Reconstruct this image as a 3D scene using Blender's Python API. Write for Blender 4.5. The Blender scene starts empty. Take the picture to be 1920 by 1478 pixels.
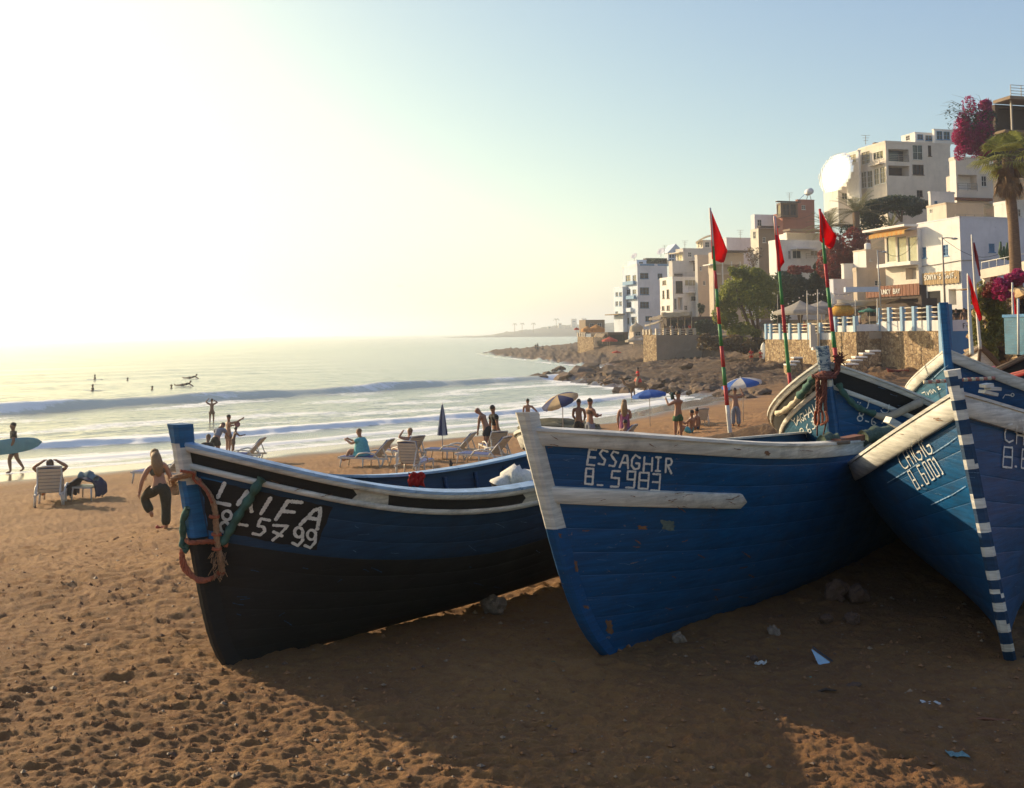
import bpy, bmesh, math, random
import numpy as np
from mathutils import Vector, Matrix, noise
from mathutils.bvhtree import BVHTree
R_ = math.radians
scene = bpy.context.scene
COL = scene.collection
random.seed(7)
# ------------------------------------------------------------------ camera
FPX, CXP, CYP = 1900.0, 960.0, 512.0
CAMZ = 5.0
PITCH, ROLL = R_(3.4), R_(-0.6)
cam_d = bpy.data.cameras.new('camera')
cam = bpy.data.objects.new('camera', cam_d); COL.objects.link(cam)
CROT = Matrix.Rotation(math.pi/2 + PITCH, 3, 'X') @ Matrix.Rotation(ROLL, 3, 'Z')
CLOC = Vector((0, 0, CAMZ))
cam.matrix_world = Matrix.Translation(CLOC) @ CROT.to_4x4()
cam_d.sensor_width = 36; cam_d.sensor_fit = 'HORIZONTAL'
cam_d.lens = FPX/1920*36
cam_d.shift_y = -(739-CYP)/1920
cam_d.clip_start = 0.1; cam_d.clip_end = 30000
scene.camera = cam
# ------------------------------------------------------------------ light
SUN_AZ, SUN_EL = 52.0, 20.5          # degrees left of the view direction, above the horizon
sd = Vector((-math.sin(R_(SUN_AZ))*math.cos(R_(SUN_EL)), math.cos(R_(SUN_AZ))*math.cos(R_(SUN_EL)), math.sin(R_(SUN_EL))))
sl = bpy.data.lights.new('sun', 'SUN'); so = bpy.data.objects.new('sun', sl); COL.objects.link(so)
sl.energy = 5.0; sl.angle = R_(0.53); sl.color = (1.0, 0.80, 0.54)
so.rotation_euler = (-sd).to_track_quat('-Z', 'Y').to_euler(); so.location = (-20, 20, 30)
w = bpy.data.worlds.new('World'); scene.world = w; w.use_nodes = True
nt = w.node_tree; nt.nodes.clear()
sky = nt.nodes.new('ShaderNodeTexSky'); sky.sky_type = 'NISHITA'; sky.sun_disc = False
sky.sun_elevation = R_(SUN_EL); sky.sun_rotation = R_(-SUN_AZ)
sky.air_density = 1.0; sky.dust_density = 1.2; sky.ozone_density = 0.4; sky.altitude = 0
bg = nt.nodes.new('ShaderNodeBackground'); bg.inputs[1].default_value = 0.15
wo = nt.nodes.new('ShaderNodeOutputWorld')
sp_ = nt.nodes.new('ShaderNodeSeparateColor'); cb_ = nt.nodes.new('ShaderNodeCombineColor'); nt.links.new(sky.outputs[0], sp_.inputs[0])
for i_, (g_, k_) in enumerate(((0.97, 0.92), (0.92, 1.00), (0.42, 1.98))):   # warm, milky late-afternoon sky colour
    p_ = nt.nodes.new('ShaderNodeMath'); p_.operation = 'POWER'; p_.inputs[1].default_value = g_; q_ = nt.nodes.new('ShaderNodeMath'); q_.operation = 'MULTIPLY'; q_.inputs[1].default_value = k_
    nt.links.new(sp_.outputs[i_], p_.inputs[0]); nt.links.new(p_.outputs[0], q_.inputs[0]); nt.links.new(q_.outputs[0], cb_.inputs[i_])
nt.links.new(cb_.outputs[0], bg.inputs[0]); nt.links.new(bg.outputs[0], wo.inputs[0])
scene.view_settings.view_transform = 'Standard'; scene.view_settings.look = 'None'
scene.view_settings.exposure = 0.42; scene.view_settings.gamma = 1.0
scene.view_settings.use_curve_mapping = False
scene.cycles.volume_step_rate = 1; scene.cycles.max_bounces = 8; scene.cycles.volume_bounces = 1
scene.cycles.transparent_max_bounces = 24
# ------------------------------------------------------------------ helpers
def ray(px, py):
    return (CROT @ Vector(((px-CXP)/FPX, (CYP-py)/FPX, -1))).normalized()
def at(px, py, Y):
    d = ray(px, py); return CLOC + d*(Y/d.y)
def proj(p):
    c = CROT.transposed() @ (Vector(p)-CLOC); return CXP+FPX*c.x/-c.z, CYP-FPX*c.y/-c.z
def tag(o, label=None, cat=None, group=None, kind=None):
    if label: o['label'] = label
    if cat: o['category'] = cat
    if group: o['group'] = group
    if kind: o['kind'] = kind
    return o
def empty(name, loc, rz=0, **k):
    o = bpy.data.objects.new(name, None); COL.objects.link(o); o.location = loc; o.rotation_euler = (0, 0, rz)
    o.empty_display_size = .1
    return tag(o, **k)
def link(name, me, parent=None, loc=None):
    o = bpy.data.objects.new(name, me); COL.objects.link(o)
    if parent: o.parent = parent
    if loc is not None: o.location = loc
    return o
class MB:
    """collects shapes, written in world (or root-local) coordinates, into one mesh"""
    def __init__(s): s.v = []; s.f = []; s.m = []; s.sm = []
    def add(s, vs, fs, mi=0, smooth=False):
        b = len(s.v); s.v += [tuple(x) for x in vs]
        for f in fs: s.f.append(tuple(i+b for i in f)); s.m.append(mi); s.sm.append(smooth)
    def quad(s, a, b, c, d, mi=0): s.add([a, b, c, d], [(0, 1, 2, 3)], mi)
    def box(s, c, size, ax=None, mi=0):
        """c centre, size full, ax = 3 axis vectors"""
        ax = ax or (Vector((1, 0, 0)), Vector((0, 1, 0)), Vector((0, 0, 1)))
        c = Vector(c); h = [ax[i]*(size[i]/2) for i in range(3)]
        vs = [c+sx*h[0]+sy*h[1]+sz*h[2] for sz in (-1, 1) for sy in (-1, 1) for sx in (-1, 1)]
        s.add(vs, [(0, 2, 3, 1), (4, 5, 7, 6), (0, 1, 5, 4), (2, 6, 7, 3), (0, 4, 6, 2), (1, 3, 7, 5)], mi)
    def bar(s, a, b, w, h=None, mi=0, up=Vector((0, 0, 1))):
        a = Vector(a); b = Vector(b); h = h or w; d = b-a; L = d.length; d.normalize()
        sx = d.cross(up)
        if sx.length < 1e-3: sx = d.cross(Vector((1, 0, 0)))
        sx.normalize(); u = sx.cross(d)
        s.box((a+b)/2, (L, w, h), (d, sx, u), mi)
    def tube(s, pts, rad, n=6, mi=0, cap=True, smooth=True):
        pts = [Vector(p) for p in pts]; N = len(pts)
        if not hasattr(rad, '__len__'): rad = [rad]*N
        rings = []; ref = Vector((0, 0, 1))
        d0 = (pts[1]-pts[0]).normalized()
        if abs(d0.z) > .9: ref = Vector((1, 0, 0))
        x = d0.cross(ref).normalized()
        for i in range(N):
            d = (pts[min(i+1, N-1)]-pts[max(i-1, 0)]).normalized()
            x = (x-d*x.dot(d)); x = x.normalized() if x.length > 1e-6 else d.orthogonal().normalized()
            y = d.cross(x)
            rings.append([pts[i]+(x*math.cos(2*math.pi*k/n)+y*math.sin(2*math.pi*k/n))*rad[i] for k in range(n)])
        vs = [p for r in rings for p in r]; fs = []
        for i in range(N-1):
            for k in range(n):
                a = i*n+k; b = i*n+(k+1) % n; fs.append((a, b, b+n, a+n))
        if cap: fs.append(tuple(range(n))[::-1]); fs.append(tuple((N-1)*n+k for k in range(n)))
        s.add(vs, fs, mi, smooth)
    def lathe(s, c, prof, n=12, mi=0, smooth=True, ax=None):
        c = Vector(c); X, Y, Z = ax or (Vector((1, 0, 0)), Vector((0, 1, 0)), Vector((0, 0, 1)))
        vs = []; fs = []
        for r, z in prof:
            for k in range(n):
                a = 2*math.pi*k/n; vs.append(c+X*(r*math.cos(a))+Y*(r*math.sin(a))+Z*z)
        for i in range(len(prof)-1):
            for k in range(n):
                a = i*n+k; b = i*n+(k+1) % n; fs.append((a, b, b+n, a+n))
        s.add(vs, fs, mi, smooth)
    def grid(s, P, mi=0, smooth=True, flip=False):
        nr, nc = len(P), len(P[0]); vs = [p for r in P for p in r]; fs = []
        for i in range(nr-1):
            for j in range(nc-1):
                q = (i*nc+j, i*nc+j+1, (i+1)*nc+j+1, (i+1)*nc+j); fs.append(q[::-1] if flip else q)
        s.add(vs, fs, mi, smooth)
    def mesh(s, name, mats, origin=None):
        me = bpy.data.meshes.new(name)
        o = Vector(origin) if origin is not None else Vector((0, 0, 0))
        vs = [(v[0]-o.x, v[1]-o.y, v[2]-o.z) for v in s.v]
        me.from_pydata(vs, [], s.f)
        for m in (mats if isinstance(mats, (list, tuple)) else [mats]): me.materials.append(m)
        me.polygons.foreach_set('material_index', s.m); me.polygons.foreach_set('use_smooth', s.sm)
        me.update(); return me
    def build(s, name, mats, parent=None, root=None, **k):
        """root: the top-level Empty whose location is the origin of the vertices; local=True meshes pass root=None"""
        me = s.mesh(name, mats, root.location if root is not None else None)
        return tag(link(name, me, parent), **k)
def copy_tree(o, parent=None):
    c = o.copy(); COL.objects.link(c); c.parent = parent
    for ch in list(o.children): copy_tree(ch, c)
    return c
# ------------------------------------------------------------------ materials
_mc = {}
def N(nt, t, **k):
    n = nt.nodes.new(t)
    for a, b in k.items(): setattr(n, a, b)
    return n
def newmat(name):
    m = bpy.data.materials.new(name); m.use_nodes = True; nt = m.node_tree; nt.nodes.clear()
    out = N(nt, 'ShaderNodeOutputMaterial'); b = N(nt, 'ShaderNodeBsdfPrincipled'); nt.links.new(b.outputs[0], out.inputs[0])
    return m, nt, b, out
def texco(nt, kind='Object', scale=None):
    t = N(nt, 'ShaderNodeTexCoord'); o = t.outputs[kind]
    if scale:
        mp = N(nt, 'ShaderNodeMapping'); mp.inputs['Scale'].default_value = scale; nt.links.new(o, mp.inputs[0]); o = mp.outputs[0]
    return o
def noise_n(nt, co, scale, detail=4, rough=.6, dist=0):
    n = N(nt, 'ShaderNodeTexNoise'); n.inputs['Scale'].default_value = scale; n.inputs['Detail'].default_value = detail
    n.inputs['Roughness'].default_value = rough; n.inputs['Distortion'].default_value = dist
    nt.links.new(co, n.inputs['Vector']); return n.outputs[0]
def ramp(nt, fac, stops):
    r = N(nt, 'ShaderNodeValToRGB'); el = r.color_ramp.elements
    while len(el) < len(stops): el.new(.5)
    for e, (p, c) in zip(el, stops):
        e.position = p; e.color = (c if hasattr(c, '__len__') else (c, c, c)) if hasattr(c, '__len__') and len(c) == 4 else ((*c, 1) if hasattr(c, '__len__') else (c, c, c, 1))
    nt.links.new(fac, r.inputs[0]); return r.outputs[0]
def mixc(nt, fac, a, b, mode='MIX'):
    m = N(nt, 'ShaderNodeMix', data_type='RGBA', blend_type=mode)
    for i, x in ((0, fac), (6, a), (7, b)):
        if hasattr(x, 'links') or isinstance(x, bpy.types.NodeSocket): nt.links.new(x, m.inputs[i])
        else: m.inputs[i].default_value = x if i == 0 else (*x, 1)[:4]
    return m.outputs[2]
def bump(nt, b, h, strength=.4, dist=.02):
    n = N(nt, 'ShaderNodeBump'); n.inputs['Strength'].default_value = strength; n.inputs['Distance'].default_value = dist
    nt.links.new(h, n.inputs['Height']); nt.links.new(n.outputs[0], b.inputs['Normal']); return n
def pm(name, col, rough=.75, var=.18, scale=6, bmp=.15, bd=.01, under=None, wear=.62, metal=0, spec=.5, trans=0, grain=None):
    """a painted / plain material with mottled tone, fine relief and (under=...) worn spots of what lies below"""
    if name in _mc: return _mc[name]
    m, nt, b, out = newmat(name); co = texco(nt, 'Object', grain)
    n1 = noise_n(nt, co, scale, 6, .65)
    lo = tuple(c*(1-var) for c in col); hi = tuple(min(1, c*(1+var)) for c in col)
    c = ramp(nt, n1, [(.3, lo), (.7, hi)])
    if under:
        n2 = noise_n(nt, co, scale*2.3, 8, .72, .3)
        mk = ramp(nt, n2, [(wear, 0.0), (wear+.03, 1.0)])
        c = mixc(nt, mk, c, under)
    nt.links.new(c, b.inputs['Base Color'])
    b.inputs['Roughness'].default_value = rough; b.inputs['Metallic'].default_value = metal; b.inputs['Specular IOR Level'].default_value = spec
    if bmp: bump(nt, b, noise_n(nt, co, scale*4, 5, .6), bmp, bd)
    if trans:
        t = N(nt, 'ShaderNodeBsdfTranslucent'); nt.links.new(c, t.inputs[0])
        mx = N(nt, 'ShaderNodeMixShader'); mx.inputs[0].default_value = trans
        nt.links.new(b.outputs[0], mx.inputs[1]); nt.links.new(t.outputs[0], mx.inputs[2]); nt.links.new(mx.outputs[0], out.inputs[0])
    _mc[name] = m; return m
# numpy gradient noise
def _hash(ix, iy, seed):
    h = (ix.astype(np.int64)*374761393 + iy.astype(np.int64)*668265263 + seed*1442695041) & 0xffffffff
    h = ((h ^ (h >> 13))*1274126177) & 0xffffffff
    return ((h ^ (h >> 16)) & 0xffffff)/float(0x1000000)
def vnoise(x, y, seed=0):
    ix = np.floor(x); iy = np.floor(y); fx = x-ix; fy = y-iy
    def g(ox, oy):
        a = _hash(ix+ox, iy+oy, seed)*2*np.pi; return np.cos(a)*(fx-ox)+np.sin(a)*(fy-oy)
    u = fx*fx*fx*(fx*(fx*6-15)+10); v = fy*fy*fy*(fy*(fy*6-15)+10)
    return ((g(0, 0)*(1-u)+g(1, 0)*u)*(1-v)+(g(0, 1)*(1-u)+g(1, 1)*u)*v)*1.6
def fbm(x, y, o=4, seed=0, gain=.5):
    r = 0; a = 1
    for i in range(o): r = r+a*vnoise(x*2**i+i*17.3, y*2**i-i*9.1, seed+i); a *= gain
    return r
def ridged(x, y, o=4, seed=0):
    r = 0; a = 1
    for i in range(o): r = r+a*(1-2*np.abs(vnoise(x*2**i+i*7.7, y*2**i+i*3.1, seed+i))); a *= .5
    return r
def cells(x, y, seed=0):
    """distance to the nearest jittered cell point, and its hash"""
    ix = np.floor(x); iy = np.floor(y); best = np.full(x.shape, 9.); hb = np.zeros(x.shape)
    for ox in (-1, 0, 1):
        for oy in (-1, 0, 1):
            px = ix+ox+_hash(ix+ox, iy+oy, seed+1); py = iy+oy+_hash(ix+ox, iy+oy, seed+2)
            d = np.hypot(x-px, y-py); m = d < best; best = np.where(m, d, best); hb = np.where(m, _hash(ix+ox, iy+oy, seed+3), hb)
    return best, hb
def sstep(x, a, b):
    t = np.clip((x-a)/(b-a), 0, 1); return t*t*(3-2*t)
def polysd(x, y, poly, closed=True):
    """signed distance to a polygon (positive inside)"""
    P = np.array(poly, float); n = len(P); d = np.full(x.shape, 1e9); inside = np.zeros(x.shape, bool)
    for i in range(n if closed else n-1):
        a = P[i]; b = P[(i+1) % n]; e = b-a
        t = np.clip(((x-a[0])*e[0]+(y-a[1])*e[1])/(e@e), 0, 1)
        d = np.minimum(d, np.hypot(x-a[0]-t*e[0], y-a[1]-t*e[1]))
        c = ((a[1] > y) != (b[1] > y))
        with np.errstate(divide='ignore', invalid='ignore'):
            inside ^= c & (x < (b[0]-a[0])*(y-a[1])/(b[1]-a[1]+1e-12)+a[0])
    return np.where(inside, d, -d)
def polyd(x, y, pts):
    """distance to an open polyline, and the interpolated third value of its points; sign positive on the sea side"""
    d = np.full(x.shape, 1e9); val = np.zeros(x.shape); sg = np.ones(x.shape)
    for a, b in zip(pts[:-1], pts[1:]):
        ex, ey = b[0]-a[0], b[1]-a[1]; L2 = ex*ex+ey*ey
        t = np.clip(((x-a[0])*ex+(y-a[1])*ey)/L2, 0, 1)
        dd = np.hypot(x-a[0]-t*ex, y-a[1]-t*ey); m = dd < d
        d = np.where(m, dd, d); val = np.where(m, a[2]+(b[2]-a[2])*t, val)
        sg = np.where(m, np.sign(ex*(y-a[1])-ey*(x-a[0])), sg)
    return d*sg, val
# ------------------------------------------------------------------ land and sea
LAND = [(-160,-120),(-60,0),(-38,21),(-19,37.6),(-11,44),(0,54.5),(8,63),(14.5,74.5),(13,82),(10.4,89),(7.9,96),(4.6,110),
        (9,122),(15,137),(12,150),(7,165),(4,185),(-3,215),(-8,250),(-6,285),(2,310),(12,330),(30,350),(45,420),(60,520),(90,640),(700,700),(700,-200)]
TOWN = [(62,-120),(58,20),(49,45),(45,60),(41,72),(38.4,79.6),(33.9,79.3),(31.7,87.1),(29.4,86.7),(25.3,101.5),(25.8,118),(25.4,137),(19.6,135.3),(17.5,150),(14.5,175),(13.2,192),(14.5,215),(19,235),(30,300),(60,420),(95,560),(600,600),(600,-120)]
def beach_z(s):
    return np.interp(s, [-60,-10,-2,0,3,10,16,19.5,22,24,28,30.5,36,60], [-5,-1.2,-.35,0,.15,.50,.80,1.02,1.55,1.85,2.35,2.66,2.75,2.80])
MOUNDS = [(4.3,21.5,1.9,1.1,.55),(2.9,23.5,1.2,.8,.2),(6.3,20.8,1.6,.9,.5),(5.4,24,1.5,1.2,.25),(-.9,8.3,.8,.8,-.07),(.1,9.4,1.1,1.1,-.13),(1.2,10.4,1.0,1.0,-.10)]
def land_z(x, y, detail=True):
    x = np.asarray(x, float); y = np.asarray(y, float)
    s = polysd(x, y, LAND); dt = polysd(x, y, TOWN)
    zb = beach_z(s)
    # rocky shore beyond the beach: rises faster, ledges
    k = sstep(y-0.35*x, 62, 78)
    zr = np.interp(s, [-30,-3,0,2,8,20,40,60], [-4,-.6,.0,.5,1.1,1.9,2.6,3.2])
    spit = sstep(y, 120, 160)
    zr = zr*(1-.45*spit*(1-sstep(x, 8, 22)))
    z = zb*(1-k)+zr*k
    # ground to the right behind the boats lifts a little
    z = z+.25*sstep(x, 4, 12)*sstep(y, 8, 16)*(1-k)
    hill = 4.1-1.6*sstep(y, 138, 160)+.55*np.clip(dt-9-14*sstep(y, 122, 138), 0, 60)+0.02*np.clip(dt, 0, 200)
    tk = sstep(dt, .1, .7+4.5*sstep(y, 101, 108)*(1-sstep(y,131,134)*(1-sstep(y,138,142))))
    z = z*(1-tk)+np.maximum(hill, z)*tk
    for mx, my, rx, ry, h in MOUNDS:
        z = z+h*np.exp(-(((x-mx)/rx)**2+((y-my)/ry)**2)**1.3)
    if not detail: return z
    dry = sstep(s, 3.5, 8)*(1-k)*(1-tk)
    r = np.hypot(x, y)
    # churned sand: overlapping footprints and small ridges; flatter and cloddy close to the camera
    churn = dry*(.35+.65*sstep(s, 6, 12))
    near = 1-sstep(r, 6.5, 10.5)
    wx = x+.12*vnoise(x*2.1, y*2.1, 5); wy = y+.12*vnoise(x*2.1, y*2.1, 6)
    c1, h1 = cells(wx*4.6, wy*5.2, 11); c2, h2 = cells(wx*7.6+31, wy*8.4, 21)
    foot = -(.020+.016*h1)*np.exp(-(c1/.40)**2)-.012*h2*np.exp(-(c2/.38)**2)
    z = z+.80*churn*(1-.68*near)*(foot*(.62-.55*near)+.020*fbm(x*2.2, y*2.8, 3, 31)+.026*ridged(wx*3.4+.9*wy, wy*6.4, 4, 41))
    z = z+dry*(.035*fbm(x*.55, y*.6, 3, 51)+.05*vnoise(x*.16, y*.2, 52))
    # foreground: scuffs, clods and shallow ripples
    cl, hl = cells(wx*9, wy*9, 61)
    clod = np.where(hl > .80, .012*np.clip(1-(cl/.33)**2, 0, 1), 0)*np.clip(.5+1.3*vnoise(x*1.3, y*1.3, 62), 0, 1)
    z = z+near*dry*(clod+.012*ridged(x*3.4+1.2*y, y*8.5, 4, 71)+.010*fbm(x*8, y*13, 3, 81)+.009*ridged(x*6.5-2*y, y*15, 3, 85)+.010*ridged(x*.9+.4*y, y*1.6, 3, 72))
    # rocks: tilted ledges running towards the water
    rk = k*(1-tk)*sstep(s, -2.5, 1.5)
    u = x*.9+y*.35; v = -x*.35+y*.9
    led = ridged(u*.16, v*.42, 4, 91); led2 = ridged(u*.55, v*1.3, 3, 95)
    wu = u+1.5*vnoise(u*.2, v*.2, 93); wv = v+.8*vnoise(u*.3, v*.3, 94)
    led = ridged(wu*.10, wv*.40, 5, 91); led2 = vnoise(wu*.45, wv*1.6, 95); led3 = vnoise(wu*1.3, wv*3.4, 96)
    z = z+rk*(.50*led*(.6+.5*vnoise(x*.09, y*.07, 97))+.20*led2+.09*led3-.28)*(1-.1*spit)+rk*spit*(.35*ridged(u*.12, v*.9, 4, 92)-.1)*(1-sstep(y, 300, 340))
    z = z+tk*sstep(dt, 4, 12)*(.8*fbm(x*.12, y*.12, 4, 99))
    return z
def ground_z(x, y): return float(land_z(np.array([x]), np.array([y]), False)[0])
_GC = {}
def gnd(px, py):
    """where the sight line through a picture point of the photograph meets the bare ground"""
    d = ray(px, py); n = 900
    Y = np.geomspace(4, 420, n); t = Y/d.y
    X = d.x*t; Z = CAMZ+d.z*t; h = np.maximum(land_z(X, Y, False), 0.0)
    i = int(np.argmax(Z <= h)); i = max(i, 1)
    a = (Z[i-1]-h[i-1]); b = (Z[i]-h[i]); f = a/(a-b) if a != b else 0
    return Vector((X[i-1]+(X[i]-X[i-1])*f, Y[i-1]+(Y[i]-Y[i-1])*f, h[i-1]+(h[i]-h[i-1])*f))
def np_mesh(name, V, Fq, mats, smooth=True, attrs=None):
    me = bpy.data.meshes.new(name); nv = len(V); nf = len(Fq)
    me.vertices.add(nv); me.vertices.foreach_set('co', V.astype(np.float32).ravel())
    me.loops.add(nf*4); me.loops.foreach_set('vertex_index', Fq.astype(np.int32).ravel())
    me.polygons.add(nf); me.polygons.foreach_set('loop_start', np.arange(0, nf*4, 4, dtype=np.int32))
    me.polygons.foreach_set('loop_total', np.full(nf, 4, np.int32))
    me.polygons.foreach_set('use_smooth', np.full(nf, smooth, bool))
    for k, a in (attrs or {}).items():
        at_ = me.attributes.new(k, 'FLOAT', 'POINT'); at_.data.foreach_set('value', a.astype(np.float32).ravel())
    for m in mats: me.materials.append(m)
    me.update(calc_edges=True); return me
def gridF(nr, nc, wrap=False):
    i, j = np.meshgrid(np.arange(nr-1), np.arange(nc if wrap else nc-1), indexing='ij'); j2 = (j+1) % nc
    return np.stack([i*nc+j, i*nc+j2, (i+1)*nc+j2, (i+1)*nc+j], -1).reshape(-1, 4)
# --- sand / rock / hill material
def mat_land():
    m, nt, b, out = newmat('sand_and_rock'); co = texco(nt, 'Object')
    n1 = noise_n(nt, co, .5, 5, .6); n2 = noise_n(nt, co, 9, 6, .7); n3 = noise_n(nt, co, 60, 4, .7)
    c = ramp(nt, n1, [(.3, (.225, .105, .031)), (.7, (.33, .168, .050))])
    c = mixc(nt, ramp(nt, n2, [(.42, 0.0), (.70, .55)]), c, (.17, .065, .026))
    c = mixc(nt, ramp(nt, n3, [(.60, 0.0), (.72, .45)]), c, (.46, .26, .12))
    # wet sand near the water line
    wet = N(nt, 'ShaderNodeAttribute', attribute_name='wet').outputs['Fac']
    c = mixc(nt, wet, c, (.115, .078, .048))
    rockf = N(nt, 'ShaderNodeAttribute', attribute_name='rock').outputs['Fac']
    cr = ramp(nt, noise_n(nt, co, .8, 8, .75, .4), [(.3, (.060, .034, .017)), (.52, (.135, .078, .038)), (.75, (.27, .165, .085))])
    mp2 = N(nt, 'ShaderNodeMapping'); mp2.inputs['Rotation'].default_value = (0, 0, R_(-20)); mp2.inputs['Scale'].default_value = (.25, 1.6, 1); nt.links.new(co, mp2.inputs[0]); strat = noise_n(nt, mp2.outputs[0], 1.1, 8, .75, .5)
    cr = mixc(nt, ramp(nt, strat, [(.45, 0.0), (.62, .75)]), cr, (.045, .027, .015))
    cr = mixc(nt, ramp(nt, noise_n(nt, co, 4, 6, .8), [(.5, 0.0), (.7, .6)]), cr, (.09, .055, .03))
    c = mixc(nt, rockf, c, cr)
    hillf = N(nt, 'ShaderNodeAttribute', attribute_name='hill').outputs['Fac']
    chh = ramp(nt, noise_n(nt, co, .5, 7, .75), [(.35, (.045, .050, .018)), (.6, (.16, .10, .055))])
    c = mixc(nt, hillf, c, chh)
    nt.links.new(c, b.inputs['Base Color'])
    ro = mixc(nt, wet, (.92, .92, .92), (.16, .16, .16)); nt.links.new(ro, b.inputs['Roughness'])
    dry = N(nt, 'ShaderNodeMath', operation='SUBTRACT'); dry.inputs[0].default_value = 1; nt.links.new(wet, dry.inputs[1])
    hh = N(nt, 'ShaderNodeMath', operation='ADD'); nt.links.new(noise_n(nt, co, 28, 6, .75), hh.inputs[0])
    q = N(nt, 'ShaderNodeMath', operation='MULTIPLY'); q.inputs[1].default_value = .35
    nt.links.new(noise_n(nt, co, 170, 3, .7), q.inputs[0]); nt.links.new(q.outputs[0], hh.inputs[1])
    rb = N(nt, 'ShaderNodeMath', operation='MULTIPLY'); nt.links.new(strat, rb.inputs[0]); nt.links.new(rockf, rb.inputs[1]); rb2 = N(nt, 'ShaderNodeMath', operation='MULTIPLY_ADD'); rb2.inputs[1].default_value = 14; nt.links.new(rb.outputs[0], rb2.inputs[0]); nt.links.new(hh.outputs[0], rb2.inputs[2]); hh = rb2
    bn = bump(nt, b, hh.outputs[0], .9, .030); nt.links.new(dry.outputs[0], bn.inputs['Strength'])
    return m
def make_land():
    ang = np.concatenate([np.linspace(-180, -42, 24)[:-1], np.linspace(-42, -29, 30)[:-1], np.linspace(-29, 29, 760), np.linspace(29, 42, 30)[1:], np.linspace(42, 180, 24)[1:-1]])*np.pi/180
    r = np.concatenate([[.4, 1.2, 2.2, 3.2], 1/np.linspace(1/4.0, 1/32., 520), np.arange(32.5, 60, .30), np.arange(60.5, 150, .5), np.geomspace(152, 700, 60)])
    A, Rr = np.meshgrid(ang, r); X = Rr*np.sin(A); Y = Rr*np.cos(A)
    Z = land_z(X.ravel(), Y.ravel()).reshape(X.shape)
    V = np.stack([X, Y, Z], -1).reshape(-1, 3)
    x, y = V[:, 0], V[:, 1]; s = polysd(x, y, LAND); dt = polysd(x, y, TOWN); k = sstep(y-.35*x, 62, 78)
    wet = (1-sstep(s+1.4*vnoise(x*.12, y*.12, 3)+.5*vnoise(x*.5, y*.5, 4), 2.6, 5.2))*(1-k*sstep(s, 0, 2))
    rock = np.clip(k*sstep(s+vnoise(x*.3, y*.3, 8)*2, -1, 2), 0, 1)
    rock = np.maximum(rock, .8*np.clip(sum(np.exp(-(((x-mx)/rx)**2+((y-my)/ry)**2)**1.3) for mx, my, rx, ry, h in MOUNDS if h > 0), 0, 1))
    hill = sstep(dt, 5, 9)
    F = gridF(len(r), len(ang), True)
    me = np_mesh('ground', V, F[:, ::-1], [mat_land()], True, dict(wet=wet, rock=rock, hill=hill))
    tag(link('sand_ground', me), 'orange beach sand rising into brown rocks and the town slope', kind='structure')
make_land()
# --- sea
BREAK = [(-90,40,1.2),(-34.5,68,1.15),(-26.4,76,.85),(-19,84,.95),(-12.7,92,.95),(-4,101,.8),(5.3,113,.75),(9,122,.2)]
BORE = [(-60,12,.2),(-24,45,.24),(-13,52,.22),(-6,58.5,.2),(.5,65,.22),(6,74,.2),(13,84,.05)]
BORE2 = [(-60,3,.05),(-21,39.5,.05),(-12,46,.06),(-1,56.5,.05),(7,66,.05),(13,76,.04)]
def mat_sea():
    m, nt, b, out = newmat('sea_water'); co = texco(nt, 'Object')
    mp = N(nt, 'ShaderNodeMapping'); mp.inputs['Rotation'].default_value = (0, 0, R_(-42)); mp.inputs['Scale'].default_value = (.35, 1.0, 1.0)
    nt.links.new(co, mp.inputs[0]); cw = mp.outputs[0]
    foam = N(nt, 'ShaderNodeAttribute', attribute_name='foam').outputs['Fac']
    n = noise_n(nt, cw, 1.5, 10, .78, .9)
    ad = N(nt, 'ShaderNodeMath', operation='ADD'); nt.links.new(foam, ad.inputs[0]); nt.links.new(n, ad.inputs[1])
    fm = ramp(nt, ad.outputs[0], [(.84, 0.0), (1.12, 1.0)])
    fm_r = N(nt, 'ShaderNodeValToRGB')
    b.inputs['Base Color'].default_value = (.24, .25, .20, 1); b.inputs['Roughness'].default_value = .20; b.inputs['IOR'].default_value = 1.33
    nt.nodes.remove(fm_r)
    h = N(nt, 'ShaderNodeMath', operation='ADD')
    nt.links.new(noise_n(nt, cw, .9, 6, .62), h.inputs[0])
    h2 = N(nt, 'ShaderNodeMath', operation='MULTIPLY'); h2.inputs[1].default_value = .25; nt.links.new(noise_n(nt, cw, 5, 4, .6), h2.inputs[0]); nt.links.new(h2.outputs[0], h.inputs[1])
    bump(nt, b, h.outputs[0], .38, .25)
    gl = N(nt, 'ShaderNodeBsdfDiffuse'); gl.inputs[0].default_value = (.72, .70, .55, 1)  # pale colour painted on the breaker front in place of backlit glow
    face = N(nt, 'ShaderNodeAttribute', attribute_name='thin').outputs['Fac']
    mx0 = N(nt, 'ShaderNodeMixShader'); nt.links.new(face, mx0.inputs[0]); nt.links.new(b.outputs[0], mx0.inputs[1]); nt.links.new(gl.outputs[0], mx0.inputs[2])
    fo = N(nt, 'ShaderNodeBsdfPrincipled'); fo.inputs['Base Color'].default_value = (.90, .87, .79, 1); fo.inputs['Roughness'].default_value = .6
    bump(nt, fo, noise_n(nt, cw, 7, 6, .7), .6, .08)
    mx = N(nt, 'ShaderNodeMixShader'); nt.links.new(fm, mx.inputs[0]); nt.links.new(mx0.outputs[0], mx.inputs[1]); nt.links.new(fo.outputs[0], mx.inputs[2])
    nt.links.new(mx.outputs[0], out.inputs[0]); return m
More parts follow.
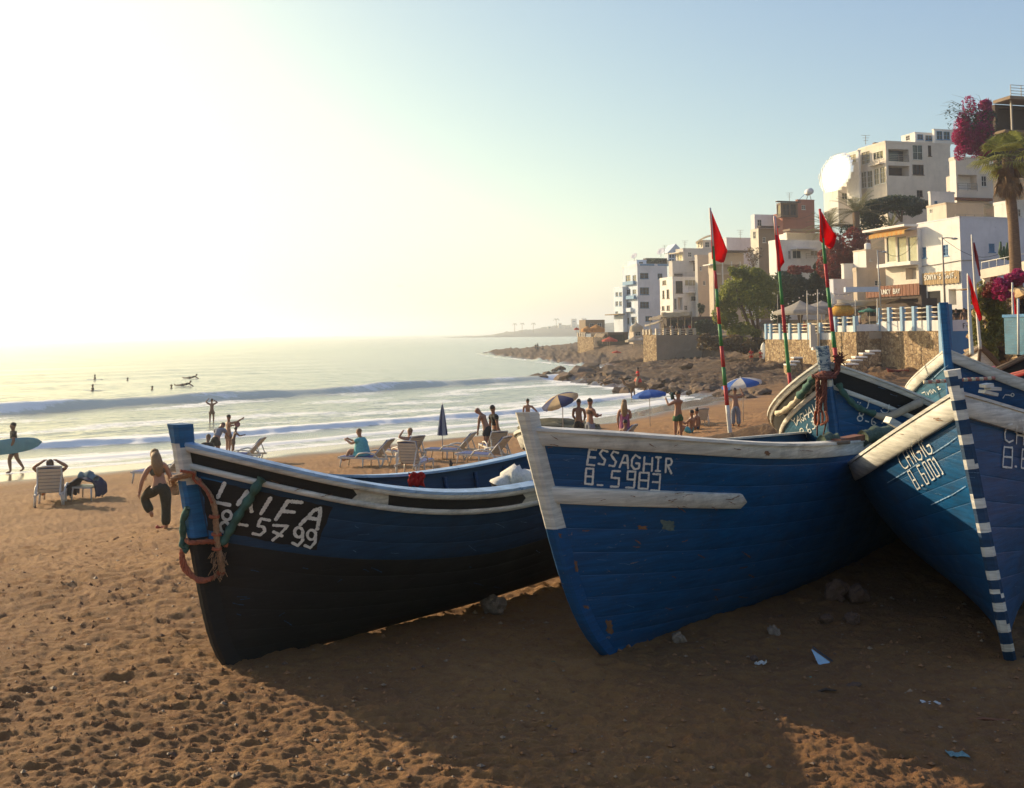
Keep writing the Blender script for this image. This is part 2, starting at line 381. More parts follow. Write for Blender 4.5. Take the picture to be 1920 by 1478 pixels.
def make_sea():
    ang = np.linspace(-62, 27, 640)*np.pi/180
    r = np.concatenate([1/np.linspace(1/24., 1/420., 620), np.geomspace(430, 9500, 60)])
    A, Rr = np.meshgrid(ang, r); X = Rr*np.sin(A); Y = Rr*np.cos(A); x = X.ravel(); y = Y.ravel(); rr = Rr.ravel()
    s = -polysd(x, y, LAND)                                    # metres out from the shore line
    u = x*.745+y*.667; v = -x*.667+y*.745                      # along / away from the shore
    wob = 1.6*vnoise(u*.055, v*.02, 1)+.5*vnoise(u*.25, v*.1, 2)
    dB, hB = polyd(x, y, BREAK); d1 = dB+wob*.7
    prof = np.where(d1 < 0, np.exp(-(d1/.85)**2), np.exp(-(d1/3.4)**2))
    z = .62*hB*(1+.25*vnoise(u*.1, v*0, 4))*prof
    dO, hO = polyd(x, y, BORE); d2 = dO+wob*.6+.25*vnoise(u*1.1, v*1.1, 7)
    p2 = np.where(d2 < 0, np.exp(-(d2/.28)**2), np.exp(-(d2/2.2)**2)); z = z+hO*p2
    dP, hP = polyd(x, y, BORE2); d3 = dP+wob*.8; p3 = np.where(d3 < 0, np.exp(-(d3/.2)**2), np.exp(-(d3/1.5)**2)); z = z+hP*p3
    far = 1-sstep(rr, 250, 600)
    sw = .10*np.sin(v*.42+1.1*vnoise(u*.03, v*.03, 9)*3)*sstep(s, 22, 60)*far
    z = z+sw+sstep(s, 2, 12)*(.05*fbm(u*.35, v*.9, 4, 12)*(1-sstep(rr, 120, 300))+.018*vnoise(u*2, v*4, 15)*(1-sstep(rr, 60, 110)))
    # foam weight
    fo = .10+np.zeros_like(x)
    fo += .50*np.exp(-((d1+.5)/.8)**2)*np.clip(vnoise(u*.07, v*0+3, 20)*2.2-.05, 0, 1)+.34*np.exp(-(d1/.5)**2)*np.clip(vnoise(u*.11, v*0+8, 21)*2+.3, 0, 1)
    fo += .62*np.exp(-(np.where(d2 < 0, d2/.5, d2/1.6))**2)
    fo += .50*np.exp(-(np.where(d3 < 0, d3/.3, d3/.7))**2)
    fo += .36*sstep(s, 0, 2)*(1-sstep(dB+wob, -3, 2))*np.clip(.55+.9*vnoise(u*.1, v*.25, 22), 0, 1)*(1-sstep(s, 60, 90))
    fo += .45*np.exp(-(s/.8)**2)
    rocky = sstep(y-.35*x, 62, 78)*(1-sstep(y, 300, 340))
    fo += rocky*.55*np.exp(-(s/2.2)**2)*np.clip(.6+vnoise(x*.4, y*.4, 23), 0, 1.2)
    thin = .85*np.exp(-((d1+.5)/1.1)**2)*sstep(hB, .3, .7)  # where the wave front gets its painted backlight
    V = np.stack([x, y, z], -1)
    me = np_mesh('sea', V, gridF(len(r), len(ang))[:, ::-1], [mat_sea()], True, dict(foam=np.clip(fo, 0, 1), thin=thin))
    tag(link('sea', me), 'pale glittering sea with low breaking waves', kind='structure')
make_sea()
# --- headland far across the bay
def make_headland():
    n = 260; mb = MB(); rows = []
    xs = np.linspace(-95, 320, n)
    top = np.interp(xs, [-95,-70,-48,-30,-8,10,25,60,110,200,320], [0,1.0,1.2,3,6,8,10,14,16,19,22])
    for j, (f, dy) in enumerate([(0, 0), (.25, 10), (.45, 22), (.75, 60), (1, 120), (1.05, 260), (0, 420)]):
        zz = top*f+(fbm(xs*.05+j*3, xs*0+j, 4, 200+j)*2.2*min(1, f+.2))*np.clip(top/6, 0, 1)
        zz = np.maximum(zz, 0 if j else -1) if j < 6 else zz*0-2
        if j == 0: zz = zz*0-1.5
        rows.append([(a, 1290+dy+6*math.sin(a*.05), b) for a, b in zip(xs, zz)])
    mb.grid(rows, flip=True)
    m = pm('headland_scrub', (.10, .085, .05), .9, .5, .06, 0)
    mb.build('headland', m, label='low brown headland across the bay with palms on its crest', kind='structure')
make_headland()
HAZE_D = 0.00055
def make_haze():
    mb = MB(); mb.box((0, 0, 27), (24000, 24000, 70))
    m = bpy.data.materials.new('haze'); m.use_nodes = True; nt = m.node_tree; nt.nodes.clear()
    out = N(nt, 'ShaderNodeOutputMaterial'); v = N(nt, 'ShaderNodeVolumePrincipled')
    v.inputs['Color'].default_value = (.90, .93, .98, 1); v.inputs['Density'].default_value = HAZE_D; v.inputs['Anisotropy'].default_value = .65
    nt.links.new(v.outputs[0], out.inputs['Volume'])
    mb.build('haze', m, label='thin golden sea haze over the bay', kind='stuff')
make_haze()
# ------------------------------------------------------------------ town
def wall_mat(name, col, var=.14, wear=.70, under=None, rough=.9):
    if name in _mc: return _mc[name]
    m, nt, b, out = newmat(name); co = texco(nt, 'Object')
    n1 = noise_n(nt, co, .35, 6, .7); n2 = noise_n(nt, texco(nt, 'Object', (1, 1, .18)), 1.3, 6, .7); n3 = noise_n(nt, co, 3.5, 8, .75)
    c = ramp(nt, n1, [(.3, tuple(x*(1-var) for x in col)), (.7, tuple(min(1, x*(1+var)) for x in col))])
    c = mixc(nt, ramp(nt, n2, [(.52, 0.0), (.75, .45)]), c, tuple(x*.62 for x in col))
    c = mixc(nt, ramp(nt, n3, [(.62, 0.0), (.66, .6)]), c, under or tuple(x*.55+.03 for x in col))
    nt.links.new(c, b.inputs['Base Color']); b.inputs['Roughness'].default_value = rough
    bump(nt, b, n3, .3, .03); _mc[name] = m; return m
W_WHITE = wall_mat('wall_whitewash', (.74, .70, .64)); W_BLUISH = wall_mat('wall_pale_blue', (.56, .61, .68)); W_LAV = wall_mat('wall_lavender_white', (.66, .64, .65))
W_CREAM = wall_mat('wall_cream', (.66, .57, .46)); W_GREY = wall_mat('wall_cement_grey', (.50, .46, .41)); W_BROWN = wall_mat('wall_brown_stone', (.24, .17, .11)); W_TERRA = wall_mat('wall_terracotta', (.36, .13, .075))
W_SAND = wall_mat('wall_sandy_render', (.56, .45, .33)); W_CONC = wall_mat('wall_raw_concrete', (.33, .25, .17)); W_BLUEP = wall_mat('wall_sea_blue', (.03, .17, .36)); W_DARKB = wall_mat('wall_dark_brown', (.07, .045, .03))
M_GLASS = pm('window_glass_dark', (.025, .03, .035), .08, .4, 3, .05); M_GLASSB = pm('window_glass_painted_sun', (.30, .26, .16), .12, .3, 2, .05, spec=1.0)  # the bright glass carries reflected sunlight painted in its colour
M_FRAME_B = pm('frame_blue', (.08, .22, .38), .6, .1, 8, 0); M_FRAME_W = pm('frame_white', (.6, .57, .5), .6, .1, 8, 0); M_FRAME_D = pm('frame_brown', (.10, .055, .03), .7, .2, 8, 0)
M_RAIL = pm('railing_metal', (.30, .25, .2), .6, .2, 8, 0); M_OPEN = pm('painted_dark', (.012, .010, .008), .9, .2, 4, 0); M_BAMBOO = pm('bamboo', (.42, .28, .13), .8, .35, 6, .4, .02, grain=(3, 3, .3))  # near-black: painted dark of openings, plain black for wires and letters
M_PLANKR = pm('red_brown_boards', (.20, .075, .035), .8, .35, 4, .3, .01, grain=(2, 2, .3)); M_TARP = pm('cream_tarpaulin', (.50, .42, .30), .9, .15, 2, .3, .03, trans=.35); M_TARPG = pm('grey_tarpaulin', (.30, .27, .24), .9, .15, 2, .3, .03, trans=.2)
M_AWN = pm('orange_awning', (.62, .28, .05), .85, .12, 3, .2, trans=.35); M_THATCH = pm('thatch', (.26, .19, .11), .95, .4, 8, .6, .04)
ANG0 = 0.0
class House:
    """a block with a sea face (lit, running back to the left) and a street face (running to the right); positions come from the photograph at a chosen distance"""
    def __init__(s, name, label, xc, D, xl, xr, yt, yb, mat, ang=0., group=None, cat='house', parapet=.25, zb=None, mats2=None, roofmat=None):
        ca, sa = math.cos(ang), math.sin(ang); rot = lambda v: V2(v[0]*ca-v[1]*sa, v[0]*sa+v[1]*ca)
        s.a = rot((-.27, .963)); s.b = rot((.963, .27)); ym = (yt+yb)/2
        c = at(xc, ym, D); s.C = V2(c.x, c.y); s.zt = at(xc, yt, D).z; s.zb = (at(xc, yb, D).z if zb is None else zb)
        s.La = s.reach(s.a, xl, ym); s.Lb = s.reach(s.b, xr, ym)
        s.root = empty(name, (s.C.x, s.C.y, s.zb), label=label, cat=cat, group=group); s.mat = mat; s.mats2 = mats2 or mat; s.holes = {'a': [], 'b': []}; s.par = parapet; s.roofmat = roofmat or mat
        s.N = {'a': V3((-s.b.x, -s.b.y, 0)), 'b': V3((-s.a.x, -s.a.y, 0))}
        s.U = {'a': V3((s.a.x, s.a.y, 0)), 'b': V3((s.b.x, s.b.y, 0))}
    def reach(s, u, px, ym):
        r = ray(px, ym); # C + u*t = k*r
        det = u.x*(-r.y)+r.x*u.y; t = (-s.C.x*(-r.y)-r.x*s.C.y)/det if abs(det) > 1e-9 else 3
        return max(t, .3)
    def on(s, f, px, py, off=0.):
        """picture point to (distance along the face, height)"""
        n = s.N[f]; o = V3((s.C.x, s.C.y, 0))+n*off; r = ray(px, py); t = (o-CLOC).dot(n)/r.dot(n); p = CLOC+r*t
        return (p-o).dot(s.U[f]), p.z
    def pt(s, f, u, z, out=0.): return V3((s.C.x, s.C.y, 0))+s.U[f]*u+s.N[f]*out+V3((0, 0, z))
    def rect(s, f, r, off=0.):
        x0, y0, x1, y1 = r; xm, ym = (x0+x1)/2, (y0+y1)/2
        u0 = s.on(f, x0, ym, off)[0]; u1 = s.on(f, x1, ym, off)[0]; z1 = s.on(f, xm, y0, off)[1]; z0 = s.on(f, xm, y1, off)[1]
        return min(u0, u1), max(u0, u1), z0, z1
    def window(s, f, r, kind='glass', frame=None, bars=(1, 1), depth=.14, name='window', arch=False, sill=True, pane=None):
        L = s.La if f == 'a' else s.Lb; u0, u1, z0, z1 = s.rect(f, r)
        u0 = max(u0, .12); u1 = min(u1, L-.12); z0 = max(z0, s.zb+.05); z1 = min(z1, s.zt-.08)
        if u1-u0 < .1 or z1-z0 < .1: return
        for h in s.holes[f]:
            if not (u1 < h[0] or u0 > h[1] or z1 < h[2] or z0 > h[3]): return
        s.holes[f].append((u0, u1, z0, z1, depth)); fr = frame or M_FRAME_W; t = .06
        mb = MB(); B = lambda a, b_, c, d, o=-.05, th=.07: mb.box(s.pt(f, (a+b_)/2, (c+d)/2, o), (b_-a, th, d-c), (s.U[f], s.N[f], V3((0, 0, 1))))
        e = .002
        B(u0+e, u0+t, z0+e, z1-e); B(u1-t, u1-e, z0+e, z1-e); B(u0+t, u1-t, z0+e, z0+t); B(u0+t, u1-t, z1-t, z1-e)
        for i in range(1, bars[0]+1): x = u0+(u1-u0)*i/(bars[0]+1); B(x-.025, x+.025, z0+t, z1-t, -.055, .05)
        for i in range(1, bars[1]+1): z = z0+(z1-z0)*i/(bars[1]+1); B(u0+t, u1-t, z-.02, z+.02, -.055, .044)
        if sill: B(u0-.08, u1+.08, z0-.09, z0-.002, .035, .07)
        w_ = mb.build(name, fr, s.root, s.root)
        mb = MB(); mb.quad(s.pt(f, u0+e, z0+e, -depth+.02), s.pt(f, u1-e, z0+e, -depth+.02), s.pt(f, u1-e, z1-e, -depth+.02), s.pt(f, u0+e, z1-e, -depth+.02))
        me = mb.mesh('pane', pane or (M_GLASS if kind == 'glass' else M_GLASSB if kind == 'bright' else M_OPEN), s.root.location); link('pane', me, w_)
    def opening(s, f, r, depth=1.2, name=None, mat=None):
        """a deep recess (loggia, shop front)"""
        L = s.La if f == 'a' else s.Lb; u0, u1, z0, z1 = s.rect(f, r); u0 = max(u0, .15); u1 = min(u1, L-.15); z0 = max(z0, s.zb+.02); z1 = min(z1, s.zt-.1)
        if u1-u0 < .2 or z1-z0 < .2: return
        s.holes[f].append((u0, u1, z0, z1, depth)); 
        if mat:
            mb = MB(); mb.quad(s.pt(f, u0+.01, z0+.01, -depth+.02), s.pt(f, u1-.01, z0+.01, -depth+.02), s.pt(f, u1-.01, z1-.01, -depth+.02), s.pt(f, u0+.01, z1-.01, -depth+.02)); mb.build(name or 'recess_back_sheet', mat, s.root, s.root)  # back sheet; near-black ones paint the darkness inside the recess
    def face(s, mb, f):
        L = s.La if f == 'a' else s.Lb; hs = s.holes[f]; us = sorted({0, L, *[h[0] for h in hs], *[h[1] for h in hs]}); zs = sorted({s.zb, s.zt, *[h[2] for h in hs], *[h[3] for h in hs]})
        for i in range(len(us)-1):
            for j in range(len(zs)-1):
                cu, cz = (us[i]+us[i+1])/2, (zs[j]+zs[j+1])/2
                if any(h[0] < cu < h[1] and h[2] < cz < h[3] for h in hs): continue
                mb.quad(s.pt(f, us[i], zs[j]), s.pt(f, us[i+1], zs[j]), s.pt(f, us[i+1], zs[j+1]), s.pt(f, us[i], zs[j+1]))
        for u0, u1, z0, z1, d in hs:
            q = [s.pt(f, u0, z0), s.pt(f, u1, z0), s.pt(f, u1, z1), s.pt(f, u0, z1)]; k = [p-s.N[f]*d for p in q]
            for i in range(4): mb.quad(q[i], q[(i+1) % 4], k[(i+1) % 4], k[i])
            mb.quad(*k)
    def done(s):
        mb = MB(); s.face(mb, 'a'); mb.build('sea_wall', s.mat, s.root, s.root)
        mb = MB(); s.face(mb, 'b'); mb.build('street_wall', s.mats2, s.root, s.root)
        A = s.pt('a', s.La, 0); B = s.pt('b', s.Lb, 0); O = s.pt('a', 0, 0); Q = A+B-O
        z = lambda p, h: V3((p.x, p.y, h)); mb = MB()
        mb.quad(z(A, s.zb), z(Q, s.zb), z(Q, s.zt), z(A, s.zt)); mb.quad(z(B, s.zb), z(Q, s.zb), z(Q, s.zt), z(B, s.zt)); mb.build('back_walls', s.mat, s.root, s.root)
        mb = MB(); zr = s.zt-.02; mb.quad(z(O, zr), z(B, zr), z(Q, zr), z(A, zr)); mb.build('roof', s.roofmat, s.root, s.root)
        if s.par > 0:
            mb = MB(); t = .2
            for f, L in (('a', s.La), ('b', s.Lb)): mb.box(s.pt(f, L/2, s.zt+s.par/2, -t/2+.03), (L+.06, t, s.par), (s.U[f], s.N[f], V3((0, 0, 1))))
            for P, f, L, o in ((A, 'b', s.Lb, 0), (B, 'a', s.La, 0)):
                c = P+s.U[f]*(L/2); mb.box(V3((c.x, c.y, s.zt+s.par/2-.01)), (L, t, s.par), (s.U[f], s.N[f], V3((0, 0, 1))))
            mb.build('parapet', s.mats2, s.root, s.root)
        return s
    def slab(s, f, r, out=1.0, th=.18, mat=None, name='balcony'):
        x0, y0, x1, y1 = r; u0, u1, z0, z1 = s.rect(f, r); mb = MB(); mb.box(s.pt(f, (u0+u1)/2, z1-th/2, out/2+.002), (u1-u0, out, th), (s.U[f], s.N[f], V3((0, 0, 1)))); return mb.build(name, mat or s.mat, s.root, s.root), (u0, u1, z1)
    def balcony(s, f, r, out=1.0, mat=None, solid=False, rails=4):
        u0, u1, z0, z1 = s.rect(f, r); Z = V3((0, 0, 1)); mb = MB(); mb.box(s.pt(f, (u0+u1)/2, z0-.08, out/2+.003), (u1-u0, out, .16), (s.U[f], s.N[f], Z)); b = mb.build('balcony', mat or s.mat, s.root, s.root)
        h = z1-z0; mb = MB()
        if solid:
            mb.box(s.pt(f, (u0+u1)/2, z0+h/2, out-.05), (u1-u0, .10, h), (s.U[f], s.N[f], Z))
            for u in (u0+.05, u1-.05): mb.box(s.pt(f, u, z0+h/2, out/2), (.10, out-.2, h), (s.U[f], s.N[f], Z))
            me = mb.mesh('balustrade', mat or s.mat, s.root.location)
        else:
            n = max(2, int((u1-u0)/.9))
            for i in range(n+1): u = u0+.04+(u1-u0-.08)*i/n; mb.box(s.pt(f, u, z0+h/2, out-.05), (.05, .05, h), (s.U[f], s.N[f], Z))
            for i in range(rails): z = z0+h*(i+1)/rails-.02; mb.bar(s.pt(f, u0, z, out-.05), s.pt(f, u1, z, out-.05), .04)
            me = mb.mesh('railing', M_RAIL, s.root.location)
        link(me.name.split('.')[0], me, b)
    def railing(s, f, r, off=0.02, rails=3, mat=None, name='railing', posts=1.1):
        u0, u1, z0, z1 = s.rect(f, r); mb = MB(); n = max(1, int((u1-u0)/posts)); h = z1-z0
        for i in range(n+1): u = u0+(u1-u0)*i/n; mb.box(s.pt(f, u, z0+h/2, off), (.05, .05, h), (s.U[f], s.N[f], V3((0, 0, 1))))
        for i in range(rails): z = z0+h*(i+1)/rails-.02; mb.bar(s.pt(f, u0, z, off), s.pt(f, u1, z, off), .045)
        mb.build(name, mat or M_RAIL, s.root, s.root)
V2 = lambda x, y: Vector((x, y))
def dish(p, r, label, az=0.6):
    root = empty('satellite_dish', p, label=label, cat='satellite dish'); ax = nrm(V3((-math.sin(az), -math.cos(az)*.6, .6))); X = nrm(ax.orthogonal()); mb = MB()
    c = V3(p)+V3((0, 0, r*1.3)); mb.lathe(c, [(0, -r*.25), (r*.5, -r*.19), (r*.85, -r*.06), (r, 0), (r*.98, .02), (r*.5, -r*.15), (0, -r*.2)], 16, ax=(X, ax.cross(X), ax)); mb.build('bowl', W_LAV, root, root)
    mb = MB(); mb.tube([V3(p), c-ax*r*.2], .05, 6); mb.tube([c-X*r*.7, c+ax*r*.8], .02, 4); mb.build('mast', M_RAIL, root, root)
def nrm(v): return Vector(v).normalized()
V3 = Vector
# far left, tall white and blue guest house
h = House('guest_house', 'tall white guest house with blue trimmed windows, farthest left of the big houses', 1196, 211, 1168, 1252, 499, 625, W_BLUISH, mats2=W_LAV, parapet=.5)
for r in ((1200, 512, 1216, 523), (1233, 513, 1242, 523)): h.window('b', r, frame=M_FRAME_B)
for r in ((1200, 539, 1217, 553), (1200, 566, 1217, 578), (1210, 593, 1223, 603)): h.window('b', r, frame=M_FRAME_B, bars=(2, 1))
for r in ((1173, 516, 1182, 528), (1186, 516, 1193, 528), (1173, 543, 1182, 552), (1186, 543, 1193, 552), (1172, 567, 1184, 577), (1173, 596, 1180, 608), (1184, 594, 1194, 608)): h.window('a', r, frame=M_FRAME_B)
h.balcony('a', (1171, 555, 1194, 560), .7, M_FRAME_B, True); h.balcony('a', (1170, 578, 1188, 584), .7, W_BLUISH, True); h.balcony('a', (1172, 528, 1192, 533), .6, M_FRAME_B, True); h.done()
u = h.pt('b', 4.3, h.zt+.75, -.4); mb = MB(); 
for i in range(2): mb.box(h.pt('b', 2.2+4.0*i, h.zt+.25, .06), (3.2, .04, .34), (h.U['b'], h.N['b'], V3((0, 0, 1))))
mb.build('blue_roof_panels', M_FRAME_B, h.root, h.root)
h2 = House('guest_house', 'narrow lower wing on the sea side of the tall white guest house', 1168, 216, 1151, 1176, 540, 628, W_BLUISH, parapet=.3)
for r in ((1154, 548, 1159, 556), (1161, 548, 1166, 556), (1154, 565, 1159, 574), (1161, 565, 1166, 574), (1154, 584, 1159, 592)): h2.window('a', r, frame=M_FRAME_B)
h2.slab('a', (1146, 589, 1172, 592), 1.5, .2, M_THATCH, 'awning'); h2.done()
h2 = House('guest_house', 'set back top storey behind the balustrade of the tall white guest house', 1194, 216, 1176, 1212, 489, 500, W_BLUISH, parapet=.2); h2.window('b', (1198, 491, 1206, 498)); h2.done()
dish(at(1189, 489, 217), .8, 'satellite dish on the corner of the tall white guest house')
h2 = House('roof_terrace', 'roof terrace under dark green planting behind the tall white guest house', 1212, 222, 1206, 1251, 484, 500, W_DARKB, parapet=0, cat='roof terrace'); h2.opening('b', (1214, 486, 1249, 498), 1.2, mat=M_OPEN); h2.done()
dish(at(1239, 482, 222), 1.0, 'large tilted satellite dish above the roof terrace')
# blue lattice pavilion
h2 = House('pavilion', 'blue and white lattice pavilion with a pitched roof on the skyline', 1253, 224, 1247, 1281, 474, 494, W_BLUISH, parapet=0, cat='pavilion')
for i in range(5): h2.window('b', (1255+5*i, 477, 1259+5*i, 484), frame=M_FRAME_B, bars=(0, 0), sill=False); h2.window('b', (1255+5*i, 486, 1259+5*i, 492), frame=M_FRAME_B, bars=(0, 0), sill=False)
h2.done(); mb = MB(); a = h2.pt('b', -.2, h2.zt, .2); b_ = h2.pt('b', h2.Lb+.2, h2.zt, .2); t_ = (a+b_)/2+V3((0, 0, 2.0)); bk = h2.N['b']*-4; mb.quad(a, t_, t_+bk, a+bk); mb.quad(t_, b_, b_+bk, t_+bk); mb.add([a, b_, t_], [(0, 1, 2)]); mb.build('pitched_roof', W_BLUISH, h2.root, h2.root)
# stepped grey and white house with balconies
h = House('terraced_house', 'white terraced house with arches and a railed balcony above the wicker pergola', 1262, 180, 1238, 1340, 522, 628, W_WHITE, mats2=W_WHITE, parapet=.3)
for r in ((1242, 545, 1246, 560), (1250, 543, 1255, 560), (1241, 574, 1246, 582), (1250, 573, 1256, 582), (1242, 526, 1249, 534)): h.window('a', r, frame=M_FRAME_D)
h.window('b', (1264, 560, 1269, 581), 'open', sill=False); h.opening('b', (1271, 558, 1280, 581), .9, mat=W_CREAM); h.window('b', (1283, 573, 1289, 582)); h.window('b', (1296, 556, 1324, 563), frame=M_FRAME_D, bars=(4, 0))
h.window('b', (1284, 525, 1306, 536), 'bright', bars=(2, 0)); h.window('b', (1267, 527, 1280, 550), 'open', frame=M_FRAME_D, bars=(2, 1))
h.balcony('b', (1284, 537, 1334, 548), 1.6, W_WHITE); h.done()
h = House('terraced_house', 'middle grey storeys of the terraced house, with a long railed terrace', 1261, 184, 1254, 1312, 491, 526, W_GREY, parapet=.2)
h.railing('b', (1261, 511, 1307, 523), .5, 4); h.window('b', (1300, 492, 1309, 508), 'open', frame=M_FRAME_D); h.window('b', (1264, 513, 1280, 522), 'open', frame=M_FRAME_D, bars=(3, 0)); h.slab('b', (1292, 490, 1314, 492), 1.2, .15, W_DARKB, 'canopy'); h.done()
h = House('terraced_house', 'cement grey top storey with an open room on its sea side', 1281, 188, 1267, 1338, 467, 494, W_GREY, parapet=.15); h.window('a', (1270, 478, 1279, 490), 'bright', bars=(1, 0)); h.slab('a', (1264, 474, 1283, 477), 1.1, .15, W_CREAM, 'canopy'); h.window('b', (1290, 473, 1297, 482)); h.done()
h = House('roof_hut', 'small rooftop room with a curved canopy on the skyline', 1318, 195, 1306, 1338, 450, 468, W_CREAM, parapet=0, cat='roof room'); h.window('a', (1309, 455, 1312, 465), 'bright'); h.window('a', (1314, 454, 1317, 465), 'bright'); h.window('b', (1322, 454, 1330, 464)); h.done()
mb = MB(); rows = []
for i in range(9): f = i/8; p = at(1304+32*f, 454-14*math.sin(f*1.5), 194); rows.append([p, p+V3((.8, 4, 0)), ])
mb.grid(rows); o = mb.build('curved_canopy', M_TARP, h.root, h.root)
h = House('terraced_house', 'tall narrow brown grey stair tower between the terraced house and the glazed restaurant', 1309, 178, 1304, 1330, 480, 625, W_GREY, mats2=W_SAND, parapet=.2); h.window('b', (1312, 500, 1316, 508)); h.window('b', (1318, 527, 1323, 535)); h.done()
h = House('restaurant', 'low dark restaurant with a beige fascia under a flat roof slab', 1338, 168, 1330, 1396, 473, 625, W_SAND, parapet=0, cat='restaurant', roofmat=W_DARKB)
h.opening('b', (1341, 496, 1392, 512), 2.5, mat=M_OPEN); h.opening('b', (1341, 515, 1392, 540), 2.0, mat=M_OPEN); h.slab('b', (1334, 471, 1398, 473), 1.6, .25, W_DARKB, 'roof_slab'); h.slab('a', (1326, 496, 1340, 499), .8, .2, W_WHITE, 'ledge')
for x in (1355, 1372, 1388): u_ = h.on('b', x, 520)[0]; z_ = h.on('b', x, 540)[1]; mb = MB(); mb.box(h.pt('b', u_, (z_+h.zt-1.9)/2+.4, .02), (.18, .18, 4), (h.U['b'], h.N['b'], V3((0, 0, 1)))); mb.build('column', W_WHITE, h.root, h.root)
h.done()
h = House('blank_house', 'big blank white gable wall below the brown stone house', 1364, 178, 1358, 1425, 447, 610, W_LAV, parapet=.15); h.window('b', (1378, 480, 1384, 488)); h.done()
h = House('stone_house', 'brown stone block with a thin roof slab next to the terracotta house', 1424, 165, 1409, 1456, 428, 600, W_CREAM, mats2=W_BROWN, parapet=0); h.window('a', (1412, 434, 1417, 448), 'open'); h.slab('b', (1420, 425, 1456, 428), 1.0, .25, W_DARKB, 'roof_slab'); h.window('b', (1430, 445, 1436, 455)); h.done()
h = House('roof_terrace', 'white rooftop terrace wall under a small parasol', 1415, 172, 1408, 1452, 402, 430, W_LAV, parapet=0, cat='roof terrace'); h.window('b', (1420, 412, 1428, 424)); h.done()
h = House('terracotta_house', 'terracotta coloured house with a glazed corner room and a water heater on its roof', 1468, 170, 1451, 1528, 400, 480, W_TERRA, mats2=W_TERRA, parapet=.1); h.opening('b', (1474, 437, 1500, 452), 1.5, mat=M_OPEN); h.window('b', (1508, 440, 1518, 452)); h.done()
h = House('terracotta_house', 'raised right hand part of the terracotta house', 1496, 171, 1492, 1527, 375, 402, W_TERRA, parapet=.1); h.window('b', (1503, 385, 1510, 393)); h.done()
wh = empty('water_heater', at(1508, 374, 172), label='solar water heater with a round tank on the terracotta house', cat='water heater'); mb = MB(); a = at(1500, 374, 171); b_ = at(1514, 361, 172.5); sx = V3((0, 1.6, 0)); mb.quad(a, a+sx, b_+sx, b_); mb.build('panel', M_GLASS, wh, wh)
mb = MB(); c = at(1517, 360, 172); mb.tube([c-V3((0, .9, 0)), c+V3((0, .9, 0))], .55, 12); mb.build('tank', W_LAV, wh, wh); mb = MB(); mb.tube([c, at(1512, 375, 172)], .05, 4); mb.tube([c, at(1521, 375, 172)], .05, 4); mb.build('stand', M_RAIL, wh, wh)
h = House('glazed_room', 'glass walled rooftop room on the terracotta house', 1464, 169, 1456, 1496, 380, 407, M_FRAME_D, parapet=0, cat='roof room', roofmat=W_DARKB); h.window('a', (1457, 384, 1463, 402), 'bright', frame=M_FRAME_D, bars=(1, 0)); h.window('b', (1468, 383, 1480, 404), frame=M_FRAME_D); h.window('b', (1482, 383, 1493, 404), frame=M_FRAME_D); h.slab('b', (1454, 378, 1498, 380), .6, .2, W_DARKB, 'roof_slab'); h.done()
h = House('white_villa', 'modern white villa with a shaded terrace below the terracotta house', 1457, 148, 1443, 1545, 456, 600, W_WHITE, parapet=.5); h.window('b', (1478, 470, 1483, 486)); h.window('b', (1486, 470, 1502, 485), bars=(1, 0)); h.window('b', (1520, 470, 1534, 480), 'bright', bars=(1, 0)); h.railing('b', (1508, 476, 1540, 486), .5, 3); h.slab('b', (1483, 466, 1520, 468), 1.6, .2, W_LAV, 'canopy'); h.done()
h = House('white_villa', 'shaded open terrace of the white villa under a curved brown canopy', 1475, 153, 1469, 1545, 436, 458, W_WHITE, parapet=0, cat='roof terrace'); h.opening('b', (1477, 438, 1540, 454), 2.5, mat=M_OPEN); h.slab('b', (1468, 432, 1546, 435), 2.0, .3, W_BROWN, 'canopy'); h.done()
# hotel at the top right
h = House('hotel', 'cream hillside hotel with rows of windows, right of the sun glint', 1663, 135, 1611, 1784, 268, 430, W_CREAM, mats2=W_CREAM, parapet=.3)
for r in ((1615, 284, 1631, 308), (1615, 322, 1624, 353), (1626, 320, 1636, 352), (1639, 316, 1648, 347), (1650, 313, 1660, 344)): h.window('a', r, 'bright', bars=(1, 2))
h.window('a', (1637, 284, 1656, 300), 'glass', bars=(2, 0)); h.balcony('a', (1636, 300, 1657, 308), .7)
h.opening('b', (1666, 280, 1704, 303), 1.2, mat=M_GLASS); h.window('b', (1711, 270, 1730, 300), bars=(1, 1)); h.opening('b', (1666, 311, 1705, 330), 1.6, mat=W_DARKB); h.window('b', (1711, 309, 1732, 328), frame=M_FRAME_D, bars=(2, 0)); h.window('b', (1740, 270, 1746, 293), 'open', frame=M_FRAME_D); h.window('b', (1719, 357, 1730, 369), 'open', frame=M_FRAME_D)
h.railing('b', (1666, 290, 1704, 303), .02, 4); h.window('b', (1760, 269, 1766, 274)); h.done()
h = House('hotel', 'narrow white wing at the seaward end of the hotel', 1611, 139, 1587, 1614, 284, 380, W_WHITE, parapet=.2); h.window('a', (1592, 290, 1605, 306), 'bright'); h.done()
h = House('penthouse', 'white penthouse with dark windows on the hotel roof, left of two', 1716, 143, 1690, 1752, 249, 270, W_WHITE, parapet=.1, cat='roof room'); h.window('b', (1720, 252, 1731, 262), frame=M_FRAME_B); h.window('b', (1735, 254, 1748, 264), frame=M_FRAME_B); h.window('a', (1698, 253, 1706, 264), 'open'); h.done()
h = House('penthouse', 'white penthouse with dark windows on the hotel roof, nearer the bougainvillea', 1752, 142, 1748, 1792, 243, 268, W_WHITE, parapet=.1, cat='roof room'); h.window('b', (1756, 246, 1767, 262), frame=M_FRAME_B); h.window('b', (1769, 247, 1781, 262), frame=M_FRAME_B); h.done()
